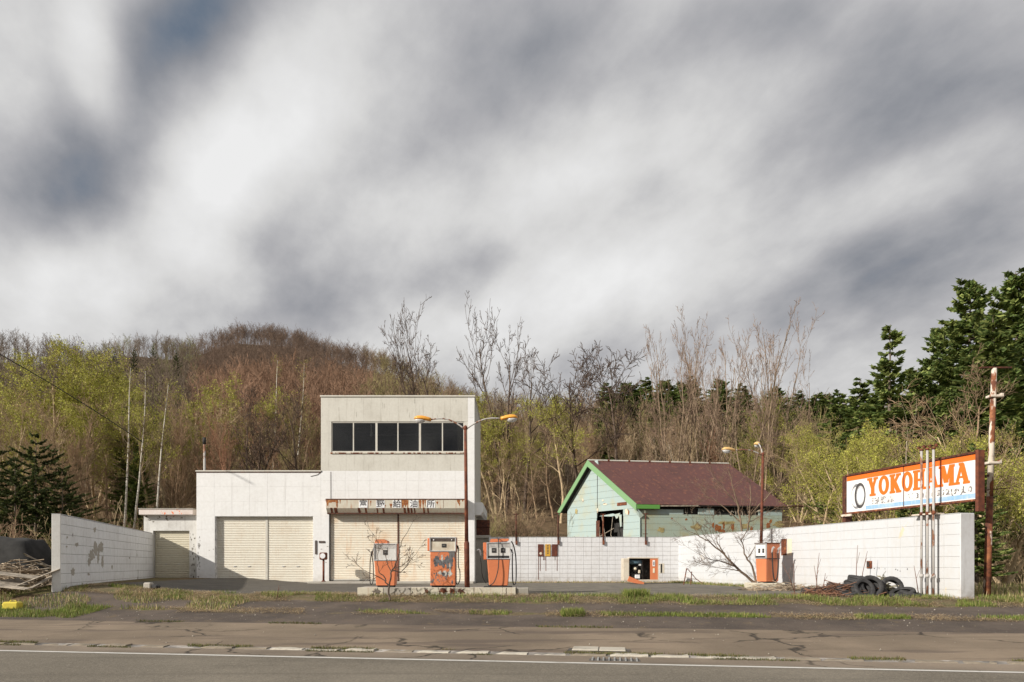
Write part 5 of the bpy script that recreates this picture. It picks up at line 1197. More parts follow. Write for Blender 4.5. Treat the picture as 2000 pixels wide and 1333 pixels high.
M['tyre'] = plain('weathered_tyre', (0.032, 0.031, 0.031), 0.75, 0, 0.45, 9, 0.2)
tm = tyre_mesh(); tm2 = tyre_mesh(0.29, 0.17)
TY = [(1678, 18.2, .62, 10, 6, 'tyre lying on top of the pile, highest of all'), (1672, 18.35, .42, -8, 10, 'tyre directly beneath the topmost tyre of the pile'),
      (1694, 18.0, .40, 30, 30, 'tyre propped to the right of the two stacked tyres'), (1686, 17.6, .24, 62, -12, 'tyre standing open toward the viewer in the front middle of the pile'),
      (1700, 17.7, .30, 66, 20, 'large tyre leaning open at the centre right of the pile'), (1658, 17.75, .20, 28, -10, 'flat-leaning tyre low at front of the pile, partly under sticks'),
      (1636, 18.2, .30, 14, 8, 'tyre lying left of the two stacked tyres'), (1615, 18.4, .14, 5, -4, 'half-buried tyre on the left end of the heap'), (1588, 18.6, .10, 3, 5, 'flat tyre sunk in sticks at the far left end'),
      (1741, 17.8, .29, 68, -40, 'tyre standing upright and tilted at the right side of the pile'), (1763, 17.5, .10, 10, -18, 'flat tyre lying at the right end, lowest on the grass'),
      (1722, 18.3, .30, 20, 15, 'tyre half hidden beneath the wire bundle'), (1648, 17.9, .12, 4, 12, 'flat bottom tyre under the left of the stack'), (1712, 18.4, .12, 2, 2, 'bottom tyre behind the centre of the pile'),
      (1668, 18.5, .14, 4, 2, 'bottom tyre at the back beneath the stack'), (1780, 17.3, .07, 6, 10, 'scrap of tyre lying in grass at the right end')]
for i, (p, Y, z, ax_, ay_, lab) in enumerate(TY):
    z = z * .68 if ax_ < 50 else z * .82
    x = px2(p, Y); o = link('tyre', tm if i % 3 else tm2, None, (x, Y, float(gz(x, Y)) + z), (R(ax_), R(ay_), rnd.uniform(-.4, .4)))
    tag(o, 'black ' + lab, 'tyre', 'old tyres heaped by the right wall')
# flat black slab against the wall
xs_ = px2(1856, 17.1); tag(MB().prism([(-0.22, 0.0), (0.22, 0.02), (0.21, 0.12), (0.13, 0.10), (0.06, 0.07)], -0.02, 0.03).build('rubber_flap', M['black'], None, loc=(xs_, 17.3, -0.06), rot=(0, 0, R(-20))), 'small black flap leaning on the foot of the right wall near its end', 'scrap')
# yellow canister and debris at left
YC = 17.3; cx = px2(25, YC); cg = float(gz(cx, YC))
can = thing('yellow_canister', 'yellow plastic canister lying on grass at the left edge', 'canister', (cx, YC, cg), R(6))
MB().bbox(-0.19, 0.19, -0.12, 0.12, 0.0, 0.20, 0.035).build('canister_body', M['yellow'], can); MB().tube([(-0.19, 0, 0.12), (-0.24, 0, 0.12)], 0.03, 8).build('cap', M['yellow'], can)
MB().tube([(-.07, 0, .19), (-.05, 0, .235), (.07, 0, .235), (.09, 0, .19)], 0.013, 6).build('handle', M['yellow'], can, True)
cb = thing('broken_block', 'lump of broken concrete with black rubber at the foot of the left wall', 'rubble', (px2(291, 20.0), 20.0, float(gz(px2(291, 20), 20))))
MB().bbox(-0.12, 0.10, -0.1, 0.1, 0, 0.19, 0.03).build('concrete_lump', M['concrete'], cb); MB().bbox(0.11, 0.30, -0.1, 0.12, 0, 0.13, 0.04).build('rubber_lump', M['black'], cb)

def sticks(name, label, n, cx, cy, rx, ry, h, seed, mat, L=(0.3, 1.3), r=(0.006, 0.02), group=None):
    q = random.Random(seed); P0, P1, R0 = [], [], []
    for i in range(n):
        a = q.uniform(0, 2 * math.pi); rr = math.sqrt(q.random()); x = cx + rx * rr * math.cos(a); y = cy + ry * rr * math.sin(a)
        z = float(gz(x, y)) + h * (1 - rr ** 1.6) * q.uniform(0.1, 1.0) + 0.02
        l = q.uniform(*L) / 2; b = q.uniform(0, 2 * math.pi); e = q.gauss(0, 0.22); d = (l * math.cos(b) * math.cos(e), l * math.sin(b) * math.cos(e), l * math.sin(e))
        m_ = (x + q.uniform(-.05, .05), y + q.uniform(-.05, .05), z + q.uniform(-.04, .06)); rad = q.uniform(*r)
        P0.append((x - d[0], y - d[1], z - d[2])); P1.append(m_); R0.append(rad); P0.append(m_); P1.append((x + d[0], y + d[1], z + d[2])); R0.append(rad)
    V, Q = seg_arrays(P0, P1, np.array(R0), np.array(R0) * 0.8, 4); V[:, 0] -= cx; V[:, 1] -= cy
    o = link(name, np_mesh(name, V, Q, mat), None, (cx, cy, 0)); tag(o, label, 'sticks', group, 'stuff'); return o


sticks('brushwood_pile', 'heap of pale dry branches and boards left of the left wall', 380, px2(22, 20.0), 20.0, 1.15, 1.2, 0.75, 1, M['stick'], (0.3, 1.15), (0.005, 0.022))
sticks('dry_sticks', 'reddish dry sticks lying among the tyres', 220, px2(1640, 18.0), 18.0, 1.1, 0.45, 0.35, 2, plain('red_sticks', (0.20, 0.10, 0.06), 0.9), (0.3, 0.9), (0.004, 0.012))
sticks('dry_sticks', 'tangle of dead stems around the plinth by the right wall', 130, px2(1525, 21.8), 21.6, 1.4, 0.5, 0.2, 3, M['stick'], (0.3, 1.0), (0.004, 0.014))
sticks('wire_bundle', 'tangled bundle of grey and yellow scrap on the tyre heap', 110, px2(1722, 18.1), 18.1, 0.38, 0.25, 0.62, 4, plain('grey_scrap', (0.33, 0.30, 0.2), 0.7), (0.15, 0.5), (0.008, 0.018))
qb = random.Random(4)
plank_lab = ['broad pale board lying on top of the brushwood heap', 'greyish board sticking out of the brushwood heap at the left edge', 'narrow board tilted on the right slope of the brushwood heap', 'light board low on the front of the brushwood heap', 'short board leaning near the left wall end']
for i, (p, Y, z, w, l, rx, ry, rz) in enumerate([(20, 18.9, .55, .35, 1.3, 12, 8, 20), (8, 18.7, .35, .5, 1.0, 20, -5, 60), (75, 18.9, .45, .14, 1.1, 5, -25, 35), (30, 18.4, .3, .2, .9, 10, 4, -15), (88, 19.0, .35, .12, .8, 10, -30, 60)]):
    x = px2(p, Y); tag(MB().bbox(-l / 2, l / 2, -w / 2, w / 2, -.012, .012, .004).build('old_board', M['wood'], None, loc=(x, Y, float(gz(x, Y)) + z), rot=(R(rx), R(ry), R(rz))), plank_lab[i], 'board')
# tarpaulin-covered load
tp = MB(); nx, ny = 22, 14; vs = []; qq2 = random.Random(8); x0, Y0 = px2(-80, 24.5), 24.5
tx1 = px2(62, 24.5) - x0
for j in range(ny + 1):
    for i in range(nx + 1):
        u, v = i / nx, j / ny; hgt = 1.45 * (min(1, 5 * (1 - u)) ** .5) * (1 - 0.12 * u) * min(1, 6 * v) ** .5 * min(1, 6 * (1 - v)) ** .5 if 0 < v < 1 and u < 1 else 0.0
        vs.append((u * tx1, v * 1.8, hgt + 0.05 * math.sin(9 * u + 4 * v) * math.sin(13 * v + 2 * u) + 0.35 * (hgt > 0)))
tp.add(vs, [(j * (nx + 1) + i, j * (nx + 1) + i + 1, (j + 1) * (nx + 1) + i + 1, (j + 1) * (nx + 1) + i) for j in range(ny) for i in range(nx)])
tpo = thing('covered_load', 'dark tarpaulin draped over a stack at the left edge behind the branches', 'tarpaulin', (x0, Y0, 0.1))
tp.build('tarpaulin', M['tarp'], tpo, True); MB().bbox(0.2, tx1 - 0.4, 0.3, 1.5, -0.1, 0.9, 0.03).build('stacked_load', M['wood'], tpo)
sticks('dry_sticks', 'pale broken laths lying on the end of the dark tarpaulin', 26, px2(78, 24.0), 24.0, 0.7, 0.3, 1.25, 12, M['wood'], (0.4, 1.0), (0.012, 0.03))
# bent metal frame by the corner
bf = thing('bent_metal_frame', 'bent rusty metal frame in the grass at the wall corner', 'frame', (px2(1335, 27.6), 27.6, 0.0))
k_ = 27.6 / F
MB().tube([(0, 0, 0), (6 * k_, 0, 33 * k_)], 0.022, 6).tube([(7 * k_, 0, 33 * k_), (13 * k_, 0, 26 * k_), (26 * k_, 0.1, 12 * k_), (38 * k_, .1, 4 * k_)], 0.015, 6).tube([(14 * k_, 0, 0), (16 * k_, 0, 27 * k_)], 0.018, 6).tube([(4 * k_, 0, 16 * k_), (30 * k_, .05, 10 * k_)], 0.008, 5).build('frame_bars', M['rust'], bf)
# overhead cable and far steel pole
cbp = [(px2(-120, 26), 26, pz(610, 26))]
MBc = MB(); pts = []
for i in range(15):
    t = i / 14; Y = 24 + 14 * t; px_ = -200 + 480 * t; py_ = 590 + 225 * t + 50 * t * t - 25 * math.sin(math.pi * t) * 0; pts.append((px2(px_, Y), Y, pz(py_, Y)))
p0 = pts[0]; MBc.tube([(a - p0[0], b - p0[1], c - p0[2]) for a, b, c in pts], 0.022, 6)
tag(MBc.build('overhead_cable', M['black'], None, True, p0), 'thin black cable slanting down across the trees at upper left', 'cable')
YQ = 40.0; pq = thing('steel_pole', 'thin pale steel pole rising behind the lower garage roof', 'pole', (px2(401, YQ), YQ, 0.5))
MB().tube([(0, 0, 0), (-0.05, 0, pz(860, YQ) - 0.5)], 0.07, 8).build('pole_shaft', M['pipe'], pq, True); MB().tube([(-0.05, 0, pz(868, YQ) - 0.5), (-0.05, 0, pz(855, YQ) - 0.5)], 0.1, 8).build('pole_collar', M['dark'], pq, True)
# ------------------------------------------------------------------ vegetation
def v3(x, y, z): return np.array([x, y, z], float)
def unit(v): return v / (np.linalg.norm(v) + 1e-12)


class Grower:
    """grows a branching skeleton; every branch has a level, radius tapers to the tip"""
    def __init__(s, seed): s.q = random.Random(seed); s.seg = []; s.tips = []
    def perp(s, d):
        a = unit(np.cross(d, v3(0, 0, 1) if abs(d[2]) < .9 else v3(1, 0, 0))); b = np.cross(d, a); t = s.q.uniform(0, 2 * math.pi)
        return a * math.cos(t) + b * math.sin(t)
    def branch(s, p, d, L, r, lev, S):
        q = s.q; n = S['n'][lev]; step = L / n; maxl = len(S['n']) - 1; kids = S['kids'][lev] if lev < maxl else 0
        p = np.array(p); d = unit(d); start = S['start'][lev] if lev < maxl else 1
        pos = sorted(q.uniform(start, 1.0) for _ in range(int(kids + q.random()))) if kids else []
        pi = 0
        for i in range(n):
            d = unit(d + np.array([q.gauss(0, 1), q.gauss(0, 1), q.gauss(0, .7)]) * S['wob'][lev] + v3(0, 0, S['trop'][lev]))
            r0 = r * (1 - (i / n) * S['taper'][lev]); r1 = r * (1 - ((i + 1) / n) * S['taper'][lev])
            p1 = p + d * step
            s.seg.append((p, p1, max(r0, S['rmin']), max(r1, S['rmin']), lev))
            while pi < len(pos) and pos[pi] <= (i + 1) / n:
                t = pos[pi] * n - i; pp = p + (p1 - p) * t; ang = math.radians(q.gauss(S['ang'][lev], S['ang'][lev] * .22))
                cd = d * math.cos(ang) + s.perp(d) * math.sin(ang)
                f = 1 - S['fall'][lev] * pos[pi]
                s.branch(pp, cd, L * S['ratio'][lev] * q.uniform(.7, 1.2) * f, max((r0 + (r1 - r0) * t) * S['rr'][lev], S['rmin']), lev + 1, S); pi += 1
            p = p1
        if lev >= maxl - 1: s.tips.append((p, d))


def styl(**k):
    S = dict(n=[8, 6, 5, 4], kids=[9, 7, 6], start=[.3, .2, .15], wob=[.06, .12, .16, .18], trop=[.03, .08, .06, .04], taper=[.75, .8, .8, .8], ang=[38, 40, 42], ratio=[.5, .5, .48], fall=[.45, .4, .4], rr=[.55, .6, .6], rmin=.006)
    S.update(k); return S


ST = {
    'bare': styl(kids=[10, 8, 6], start=[.28, .15, .1], rmin=.0085, wob=[.10, .15, .18, .2], ang=[42, 42, 42], ratio=[.58, .5, .46]),
    'plume': styl(kids=[9, 5, 4], start=[.2, .2, .1], rmin=.008, trop=[.04, .18, .14, .08], wob=[.07, .12, .18, .2], ang=[32, 34, 38], ratio=[.42, .42, .45]),
    'upright': styl(kids=[13, 9, 5], start=[.15, .15, .1], rmin=.008, trop=[.05, .22, .18, .1], ang=[34, 32, 34], ratio=[.48, .42, .45]),
    'sky': styl(kids=[11, 6, 5], start=[.3, .2, .1], rmin=.013, trop=[.03, .16, .12, .06], wob=[.10, .13, .18, .2], ang=[34, 40, 44], ratio=[.50, .42, .42], fall=[.35, .4, .4]),
    'round': styl(kids=[11, 8, 6], start=[.42, .2, .1], rmin=.016, trop=[.03, .10, .06, .03], wob=[.10, .14, .18, .2], ang=[46, 42, 44], ratio=[.55, .48, .42], fall=[.3, .3, .4]),
    'birch': styl(kids=[20, 5, 4], start=[.42, .2, .1], rmin=.007, wob=[.025, .12, .18, .2], trop=[.02, .14, .05, .0], ang=[38, 38, 40], ratio=[.20, .5, .5], fall=[.55, .4, .4], taper=[.8, .8, .8, .8]),
    'shrub': styl(n=[6, 5, 4], kids=[8, 6], start=[.15, .1], rmin=.006, trop=[.02, .05, .04], wob=[.14, .18, .2], ang=[34, 38], ratio=[.5, .45], fall=[.3, .3], taper=[.8, .8, .8], rr=[.5, .5]),
}


def grow(style, seed, Ht=10.0, r=0.13, stems=1, spread=0.25, lean=0.0):
    g = Grower(seed); S = ST[style]
    for k in range(stems):
        a = 2 * math.pi * k / max(1, stems) + g.q.uniform(-.5, .5); sp = spread if stems > 1 else lean
        d = v3(math.cos(a) * sp, math.sin(a) * sp, 1); p = v3(math.cos(a) * .12, math.sin(a) * .12, -0.3) if stems > 1 else v3(0, 0, -.3)
        g.branch(p, d, Ht * g.q.uniform(.82, 1.0) if stems > 1 else Ht, r * (g.q.uniform(.7, 1) if stems > 1 else 1), 0, S)
    return g


def leaf_tris(tips, seed, per, size, spread, cols, hang=0.0):
    q = np.random.RandomState(seed); P = np.array([t[0] for t in tips]); D = np.array([t[1] for t in tips])
    n = len(P) * per; c = np.repeat(P, per, 0) - np.repeat(D, per, 0) * q.uniform(0, spread * 2.2, (n, 1)) + q.normal(0, spread * .35, (n, 3)); c[:, 2] -= hang * q.rand(n)
    a = q.normal(0, 1, (n, 3)); a[:, 2] = np.abs(a[:, 2]) + .4; a /= np.linalg.norm(a, axis=1, keepdims=True); b = np.cross(a, q.normal(0, 1, (n, 3))); b /= np.linalg.norm(b, axis=1, keepdims=True)
    s = size * q.uniform(.6, 1.3, (n, 1)); V = np.stack([c - b * s * .32, c + b * s * .32, c + a * s], 1).reshape(-1, 3)
    T = np.arange(n * 3).reshape(-1, 3); cc = np.array(cols)[q.randint(0, len(cols), n)] * q.uniform(.75, 1.25, (n, 1)); return V, T, np.repeat(cc, 3, 0)


def tri_from_quads(Q): return np.concatenate([Q[:, [0, 1, 2]], Q[:, [0, 2, 3]]])


def tree_meshes(name, g, bark, twig, leaves=None, trunk_lev=0):
    """-> (trunk mesh, crown mesh), coloured through the tint attribute"""
    out = []
    for part in (0, 1):
        sg_ = [s for s in g.seg if (s[4] <= trunk_lev) == (part == 0)]
        P0, P1, R0, R1 = [np.array([s[i] for s in sg_]) for i in range(4)]; lev = np.array([s[4] for s in sg_])
        n = 7 if part == 0 else 3
        V, Q = seg_arrays(P0, P1, R0, R1, n); T = tri_from_quads(Q)
        if part == 0: C = np.tile(np.array(bark), (len(V), 1))
        else:
            f = np.clip((lev - 1) / 2.0, 0, 1)[:, None]; C = np.repeat(np.array(bark)[None] * (1 - f) + np.array(twig)[None] * f, 2 * n, 0)
        if part == 1 and leaves is not None:
            LV, LT, LC = leaves; T = np.concatenate([T, LT + len(V)]); V = np.concatenate([V, LV]); C = np.concatenate([C, LC])
        out.append(np_mesh('trunk' if part == 0 else 'crown', V, T, M['leafy'] if (part == 1 and leaves is not None) else M['veg'], C))
    return out


M['veg'] = tinted('bark_and_twigs', 0.9, 0.0, 0.3, 4.0, 0.1)
M['leafy'] = tinted('budding_foliage', 0.7, 0.25, 0.25, 2.0, 0.2)
M['needle'] = tinted('needles', 0.7, 0.35, 0.3, 1.2, 0.2)


def birch_mat():
    m, nt, b = nodemat('birch_bark'); t = NT(nt); p = t.pos()
    c = t.mix(t.ramp(t.noise(t.map(p, (2, 2, 9)), 1.6, 5, .6), .56, .62), (0.60, 0.56, 0.48), (0.10, 0.08, 0.06)); c = t.mix(t.ramp(t.noise(p, .6, 3), .4, .7, 0, .4), c, (0.36, 0.27, 0.18))
    nt.links.new(c, b.inputs['Base Color']); b.inputs['Roughness'].default_value = .8; return m


M['birch'] = birch_mat()
YG = [(0.36, 0.33, 0.08), (0.30, 0.28, 0.07), (0.42, 0.37, 0.11)]
OL = [(0.27, 0.25, 0.08), (0.32, 0.28, 0.10)]
TAN = (0.46, 0.35, 0.22); BRN = (0.28, 0.195, 0.125); RED = (0.32, 0.175, 0.11); GRY = (0.29, 0.24, 0.18); TW = (0.33, 0.22, 0.135); DKT = (0.11, 0.080, 0.060)
VAR = {}
def addv(k, g, bark, twig, lv=None): VAR.setdefault(k, []).append(tree_meshes(k, g, bark, twig, lv))
for i in range(4): addv('bare', grow('bare', 100 + i, 9.4, .13, lean=.12), (TAN, BRN, TAN, GRY)[i], (TW, BRN, TAN, TW)[i])
for i in range(3): addv('red', grow('upright', 200 + i, 9.6, .11, lean=.08), (TAN, RED, BRN)[i], RED)
for i in range(3): addv('upright', grow('upright', 230 + i, 9.6, .08, stems=4, spread=.16), (TAN, BRN, TAN)[i], (TAN, TW, BRN)[i])
for i in range(3):
    g = grow('bare', 300 + i, 9.2, .11, stems=(1, 3, 4)[i], spread=.28); addv('willow', g, TAN, (0.34, 0.28, 0.12), leaf_tris(g.tips, i, 4, .085, .30, YG))
for i in range(3):
    g = grow('bare', 310 + i, 9.2, .12, stems=(1, 3, 4)[i], spread=.3); addv('willowb', g, TAN, (0.34, 0.29, 0.11), leaf_tris(g.tips, i, 10, .085, .30, [(.38, .38, .07), (.32, .33, .06), (.46, .43, .10)]))
for i in range(3):
    g = grow('upright', 330 + i, 9.5, .10, lean=.1); addv('olive', g, BRN, (0.30, 0.24, 0.12), leaf_tris(g.tips, i, 2, .085, .3, OL))
for i in range(3): addv('plume', grow('plume', 250 + i, 9.6, .075, stems=(3, 4, 2)[i], spread=.13), (.26, .19, .13), (.28, .19, .14))
for i in range(3): addv('sky', grow('sky', 400 + i, 9.6, .17, stems=(1, 2, 3)[i], spread=.2), DKT, (0.10, 0.07, 0.055))
for i in range(2): addv('round', grow('round', 430 + i, 9.2, .14, lean=.1), DKT, (0.10, 0.07, 0.055))
for i in range(2):
    g = grow('birch', 500 + i, 9.8, .085, lean=.05); addv('birch', g, (0.3, .22, .15), (0.24, 0.17, 0.11), leaf_tris(g.tips, i, 1, .09, .25, YG))
    VAR['birch'][-1][0].materials[0] = M['birch']
VH = {}
for k, L in VAR.items():
    VH[k] = []
    for tr, cr in L:
        co = np.empty(len(cr.vertices) * 3, np.float32); cr.vertices.foreach_get('co', co); VH[k].append(float(np.percentile(co.reshape(-1, 3)[:, 2], 99.7)))

def put_tree(k, x, Y, h, label, group=None, name='bare_tree', vi=None, sxy=1.0, rz=None):
    vi = rnd.randrange(len(VAR[k])) if vi is None else vi; tr, cr = VAR[k][vi]; s = h / VH[k][vi]
    t = thing(name, label, 'tree', (x, Y, float(terr(x, Y))), rnd.uniform(0, 6.28) if rz is None else rz, group); t.scale = (s * sxy, s * sxy, s)
    link('trunk', tr, t); link('crown', cr, t); return t
def tree_px(k, px, ytop, Y, label, **kw):
    x = px2(px, Y); b = float(terr(x, Y)); return put_tree(k, x, Y, pz(ytop, Y) - b, label, **kw)

# trees one can single out
tree_px('sky', 985, 572, 62, 'tallest dark bare tree on the skyline, twin stems right of the tall building', vi=1, rz=0.3, sxy=0.62)
tree_px('sky', 1022, 640, 60, 'slender dark bare tree just right of the tallest skyline tree', vi=0, rz=1.2, sxy=.8)
tree_px('sky', 828, 604, 66, 'bare multi-stemmed tree rising above the roof of the tall building', vi=1, rz=2.2, sxy=.6)
tree_px('sky', 868, 672, 64, 'smaller bare tree at the right corner of the tall building roof', vi=0, rz=4.0, sxy=.9)
tree_px('round', 1204, 652, 62, 'dark bare tree with a rounded flat crown above the aqua house', vi=0, rz=.5, sxy=1.05)
tree_px('round', 1130, 700, 60, 'small twiggy bare tree on the skyline left of the round-crowned tree', vi=1, name='bare_tree')
for i, (p, y_, v_) in enumerate(((1318, 628, 1), (1342, 608, 0), (1392, 634, 2), (1425, 640, 1), (1462, 640, 0), (1490, 614, 2), (1520, 612, 1), (1555, 690, 0), (1370, 650, 2))):
    tree_px('plume', p, y_, 58 + 2 * (i % 4), ['bare upright tree at the left end of the skyline row above the aqua house', 'tall pointed bare tree near the left end of the skyline row', 'bare twiggy tree in the middle of the skyline row above the aqua house', 'mid-row bare tree of the skyline row, above the yellow lamp', 'bare tree right of the middle of the skyline row', 'tall bare tree near the right end of the skyline row', 'tall bare tree at the right end of the skyline row', 'low bare tree leaning right past the end of the skyline row', 'short bare tree in a gap of the skyline row'][i], group='bare trees on the skyline above the aqua house', vi=v_ % 3, sxy=.75)
for p, y_, Y, lab, vi in ((240, 700, 43, 'tallest white-barked birch, straight trunk left of the storage annex', 0), (259, 712, 44, 'second white birch close beside the tallest one', 1), (302, 730, 42, 'white birch leaning right above the annex roof', 1), (530, 690, 60, 'pale-trunked birch in the reddish wood above the garage', 0), (575, 700, 62, 'pale slender birch close to the tall building edge', 1)):
    tree_px('birch', p, y_, Y, lab, name='birch_tree', vi=vi, group='white birches', sxy=.8, rz=(0.0 if p != 302 else 1.0))
for p, y_, Y, lab in ((100, 690, 50, 'large yellow-green budding tree at upper left'), (185, 705, 56, 'budding yellow-green tree left of the birches'), (330, 728, 54, 'rounded yellow-green tree right of the birches'), (20, 735, 47, 'yellow-green tree at the left edge'),
                      (970, 770, 62, 'bright yellow-green tree beside the right lamp head'), (1095, 768, 58, 'low yellow-green tree above the left end of the aqua house'), (1500, 785, 62, 'yellow-green budding tree right of the yellow lamp'), (1625, 840, 40, 'bright yellow-green shrubby tree left of the signboard'),
                      (1690, 850, 34, 'yellow-green budding tree above the signboard'), (1800, 850, 30, 'light green budding tree behind the vent pipes'), (1960, 810, 27, 'yellow-green tree behind the steel pole'), (930, 850, 60, 'low green budding tree beside the tall building wall'), (60, 800, 44, 'lower yellow-green tree above the dark evergreen'), (1560, 835, 59, 'green budding tree between lamp and signboard'), (140, 790, 46, 'yellow-green tree in front of the large one at left'), (280, 790, 48, 'soft green tree behind the birch trunks')):
    tree_px('willowb', p, y_, Y, lab, name='budding_tree', group='yellow-green budding trees', sxy=1.15)
for p, y_, Y, lab, k in ((1872, 690, 33, 'pale many-limbed bare tree in front of the big firs', 'bare'), (1975, 730, 30, 'bare tree with pale trunk right of the steel pole', 'bare'), (1790, 760, 36, 'leaning pale bare tree above the vent pipes', 'bare'), (510, 740, 47, 'dark twisted bare tree above the garage roof', 'sky'), (600, 760, 46, 'dark bare tree touching the tall building edge', 'sky'), (1345, 800, 56, 'spreading pale bare tree behind the aqua house roof', 'bare'), (1050, 850, 58, 'pale bare tree between building and aqua house', 'bare'), (990, 860, 57, 'leaning bare tree right of the tall building', 'bare')):
    tree_px(k, p, y_, Y, lab)

# filler wood
def midtop(px): return np.interp(px, [-400, 0, 380, 420, 620, 700, 930, 1150, 1300, 1600, 1700, 2400], [735, 735, 742, 755, 760, 785, 785, 795, 795, 805, 820, 820])
kinds = {'bare': 'bare brown tree among the hillside wood behind the station', 'red': 'reddish-brown bare tree on the slope above the garage', 'upright': 'many-stemmed bare tree in the wood behind the station', 'olive': 'faintly greening tree in the wood behind the station', 'willow': 'budding yellow-green tree within the lower wood'}
gname = {'bare': 'bare trees of the wood', 'red': 'reddish bare trees of the wood', 'upright': 'many-stemmed bare trees of the wood', 'olive': 'greening trees of the wood', 'willow': 'budding trees of the lower wood'}
nf = 0; tries = 0; FILL = []
while nf < 250 and tries < 4000:
    tries += 1
    px_ = rnd.uniform(-120, 2120); Y = 29 + 62 * rnd.random() ** 0.9; x = px2(px_, Y)
    if Y < 40 and -17.6 < x < 17.5: continue
    if 40 < Y < 60 and 1.5 < x < 24: continue
    if Y <= 40 and 1150 < px_ < 1625: continue
    if 30 < Y < 56 and -14 < x < 3: continue
    if Y < 37 and px_ < 330: continue
    if x > 0 and Y < 33 and px_ < 1960 and rnd.random() < .5: continue
    b = float(terr(x, Y)); h = rnd.uniform(6.0, 11.5); yt = HY - (b + h - H) * F / Y; mt = float(midtop(px_)) + rnd.uniform(0, 60)
    if yt < mt: h = (HY - mt) * Y / F + H - b
    if h < 4.0: continue
    w = {'bare': 3, 'red': 0.6, 'upright': 2.2, 'olive': 2.0, 'willow': 0.8}
    if 370 < px_ < 700: w['red'] = 5; w['willow'] = .1
    if px_ < 380: w['willow'] = 1.7
    if 920 < px_ < 1150: w['willow'] = 1.1; w['olive'] = 2.5
    if px_ > 1450: w['willow'] = 1.5; w['olive'] = 3
    k = rnd.choices(list(w), list(w.values()))[0]
    FILL.append((k, px_, put_tree(k, x, Y, h, kinds[k], gname[k], 'budding_tree' if k == 'willow' else 'bare_tree', sxy=rnd.uniform(.8, 1.2)))); nf += 1
# one label each: what it stands behind, then its turn from the left
marks = [(0, 'at the left edge'), (110, 'above the dark evergreen and debris'), (230, 'left of the white birches'), (330, 'above the storage annex'), (430, 'above the left end of the garage roof'), (530, 'above the garage shutters'), (630, 'over the garage roof beside the tall building'), (930, 'behind the tall building'), (1020, 'right of the tall building'), (1110, 'left of the aqua house'),
         (1220, 'above the gable of the aqua house'), (1330, 'above the maroon roof, left half'), (1440, 'above the maroon roof, right half'), (1560, 'right of the yellow lamp'), (1650, 'behind the right wall before the signboard'), (1780, 'behind the left half of the signboard'), (1900, 'behind the right half of the signboard'), (1e9, 'beyond the steel pole')]
seen = {}
ordn = ['first', 'second', 'third', 'fourth', 'fifth', 'sixth', 'seventh', 'eighth', 'ninth', 'tenth', 'eleventh', 'twelfth', 'thirteenth', 'fourteenth', 'fifteenth', 'sixteenth', 'seventeenth', 'eighteenth', 'nineteenth', 'twentieth']
short = {'bare': 'bare brown tree', 'red': 'reddish-brown bare tree', 'upright': 'many-stemmed bare tree', 'olive': 'faintly greening tree', 'willow': 'yellow-green budding tree'}
for k, p, o in sorted(FILL, key=lambda f: f[1]):
    mk = next(t_ for a, t_ in marks if p <= a); i = seen.get((k, mk), 0); seen[(k, mk)] = i + 1
    o['label'] = '%s %s, %s from left' % (short[k], mk, ordn[min(i, 19)])


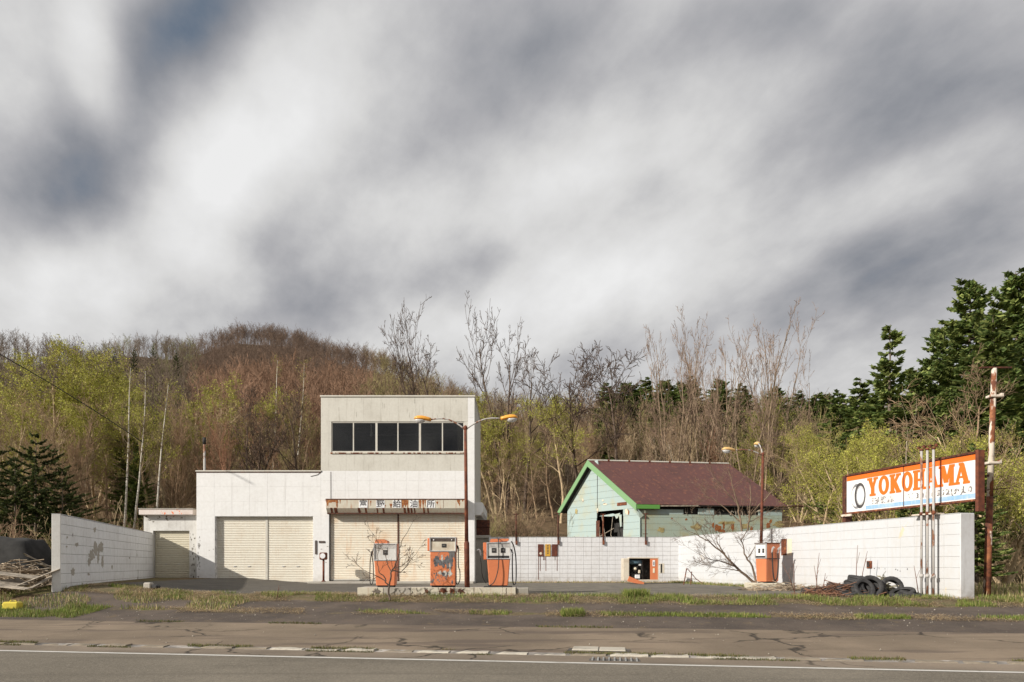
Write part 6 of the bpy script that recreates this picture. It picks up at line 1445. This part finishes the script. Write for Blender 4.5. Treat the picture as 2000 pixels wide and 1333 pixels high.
# conifers
def fir_mesh(seed, Ht=10.0, R0=2.2, base=.14, whorl=.34, dens=1.0, gapf=.08, dark=1.0):
    q = random.Random(seed); tr = Grower(seed); n = 14; p = v3(0, 0, -.3); seg = []
    for i in range(n):
        p1 = v3(q.gauss(0, .02), q.gauss(0, .02), Ht * (i + 1) / n); seg.append((p, p1, .17 * (1 - i / n) + .01, .17 * (1 - (i + 1) / n) + .008, 0)); p = p1
    B0, B1, BR = [], [], []; LV, LC = [], []
    z = Ht * base
    while z < Ht * .985:
        f = 1 - (z / Ht - base) / (1 - base); L0 = R0 * (f ** .8) * (1 if z > Ht * .22 else .8) + .12; nb = max(4, int(9 * dens * (0.5 + .5 * f)))
        ph = q.uniform(0, 6.28)
        for k in range(nb):
            if q.random() < gapf: continue
            a = ph + 2 * math.pi * k / nb + q.uniform(-.25, .25); L = L0 * q.uniform(.5, 1.18); zz = z + q.uniform(-.28, .28)
            m = 5; P = []; 
            for j in range(m + 1):
                t = j / m; P.append(v3(math.cos(a) * L * t, math.sin(a) * L * t, zz + L * (.10 * f * 0 - .16 * t * f + .22 * t * t + .12 * t * (1 - f))))
            for j in range(m): B0.append(P[j]); B1.append(P[j + 1]); BR.append(.022 * (1 - j / m) + .004)
            ns = int(8 + 10 * L)
            for j in range(ns):
                t = .18 + .82 * (j + q.random()) / ns; jj = min(int(t * m), m - 1); c = P[jj] + (P[jj + 1] - P[jj]) * (t * m - jj)
                for sd in (-1, 1):
                    sl = (.16 + .40 * L0 / R0) * (1.12 - t) * q.uniform(.7, 1.3) + .12; aa = a + sd * q.uniform(.55, 1.1)
                    d = v3(math.cos(aa), math.sin(aa), q.uniform(-.25, .18)); e = v3(-math.sin(aa), math.cos(aa), q.uniform(-1.6, 1.6)); wd = q.uniform(.04, .085)
                    tip = c + d * sl; mid = c + d * sl * .45
                    LV += [c, mid + e * wd, tip, mid - e * wd]; 
                    g_ = q.uniform(.7, 1.3) * dark; col = (np.array([.12, .17, .05]) if q.random() < .5 else np.array([.28, .32, .10])) * g_; LC += [col] * 4
            tt = P[-1]; LV += [P[-2], P[-2] + v3(0, 0, .07), tt + unit(tt - P[-2]) * .2, P[-2] - v3(0, 0, .05)]; LC += [np.array([.075, .11, .03])] * 4
        z += whorl * q.uniform(.75, 1.2) * (.55 + .6 * f)
    P0, P1, Ra, Rb, _ = zip(*seg); V, Q = seg_arrays(P0, P1, Ra, Rb, 8); T = tri_from_quads(Q); trunk = np_mesh('trunk', V, T, M['veg'], np.tile(np.array([[.15, .12, .09]]), (len(V), 1)))
    V, Q = seg_arrays(B0, B1, BR, np.array(BR) * .7, 3); C = np.tile(np.array([[.12, .09, .06]]), (len(V), 1)); T = tri_from_quads(Q)
    LVn = np.array(LV); k = len(LVn) // 4; q4 = np.arange(k * 4).reshape(-1, 4) + len(V); T = np.concatenate([T, tri_from_quads(q4)])
    crown = np_mesh('crown', np.concatenate([V, LVn]), T, M['needle'], np.concatenate([C, np.array(LC)])); return trunk, crown


LATE = []
VAR['fir'] = [fir_mesh(1, 10, 2.2, .10, .34, 1.0), fir_mesh(2, 10, 3.3, .12, .28, 1.2, .03), fir_mesh(3, 10, 1.7, .25, .42, .9, .16)]; VH['fir'] = [10, 10, 10]
for p, y_, Y, vi, sx__, lab in ((1738, 634, 44, 2, .95, 'slender single fir standing left of the big dark firs'), (1893, 548, 47, 1, .92, 'big dense dark fir, second from the right edge'), (1985, 530, 44, 1, 1.0, 'tallest dark fir at the right edge of the picture'),
                                (1835, 640, 50, 1, .8, 'fir filling the flank between slender and big firs'), (1940, 620, 40, 0, 1.2, 'fir in front between the two biggest firs'), (2060, 560, 42, 1, 1.0, 'big fir cut off by the right edge'), (1790, 720, 48, 1, 1.0, 'shorter dark fir behind the slender fir'),
                                (1680, 742, 52, 0, 1.3, 'small dark fir left of the slender fir'), (1640, 765, 58, 0, 1.4, 'lowest dark fir at the left end of the fir group'), (1725, 755, 46, 1, 1.3, 'wide low fir below the slender fir'), (1905, 870, 24.5, 0, 1.1, 'dark fir behind the end of the signboard'), (1850, 760, 42, 1, 1.1, 'dark lower fir behind the pale bare tree'), (1775, 920, 27, 0, 1.2, 'small dark fir behind the vent pipes')):
    tree_px('fir', p, y_, Y, lab, name='fir_tree', group='dark firs at the right', vi=vi, sxy=sx__, rz=rnd.uniform(0, 6.28))
for i, p in enumerate((1185, 1225, 1262, 1300, 1352, 1405, 1450, 1515, 1560, 1600, 1240, 1330, 1585, 1620)):
    Y = 88 + 5 * (i % 3); tree_px('fir', p, [752, 748, 740, 743, 738, 742, 752, 758, 766, 770, 752, 748, 775, 772][i], Y, 'dark evergreen on the far crest, ' + ['leftmost of the row', 'second from the left', 'fourth from the left', 'fifth from the left', 'under the tall left skyline trees', 'in the middle of the row', 'under the middle skyline trees', 'under the tall right skyline trees', 'fourth from the right', 'second from the right', 'third from the left', 'sixth from the left', 'third from the right', 'rightmost, next to the firs'][i], name='fir_tree', group='dark evergreens on the far crest', vi=1 if i % 2 else 0, sxy=1.6)
for i, (p, y_, Y) in enumerate(((262, 684, 122), (300, 680, 127), (250, 790, 52), (272, 860, 48), (225, 692, 118), (345, 690, 120))):
    tree_px('fir', p, y_, Y, ['dark conifer on the left ridge, left one of a pair', 'dark conifer on the left ridge, right one of a pair', 'dark conifer between the birch trunks', 'low dark conifer at the birch trunks above the annex', 'dark conifer on the ridge left of the pair', 'dark conifer low on the ridge right of the pair'][i], name='fir_tree', vi=0, sxy=.9) if i in (2, 3) else LATE.append((p, y_, Y, i))


# dark evergreen at the left edge
def yew_mesh(seed, Ht, Rx):
    return fir_mesh(seed, 10, 6.5, .10, .62, 1.15, .22, .30)
yw = yew_mesh(71, 5.2, 3)
VAR['yew'] = [yw]; VH['yew'] = [9.6]
for p, y_, Y, s_, lab in ((70, 862, 36, .85, 'dark spreading evergreen at the left edge above the debris'), (-20, 850, 38, .85, 'dark evergreen cut off by the left edge'), (30, 905, 34, .8, 'low dark evergreen behind the tarpaulin at the left edge'), (100, 890, 39, .9, 'dark evergreen between the left edge tree and the birches'), (122, 925, 35, .8, 'lower right lobe of dark evergreen growing beside the left wall')):
    tree_px('yew', p, y_, Y, lab, name='evergreen_tree', vi=0, sxy=s_)

for p, y_, Y, i in LATE: tree_px('yew', p, y_, Y, ['dark conifer on the left ridge, left one of a pair', 'dark conifer on the left ridge, right one of a pair', '', '', 'dark conifer on the ridge left of the pair', 'dark conifer low on the ridge right of the pair'][i], name='fir_tree', vi=0, sxy=.35)
# far wood: reads as one mass
def far_template(seed, n=95):
    g = Grower(seed); S = styl(n=[4, 2, 2], kids=[14, 5], start=[.32, .15], rmin=.026, trop=[.03, .12, .08], wob=[.07, .14, .17], ang=[38, 38], ratio=[.50, .42], fall=[.4, .4], taper=[.7, .7, .7], rr=[.5, .6])
    g.branch(v3(0, 0, -.4), v3(g.q.uniform(-.1, .1), g.q.uniform(-.1, .1), 1), 10, .13, 0, S)
    P0, P1, R0, R1, lv = zip(*g.seg); V, Q = seg_arrays(P0, P1, R0, R1, 3); V *= 10 / np.percentile(V[:, 2], 99.5); return V, Q, np.repeat((np.array(lv) == 0), 6)
ft = [far_template(800 + i) for i in range(6)]
def wood_mat():
    m, nt, b = nodemat('instanced_twigs'); t = NT(nt)
    a = nt.nodes.new('ShaderNodeAttribute'); a.attribute_type = 'INSTANCER'; a.attribute_name = 'tint_each'
    k = nt.nodes.new('ShaderNodeAttribute'); k.attribute_name = 'stem'
    c = t.mix(t.math('MULTIPLY', k.outputs['Fac'], 0.35), a.outputs['Color'], (0.22, 0.18, 0.14))
    f = t.ramp(t.noise(t.pos(), 2.0, 3), .3, .7, .75, 1.25)
    sc = nt.nodes.new('ShaderNodeVectorMath'); sc.operation = 'SCALE'; nt.links.new(c, sc.inputs[0]); nt.links.new(f, sc.inputs[3])
    nt.links.new(sc.outputs[0], b.inputs['Base Color']); b.inputs['Roughness'].default_value = .9; b.inputs['Specular IOR Level'].default_value = .1; return m
M['woodi'] = wood_mat()
def scatter(name, label, pts, templ, mat, kind='stuff'):
    """one object; geometry nodes set the template trees on its points"""
    n = len(pts); P = np.array([p[:3] for p in pts]); me = bpy.data.meshes.new(name); me.vertices.add(n); me.vertices.foreach_set('co', P.astype(np.float32).ravel())
    me.materials.append(M['woodi'])
    def at(nm, ty, arr, key='value'): a_ = me.attributes.new(nm, ty, 'POINT'); a_.data.foreach_set(key, arr)
    at('size_each', 'FLOAT_VECTOR', np.array([(p[3] * p[4], p[3] * p[4], p[3]) for p in pts], np.float32).ravel(), 'vector')
    at('turn_each', 'FLOAT_VECTOR', np.array([(0, 0, p[5]) for p in pts], np.float32).ravel(), 'vector')
    at('tint_each', 'FLOAT_COLOR', np.array([tuple(p[6]) + (1,) for p in pts], np.float32).ravel(), 'color')
    at('pick_each', 'INT', np.array([p[7] for p in pts], np.int32))
    o = link(name, me); g = bpy.data.node_groups.new(name + '_nodes', 'GeometryNodeTree')
    g.interface.new_socket('Geometry', in_out='INPUT', socket_type='NodeSocketGeometry'); g.interface.new_socket('Geometry', in_out='OUTPUT', socket_type='NodeSocketGeometry')
    N, L = g.nodes, g.links; gi = N.new('NodeGroupInput'); go_ = N.new('NodeGroupOutput'); iop = N.new('GeometryNodeInstanceOnPoints'); jn = N.new('GeometryNodeJoinGeometry')
    infos = []
    for ti, (V, Q, tk) in enumerate(templ):
        tm_ = np_mesh(name + '_piece', V, Q, M['woodi']); sa = tm_.attributes.new('stem', 'FLOAT', 'POINT'); sa.data.foreach_set('value', tk.astype(np.float32))
        to = bpy.data.objects.new(name + '_piece', tm_); oi = N.new('GeometryNodeObjectInfo'); oi.inputs['Object'].default_value = to; oi.inputs['As Instance'].default_value = True; infos.append(oi)
    for oi in reversed(infos): L.new(oi.outputs['Geometry'], jn.inputs[0])
    def na(nm, ty):
        k = N.new('GeometryNodeInputNamedAttribute'); k.data_type = ty; k.inputs['Name'].default_value = nm; return k.outputs['Attribute']
    L.new(gi.outputs[0], iop.inputs['Points']); L.new(jn.outputs[0], iop.inputs['Instance']); iop.inputs['Pick Instance'].default_value = True
    L.new(na('pick_each', 'INT'), iop.inputs['Instance Index']); L.new(na('size_each', 'FLOAT_VECTOR'), iop.inputs['Scale'])
    er = N.new('FunctionNodeEulerToRotation'); L.new(na('turn_each', 'FLOAT_VECTOR'), er.inputs[0]); L.new(er.outputs[0], iop.inputs['Rotation'])
    L.new(iop.outputs[0], go_.inputs[0]); md = o.modifiers.new('scatter', 'NODES'); md.node_group = g
    return tag(o, label, 'wood', None, kind)
qf = random.Random(33); pts = []
for i in range(4600):
    u = qf.uniform(-.92, .92) if i % 5 < 3 else qf.gauss(-.33, .14); yr = float(ridgeY(u)); Y = math.sqrt(74 ** 2 + ((yr + 12) ** 2 - 74 ** 2) * qf.random()); x = u * Y; z = float(terr(x, Y)); p = 1000 + F * u
    if p < 380: col = (.175, .135, .10) if qf.random() < .85 else (.25, .24, .10)
    elif p < 720: col = (.165, .115, .085) if Y > 125 else (.26, .16, .105)
    else: col = (.22, .155, .10) if qf.random() < .7 else (.26, .22, .10)
    k = qf.uniform(.75, 1.25); hs = qf.uniform(.72, 1.12) * (1 - .36 * min(1, max(0, (Y - 85) / 50))); cap_ = ((HY - float(np.interp(u, sx_, sy_)) + qf.uniform(-22, 3)) * Y / F + H - z) / 10
    if Y < yr - 25: hs = max(.35, min(hs, cap_))
    pts.append((x, Y, z, hs, qf.uniform(.8, 1.15), qf.uniform(0, 6.28), tuple(c * k for c in col), qf.randrange(6)))
scatter('distant_wood', 'brown leafless wood covering the hill', pts, ft, M['veg'])
# brush between trunks
def brush_template(seed):
    g = Grower(seed); S = dict(ST['shrub']); S['rmin'] = .007; S['kids'] = [5, 4]
    for k in range(7):
        a = g.q.uniform(0, 6.28); g.branch(v3(math.cos(a) * .3, math.sin(a) * .3, -.1), v3(math.cos(a) * .5, math.sin(a) * .5, 1), g.q.uniform(1.2, 2.6), .014, 0, S)
    P0, P1, R0, R1, lv = zip(*g.seg); V, Q = seg_arrays(P0, P1, R0, R1, 3); return V, Q, np.repeat((np.array(lv) < 0), 6)
bt = [brush_template(900 + i) for i in range(4)]
pts = []
while len(pts) < 620:
    u = qf.uniform(-.85, .85); Y = 27 + 58 * qf.random() ** 1.4; x = u * Y
    if Y < 39 and -17.0 < x < 0: continue
    if 40 < Y < 58 and 1.5 < x < 23: continue
    if Y <= 42 and 0.1 < u < .43: continue
    if Y < 34 and -1 <= x < 9.5 + (31.2 - Y) * .3: continue
    if x < 0 and Y < 29.5: continue
    k = qf.uniform(.7, 1.3); col = qf.choice([(.30, .21, .13), (.24, .16, .105), (.42, .33, .2), (.27, .24, .10)])
    pts.append((x, Y, float(terr(x, Y)), qf.uniform(.7, 1.5), 1.0, qf.uniform(0, 6.28), tuple(c * k for c in col), qf.randrange(4)))
scatter('undergrowth', 'tangled leafless brush under the trees', pts, bt, M['veg'])

# guided small trees
def guided(name, label, Y, base, lines, r0, seed, bark, twig, kids=7, tl=.5, cat='tree', depth=.25, lev2=5):
    q = random.Random(seed); g = Grower(seed); bx_, by_ = base; x0_ = px2(bx_, Y); z0_ = pz(by_, Y)
    S = styl(n=[5, 4, 3], kids=[lev2, 3], start=[.15, .2], rmin=.0035, trop=[.05, .04, .03], wob=[.12, .16, .18], ang=[34, 36], ratio=[.5, .5], fall=[.3, .3], taper=[.8, .8, .8], rr=[.55, .6])
    main = []
    for (pts_, rs) in lines:
        yo = q.uniform(-depth, depth); P = []
        for i, (a, b) in enumerate(pts_): P.append(v3(px2(a, Y) - x0_, yo * (i / len(pts_)), pz(b, Y) - z0_))
        Pn = []
        for i in range(len(P) - 1):
            for k in range(4): Pn.append(P[i] + (P[i + 1] - P[i]) * k / 4 + np.array([q.gauss(0, .012), q.gauss(0, .012), q.gauss(0, .01)]))
        Pn.append(P[-1]); n = len(Pn) - 1
        for i in range(n):
            ra = r0 * rs * (1 - .8 * i / n); rb = r0 * rs * (1 - .8 * (i + 1) / n); main.append((Pn[i], Pn[i + 1], ra, rb, 0))
            if i > n * .25:
                for _ in range(1 if q.random() < kids / n else 0) or ():
                    pass
        for k in range(kids):
            t = q.uniform(.3, 1) * n; i = min(int(t), n - 1); d = unit(Pn[i + 1] - Pn[i]); a = math.radians(q.uniform(25, 60)); g.branch(Pn[i], d * math.cos(a) + g.perp(d) * math.sin(a) * np.array([1, .7, 1]), tl * q.uniform(.5, 1.2), r0 * rs * .35 * (1 - .5 * t / n), 1 - 1, S)
        g.branch(Pn[-1], unit(Pn[-1] - Pn[-2]), tl * .9, r0 * rs * .2, 0, S)
    V, Q = seg_arrays(*[np.array([s[i] for s in main]) for i in range(4)], 7); tr = np_mesh('trunk', V, tri_from_quads(Q), M['veg'], np.tile(np.array(bark), (len(V), 1)))
    V, Q = seg_arrays(*[np.array([s[i] for s in g.seg]) for i in range(4)], 3); cr = np_mesh('crown', V, tri_from_quads(Q), M['veg'], np.tile(np.array(twig), (len(V), 1)))
    t = thing(name, label, cat, (x0_, Y, z0_)); link('trunk', tr, t); link('crown', cr, t); return t


guided('small_bare_tree', 'small dark bare sapling growing in front of the leftmost pump', 17.9, (762, 1174),
       [([(762, 1174), (760, 1145), (763, 1120), (770, 1108), (778, 1085), (783, 1060), (800, 1030)], 1.0), ([(761, 1150), (752, 1132), (740, 1118), (735, 1100), (738, 1070)], .7), ([(754, 1134), (735, 1125), (710, 1113), (692, 1097)], .55), ([(766, 1114), (782, 1118), (797, 1100), (815, 1075)], .55), ([(764, 1120), (757, 1100), (748, 1075), (725, 1040)], .45), ([(765, 1112), (790, 1106), (805, 1100)], .4)],
       .028, 5, (.10, .075, .06), (.12, .085, .06), kids=5, tl=.42, lev2=3)
guided('dead_leaning_tree', 'dead many-branched tree leaning left beside the pump plinth', 23.4, (1470, 1140),
       [([(1474, 1140), (1440, 1109), (1415, 1083), (1384, 1056), (1352, 1040)], 1.1), ([(1478, 1140), (1470, 1106), (1454, 1081), (1450, 1056), (1462, 1034)], .9), ([(1440, 1109), (1410, 1098), (1380, 1092), (1358, 1080)], .6), ([(1450, 1117), (1420, 1112), (1385, 1105)], .45), ([(1415, 1083), (1400, 1060), (1398, 1035)], .5), ([(1460, 1090), (1478, 1065), (1500, 1050)], .4)],
       .045, 6, (.15, .11, .08), (.17, .12, .085), kids=8, tl=.8)
guided('small_bare_tree', 'bare tree rising behind the right wall before the maroon roof', 29.5, (1455, 1060),
       [([(1452, 1060), (1446, 1020), (1440, 985), (1430, 950), (1422, 915)], 1.0), ([(1456, 1060), (1462, 1015), (1466, 965), (1458, 925)], .9), ([(1462, 1010), (1485, 985), (1515, 955), (1535, 935)], .7), ([(1446, 1020), (1420, 995), (1395, 975), (1365, 965)], .6), ([(1440, 985), (1415, 960), (1395, 935)], .5), ([(1464, 1020), (1490, 1005), (1530, 985)], .4)],
       .05, 7, (.20, .145, .10), (.23, .16, .11), kids=8, tl=1.1)
for i, (p, y0_, y1_, Y, lp_, lab) in enumerate(((1594, 1160, 1080, 18.6, 6, 'tall'), (1552, 1160, 1095, 19.2, -2, 'short'), (1608, 1150, 1120, 19.0, 4, 'stub'), (1680, 1150, 1077, 19.0, 14, 'forked'), (1672, 1150, 1065, 19.2, 3, 'thin'), (1483, 1170, 1140, 18.0, -14, 'pale'), (1795, 1165, 1105, 17.6, -10, 'wispy'), (540, 1165, 1143, 18.4, 5, ''), (1552, 1140, 1100, 21, -25, ''), (1598, 1150, 1105, 19.4, -8, ''))):
    x = px2(p, Y); b = float(gz(x, Y)); zt__ = pz(y1_, Y) - b; lx = px2(p + lp_, Y) - x
    g = MB().tube([(0, 0, -.05), (lx * .4, .02, zt__ * .5), (lx, 0, zt__)], [.014, .010, .005], 5).tube([(lx * .5, .01, zt__ * .6), (lx * .5 + .08, 0, zt__ * .85)], .005, 4)
    tag(g.build('weed_stalk', plain('stem_' + str(i), (.17, .09, .065) if i != 5 else (.42, .34, .22), .9), None, True, (x, Y, b)),
        ['tall reddish dead stem standing right of the plinth', 'short dead stem close beside the plinth', 'stubby dead stem before the wall left of the tyres', 'forked dead stem rising behind the tyre stack', 'thin pale stem behind the tyre stack', 'pale stick standing in the grass before the plinth', 'wispy dead stem before the vent pipes', 'dry stalk in the grass before the garage', 'slanting dead stem right of the sideways pump', 'curved dead stem between plinth and tyres'][i], 'stem', 'dead stems standing in the grass')

# grass
def blades(name, label, n, region, hgt, cols, seed, lean=.5, w=.006, flat=False, cat='grass'):
    q = np.random.RandomState(seed); X, Yv = region(q, n); n = len(X); Z = gz(X, Yv); Z = np.where(np.abs(X) > 12.7, np.maximum(Z, ground_fn(X, Yv)), Z)
    base = np.stack([X, Yv, Z - .005], 1); a = q.uniform(0, 2 * np.pi, n); h = hgt[0] + (hgt[1] - hgt[0]) * q.rand(n) ** 1.8
    ln = lean * q.rand(n) * h; d = np.stack([np.cos(a) * ln, np.sin(a) * ln, h * (0.12 if flat else 1.0) * np.ones(n)], 1)
    if flat: d[:, :2] = np.stack([np.cos(a), np.sin(a)], 1) * h[:, None]; base[:, 2] += q.rand(n) * .05
    b = a + q.uniform(1, 2, n); wv = np.stack([np.cos(b), np.sin(b), np.zeros(n)], 1) * w
    m = base + d * .55; m[:, 2] += h * (.05 if not flat else .12)
    V = np.stack([base - wv, base + wv, m - wv * .7, m + wv * .7, base + d], 1).reshape(-1, 3); i = np.arange(n) * 5
    T = np.concatenate([np.stack([i, i + 1, i + 3], 1), np.stack([i, i + 3, i + 2], 1), np.stack([i + 2, i + 3, i + 4], 1)])
    C = np.repeat(np.array(cols)[q.randint(0, len(cols), n)] * q.uniform(.7, 1.3, (n, 1)), 5, 0)
    return tag(link(name, np_mesh(name, V, T, M['leafy'], C)), label, cat, None, 'stuff')
GR = [(.15, .20, .042), (.21, .25, .06), (.12, .16, .033), (.28, .25, .10)]; STW = [(.44, .33, .19), (.34, .235, .13), (.52, .42, .26)]
def patchy(x, y, f, seed): return np.sin(x * f + seed) * np.sin(y * f * 1.7 + seed * 2) + .6 * np.sin(x * f * 2.3 + y * f * 1.1 + seed * 3)
def band(v0, v1, x0, x1, thr=-2., f=1.3, s=1, dens=None):
    def fn(q, n):
        X = q.uniform(x0, x1, n * 3); v = q.uniform(v0, v1, n * 3); Y = v - TA * X; k = patchy(X, Y, f, s) > thr
        if dens is not None: k &= q.rand(n * 3) < np.interp(X, dens[0], dens[1])
        X, Y = X[k][:n], Y[k][:n]; return X, Y
    return fn
blades('grass_strip', 'green grass strip along the front of the forecourt', 24000, band(17.3, 18.7, -12.5, 12.6, -.05, 1.9, 1, ([-13, -6, 0, 3, 13], [.35, .4, .12, .6, 1])), (.03, .14), GR, 1)
blades('straw_litter', 'dry straw lying along the front of the forecourt', 26000, band(17.2, 18.8, -12.6, 12.6, -.6, 1.5, 4, ([-13, -4, 0, 13], [1, .8, .5, .6])), (.05, .22), STW, 2, flat=True, w=.004, cat='straw')
blades('grass_tufts', 'green tufts in the joint of the dark asphalt', 9000, band(15.45, 15.85, -4, 12.5, .1, 1.1, 7, ([-4, 0, 6, 13], [.3, .5, .9, 1])), (.02, .11), GR, 3)
blades('straw_litter', 'dry straw in the joint of the dark asphalt', 9000, band(15.25, 16.0, -9, 12.5, -.1, 1.2, 9), (.04, .18), STW, 4, flat=True, w=.004, cat='straw')
blades('grass_tufts', 'small weeds in the seam of pavement and dark asphalt', 2600, band(13.92, 14.08, -13, 12, .55, 1.0, 3), (.015, .06), [(.09, .12, .03), (.2, .16, .08)], 5)
blades('kerb_weeds', 'weeds growing through the broken kerb', 8000, band(10.9, 11.06, -11, 10, .15, 1.4, 2), (.012, .06), [(.09, .115, .03), (.14, .14, .04), (.18, .14, .07)], 6, w=.004)
blades('kerb_weeds', 'weeds on the road side of the kerb', 4000, band(10.74, 10.82, -11, 10, .45, 1.4, 6), (.01, .045), [(.08, .10, .03), (.16, .13, .06)], 16, w=.004)
def rect(x0, x1, y0, y1, thr=-2, s=1):
    def fn(q, n):
        X = q.uniform(x0, x1, n * 2); Y = q.uniform(y0, y1, n * 2); k = patchy(X, Y, 1.2, s) > thr; return X[k][:n], Y[k][:n]
    return fn
blades('grass_patch', 'fresh green grass at the left edge below the canister', 12000, band(14.3, 15.9, -16, -10.2, -.7, 1.3, 5), (.03, .14), GR, 7)
blades('grass_patch', 'grass mixed with straw at the foot of the left wall', 7000, band(15.6, 17.6, -16, -7, -.3, 1.3, 8), (.03, .16), GR + STW, 8)
blades('grass_field', 'tan and green grass beyond the end of the right wall', 15000, rect(11.6, 19, 14.5, 27, -.9), (.05, .26), GR[:1] + STW + [(.24, .24, .08)], 9)
blades('grass_tufts', 'grass at the foot of the right wall and the tree', 7000, lambda q, n: (lambda t: (RA[0] + RD.x * t - .975 * (o_ := q.rand(n) * .6) , RA[1] + RD.y * t - .223 * o_))(q.uniform(0, RL, n)), (.03, .15), GR[:2] + STW[:1], 10)
blades('grass_tufts', 'bright tuft of grass in front of the toppled cabinet', 2600, rect(px2(1215, 18), px2(1262, 18), 17.5, 18.1), (.08, .26), GR, 11, lean=.7)
blades('grass_tufts', 'bright green tuft in the dark asphalt below the cabinet', 1700, rect(px2(1095, 15.4), px2(1140, 15.4), 15.1, 15.5), (.05, .2), GR, 12, lean=.8)
blades('grass_tufts', 'weeds along the foot of the back wall and building', 3500, rect(-1, 7.6, 30.6, 31.1), (.03, .12), GR[:1] + STW, 13)
# loose pale stones
q = np.random.RandomState(5); Vs = []; Ts = []; n_ = 700; ico = np.array([[1, 0, 0], [-1, 0, 0], [0, 1, 0], [0, -1, 0], [0, 0, 1], [0, 0, -.3]]); it_ = np.array([[0, 2, 4], [2, 1, 4], [1, 3, 4], [3, 0, 4], [2, 0, 5], [1, 2, 5], [3, 1, 5], [0, 3, 5]])
for i in range(n_):
    x = q.uniform(-11, 12); v = q.uniform(14.1, 20) if i % 9 else q.uniform(11.1, 14); Y = v - TA * x; s_ = .006 + .016 * q.rand() ** 3
    Vs.append(ico * (s_ * q.uniform(.6, 1.4, (6, 3))) @ np.array([[math.cos(i), math.sin(i), 0], [-math.sin(i), math.cos(i), 0], [0, 0, 1]]) + [x, Y, gz(x, Y) + s_ * .2]); Ts.append(it_ + 6 * i)
tag(link('loose_stones', np_mesh('loose_stones', np.concatenate(Vs), np.concatenate(Ts), plain('pale_stone', (.38, .34, .28), .9, 0, .4, 30))), 'scattered small pale stones on the asphalt', 'stones', None, 'stuff')
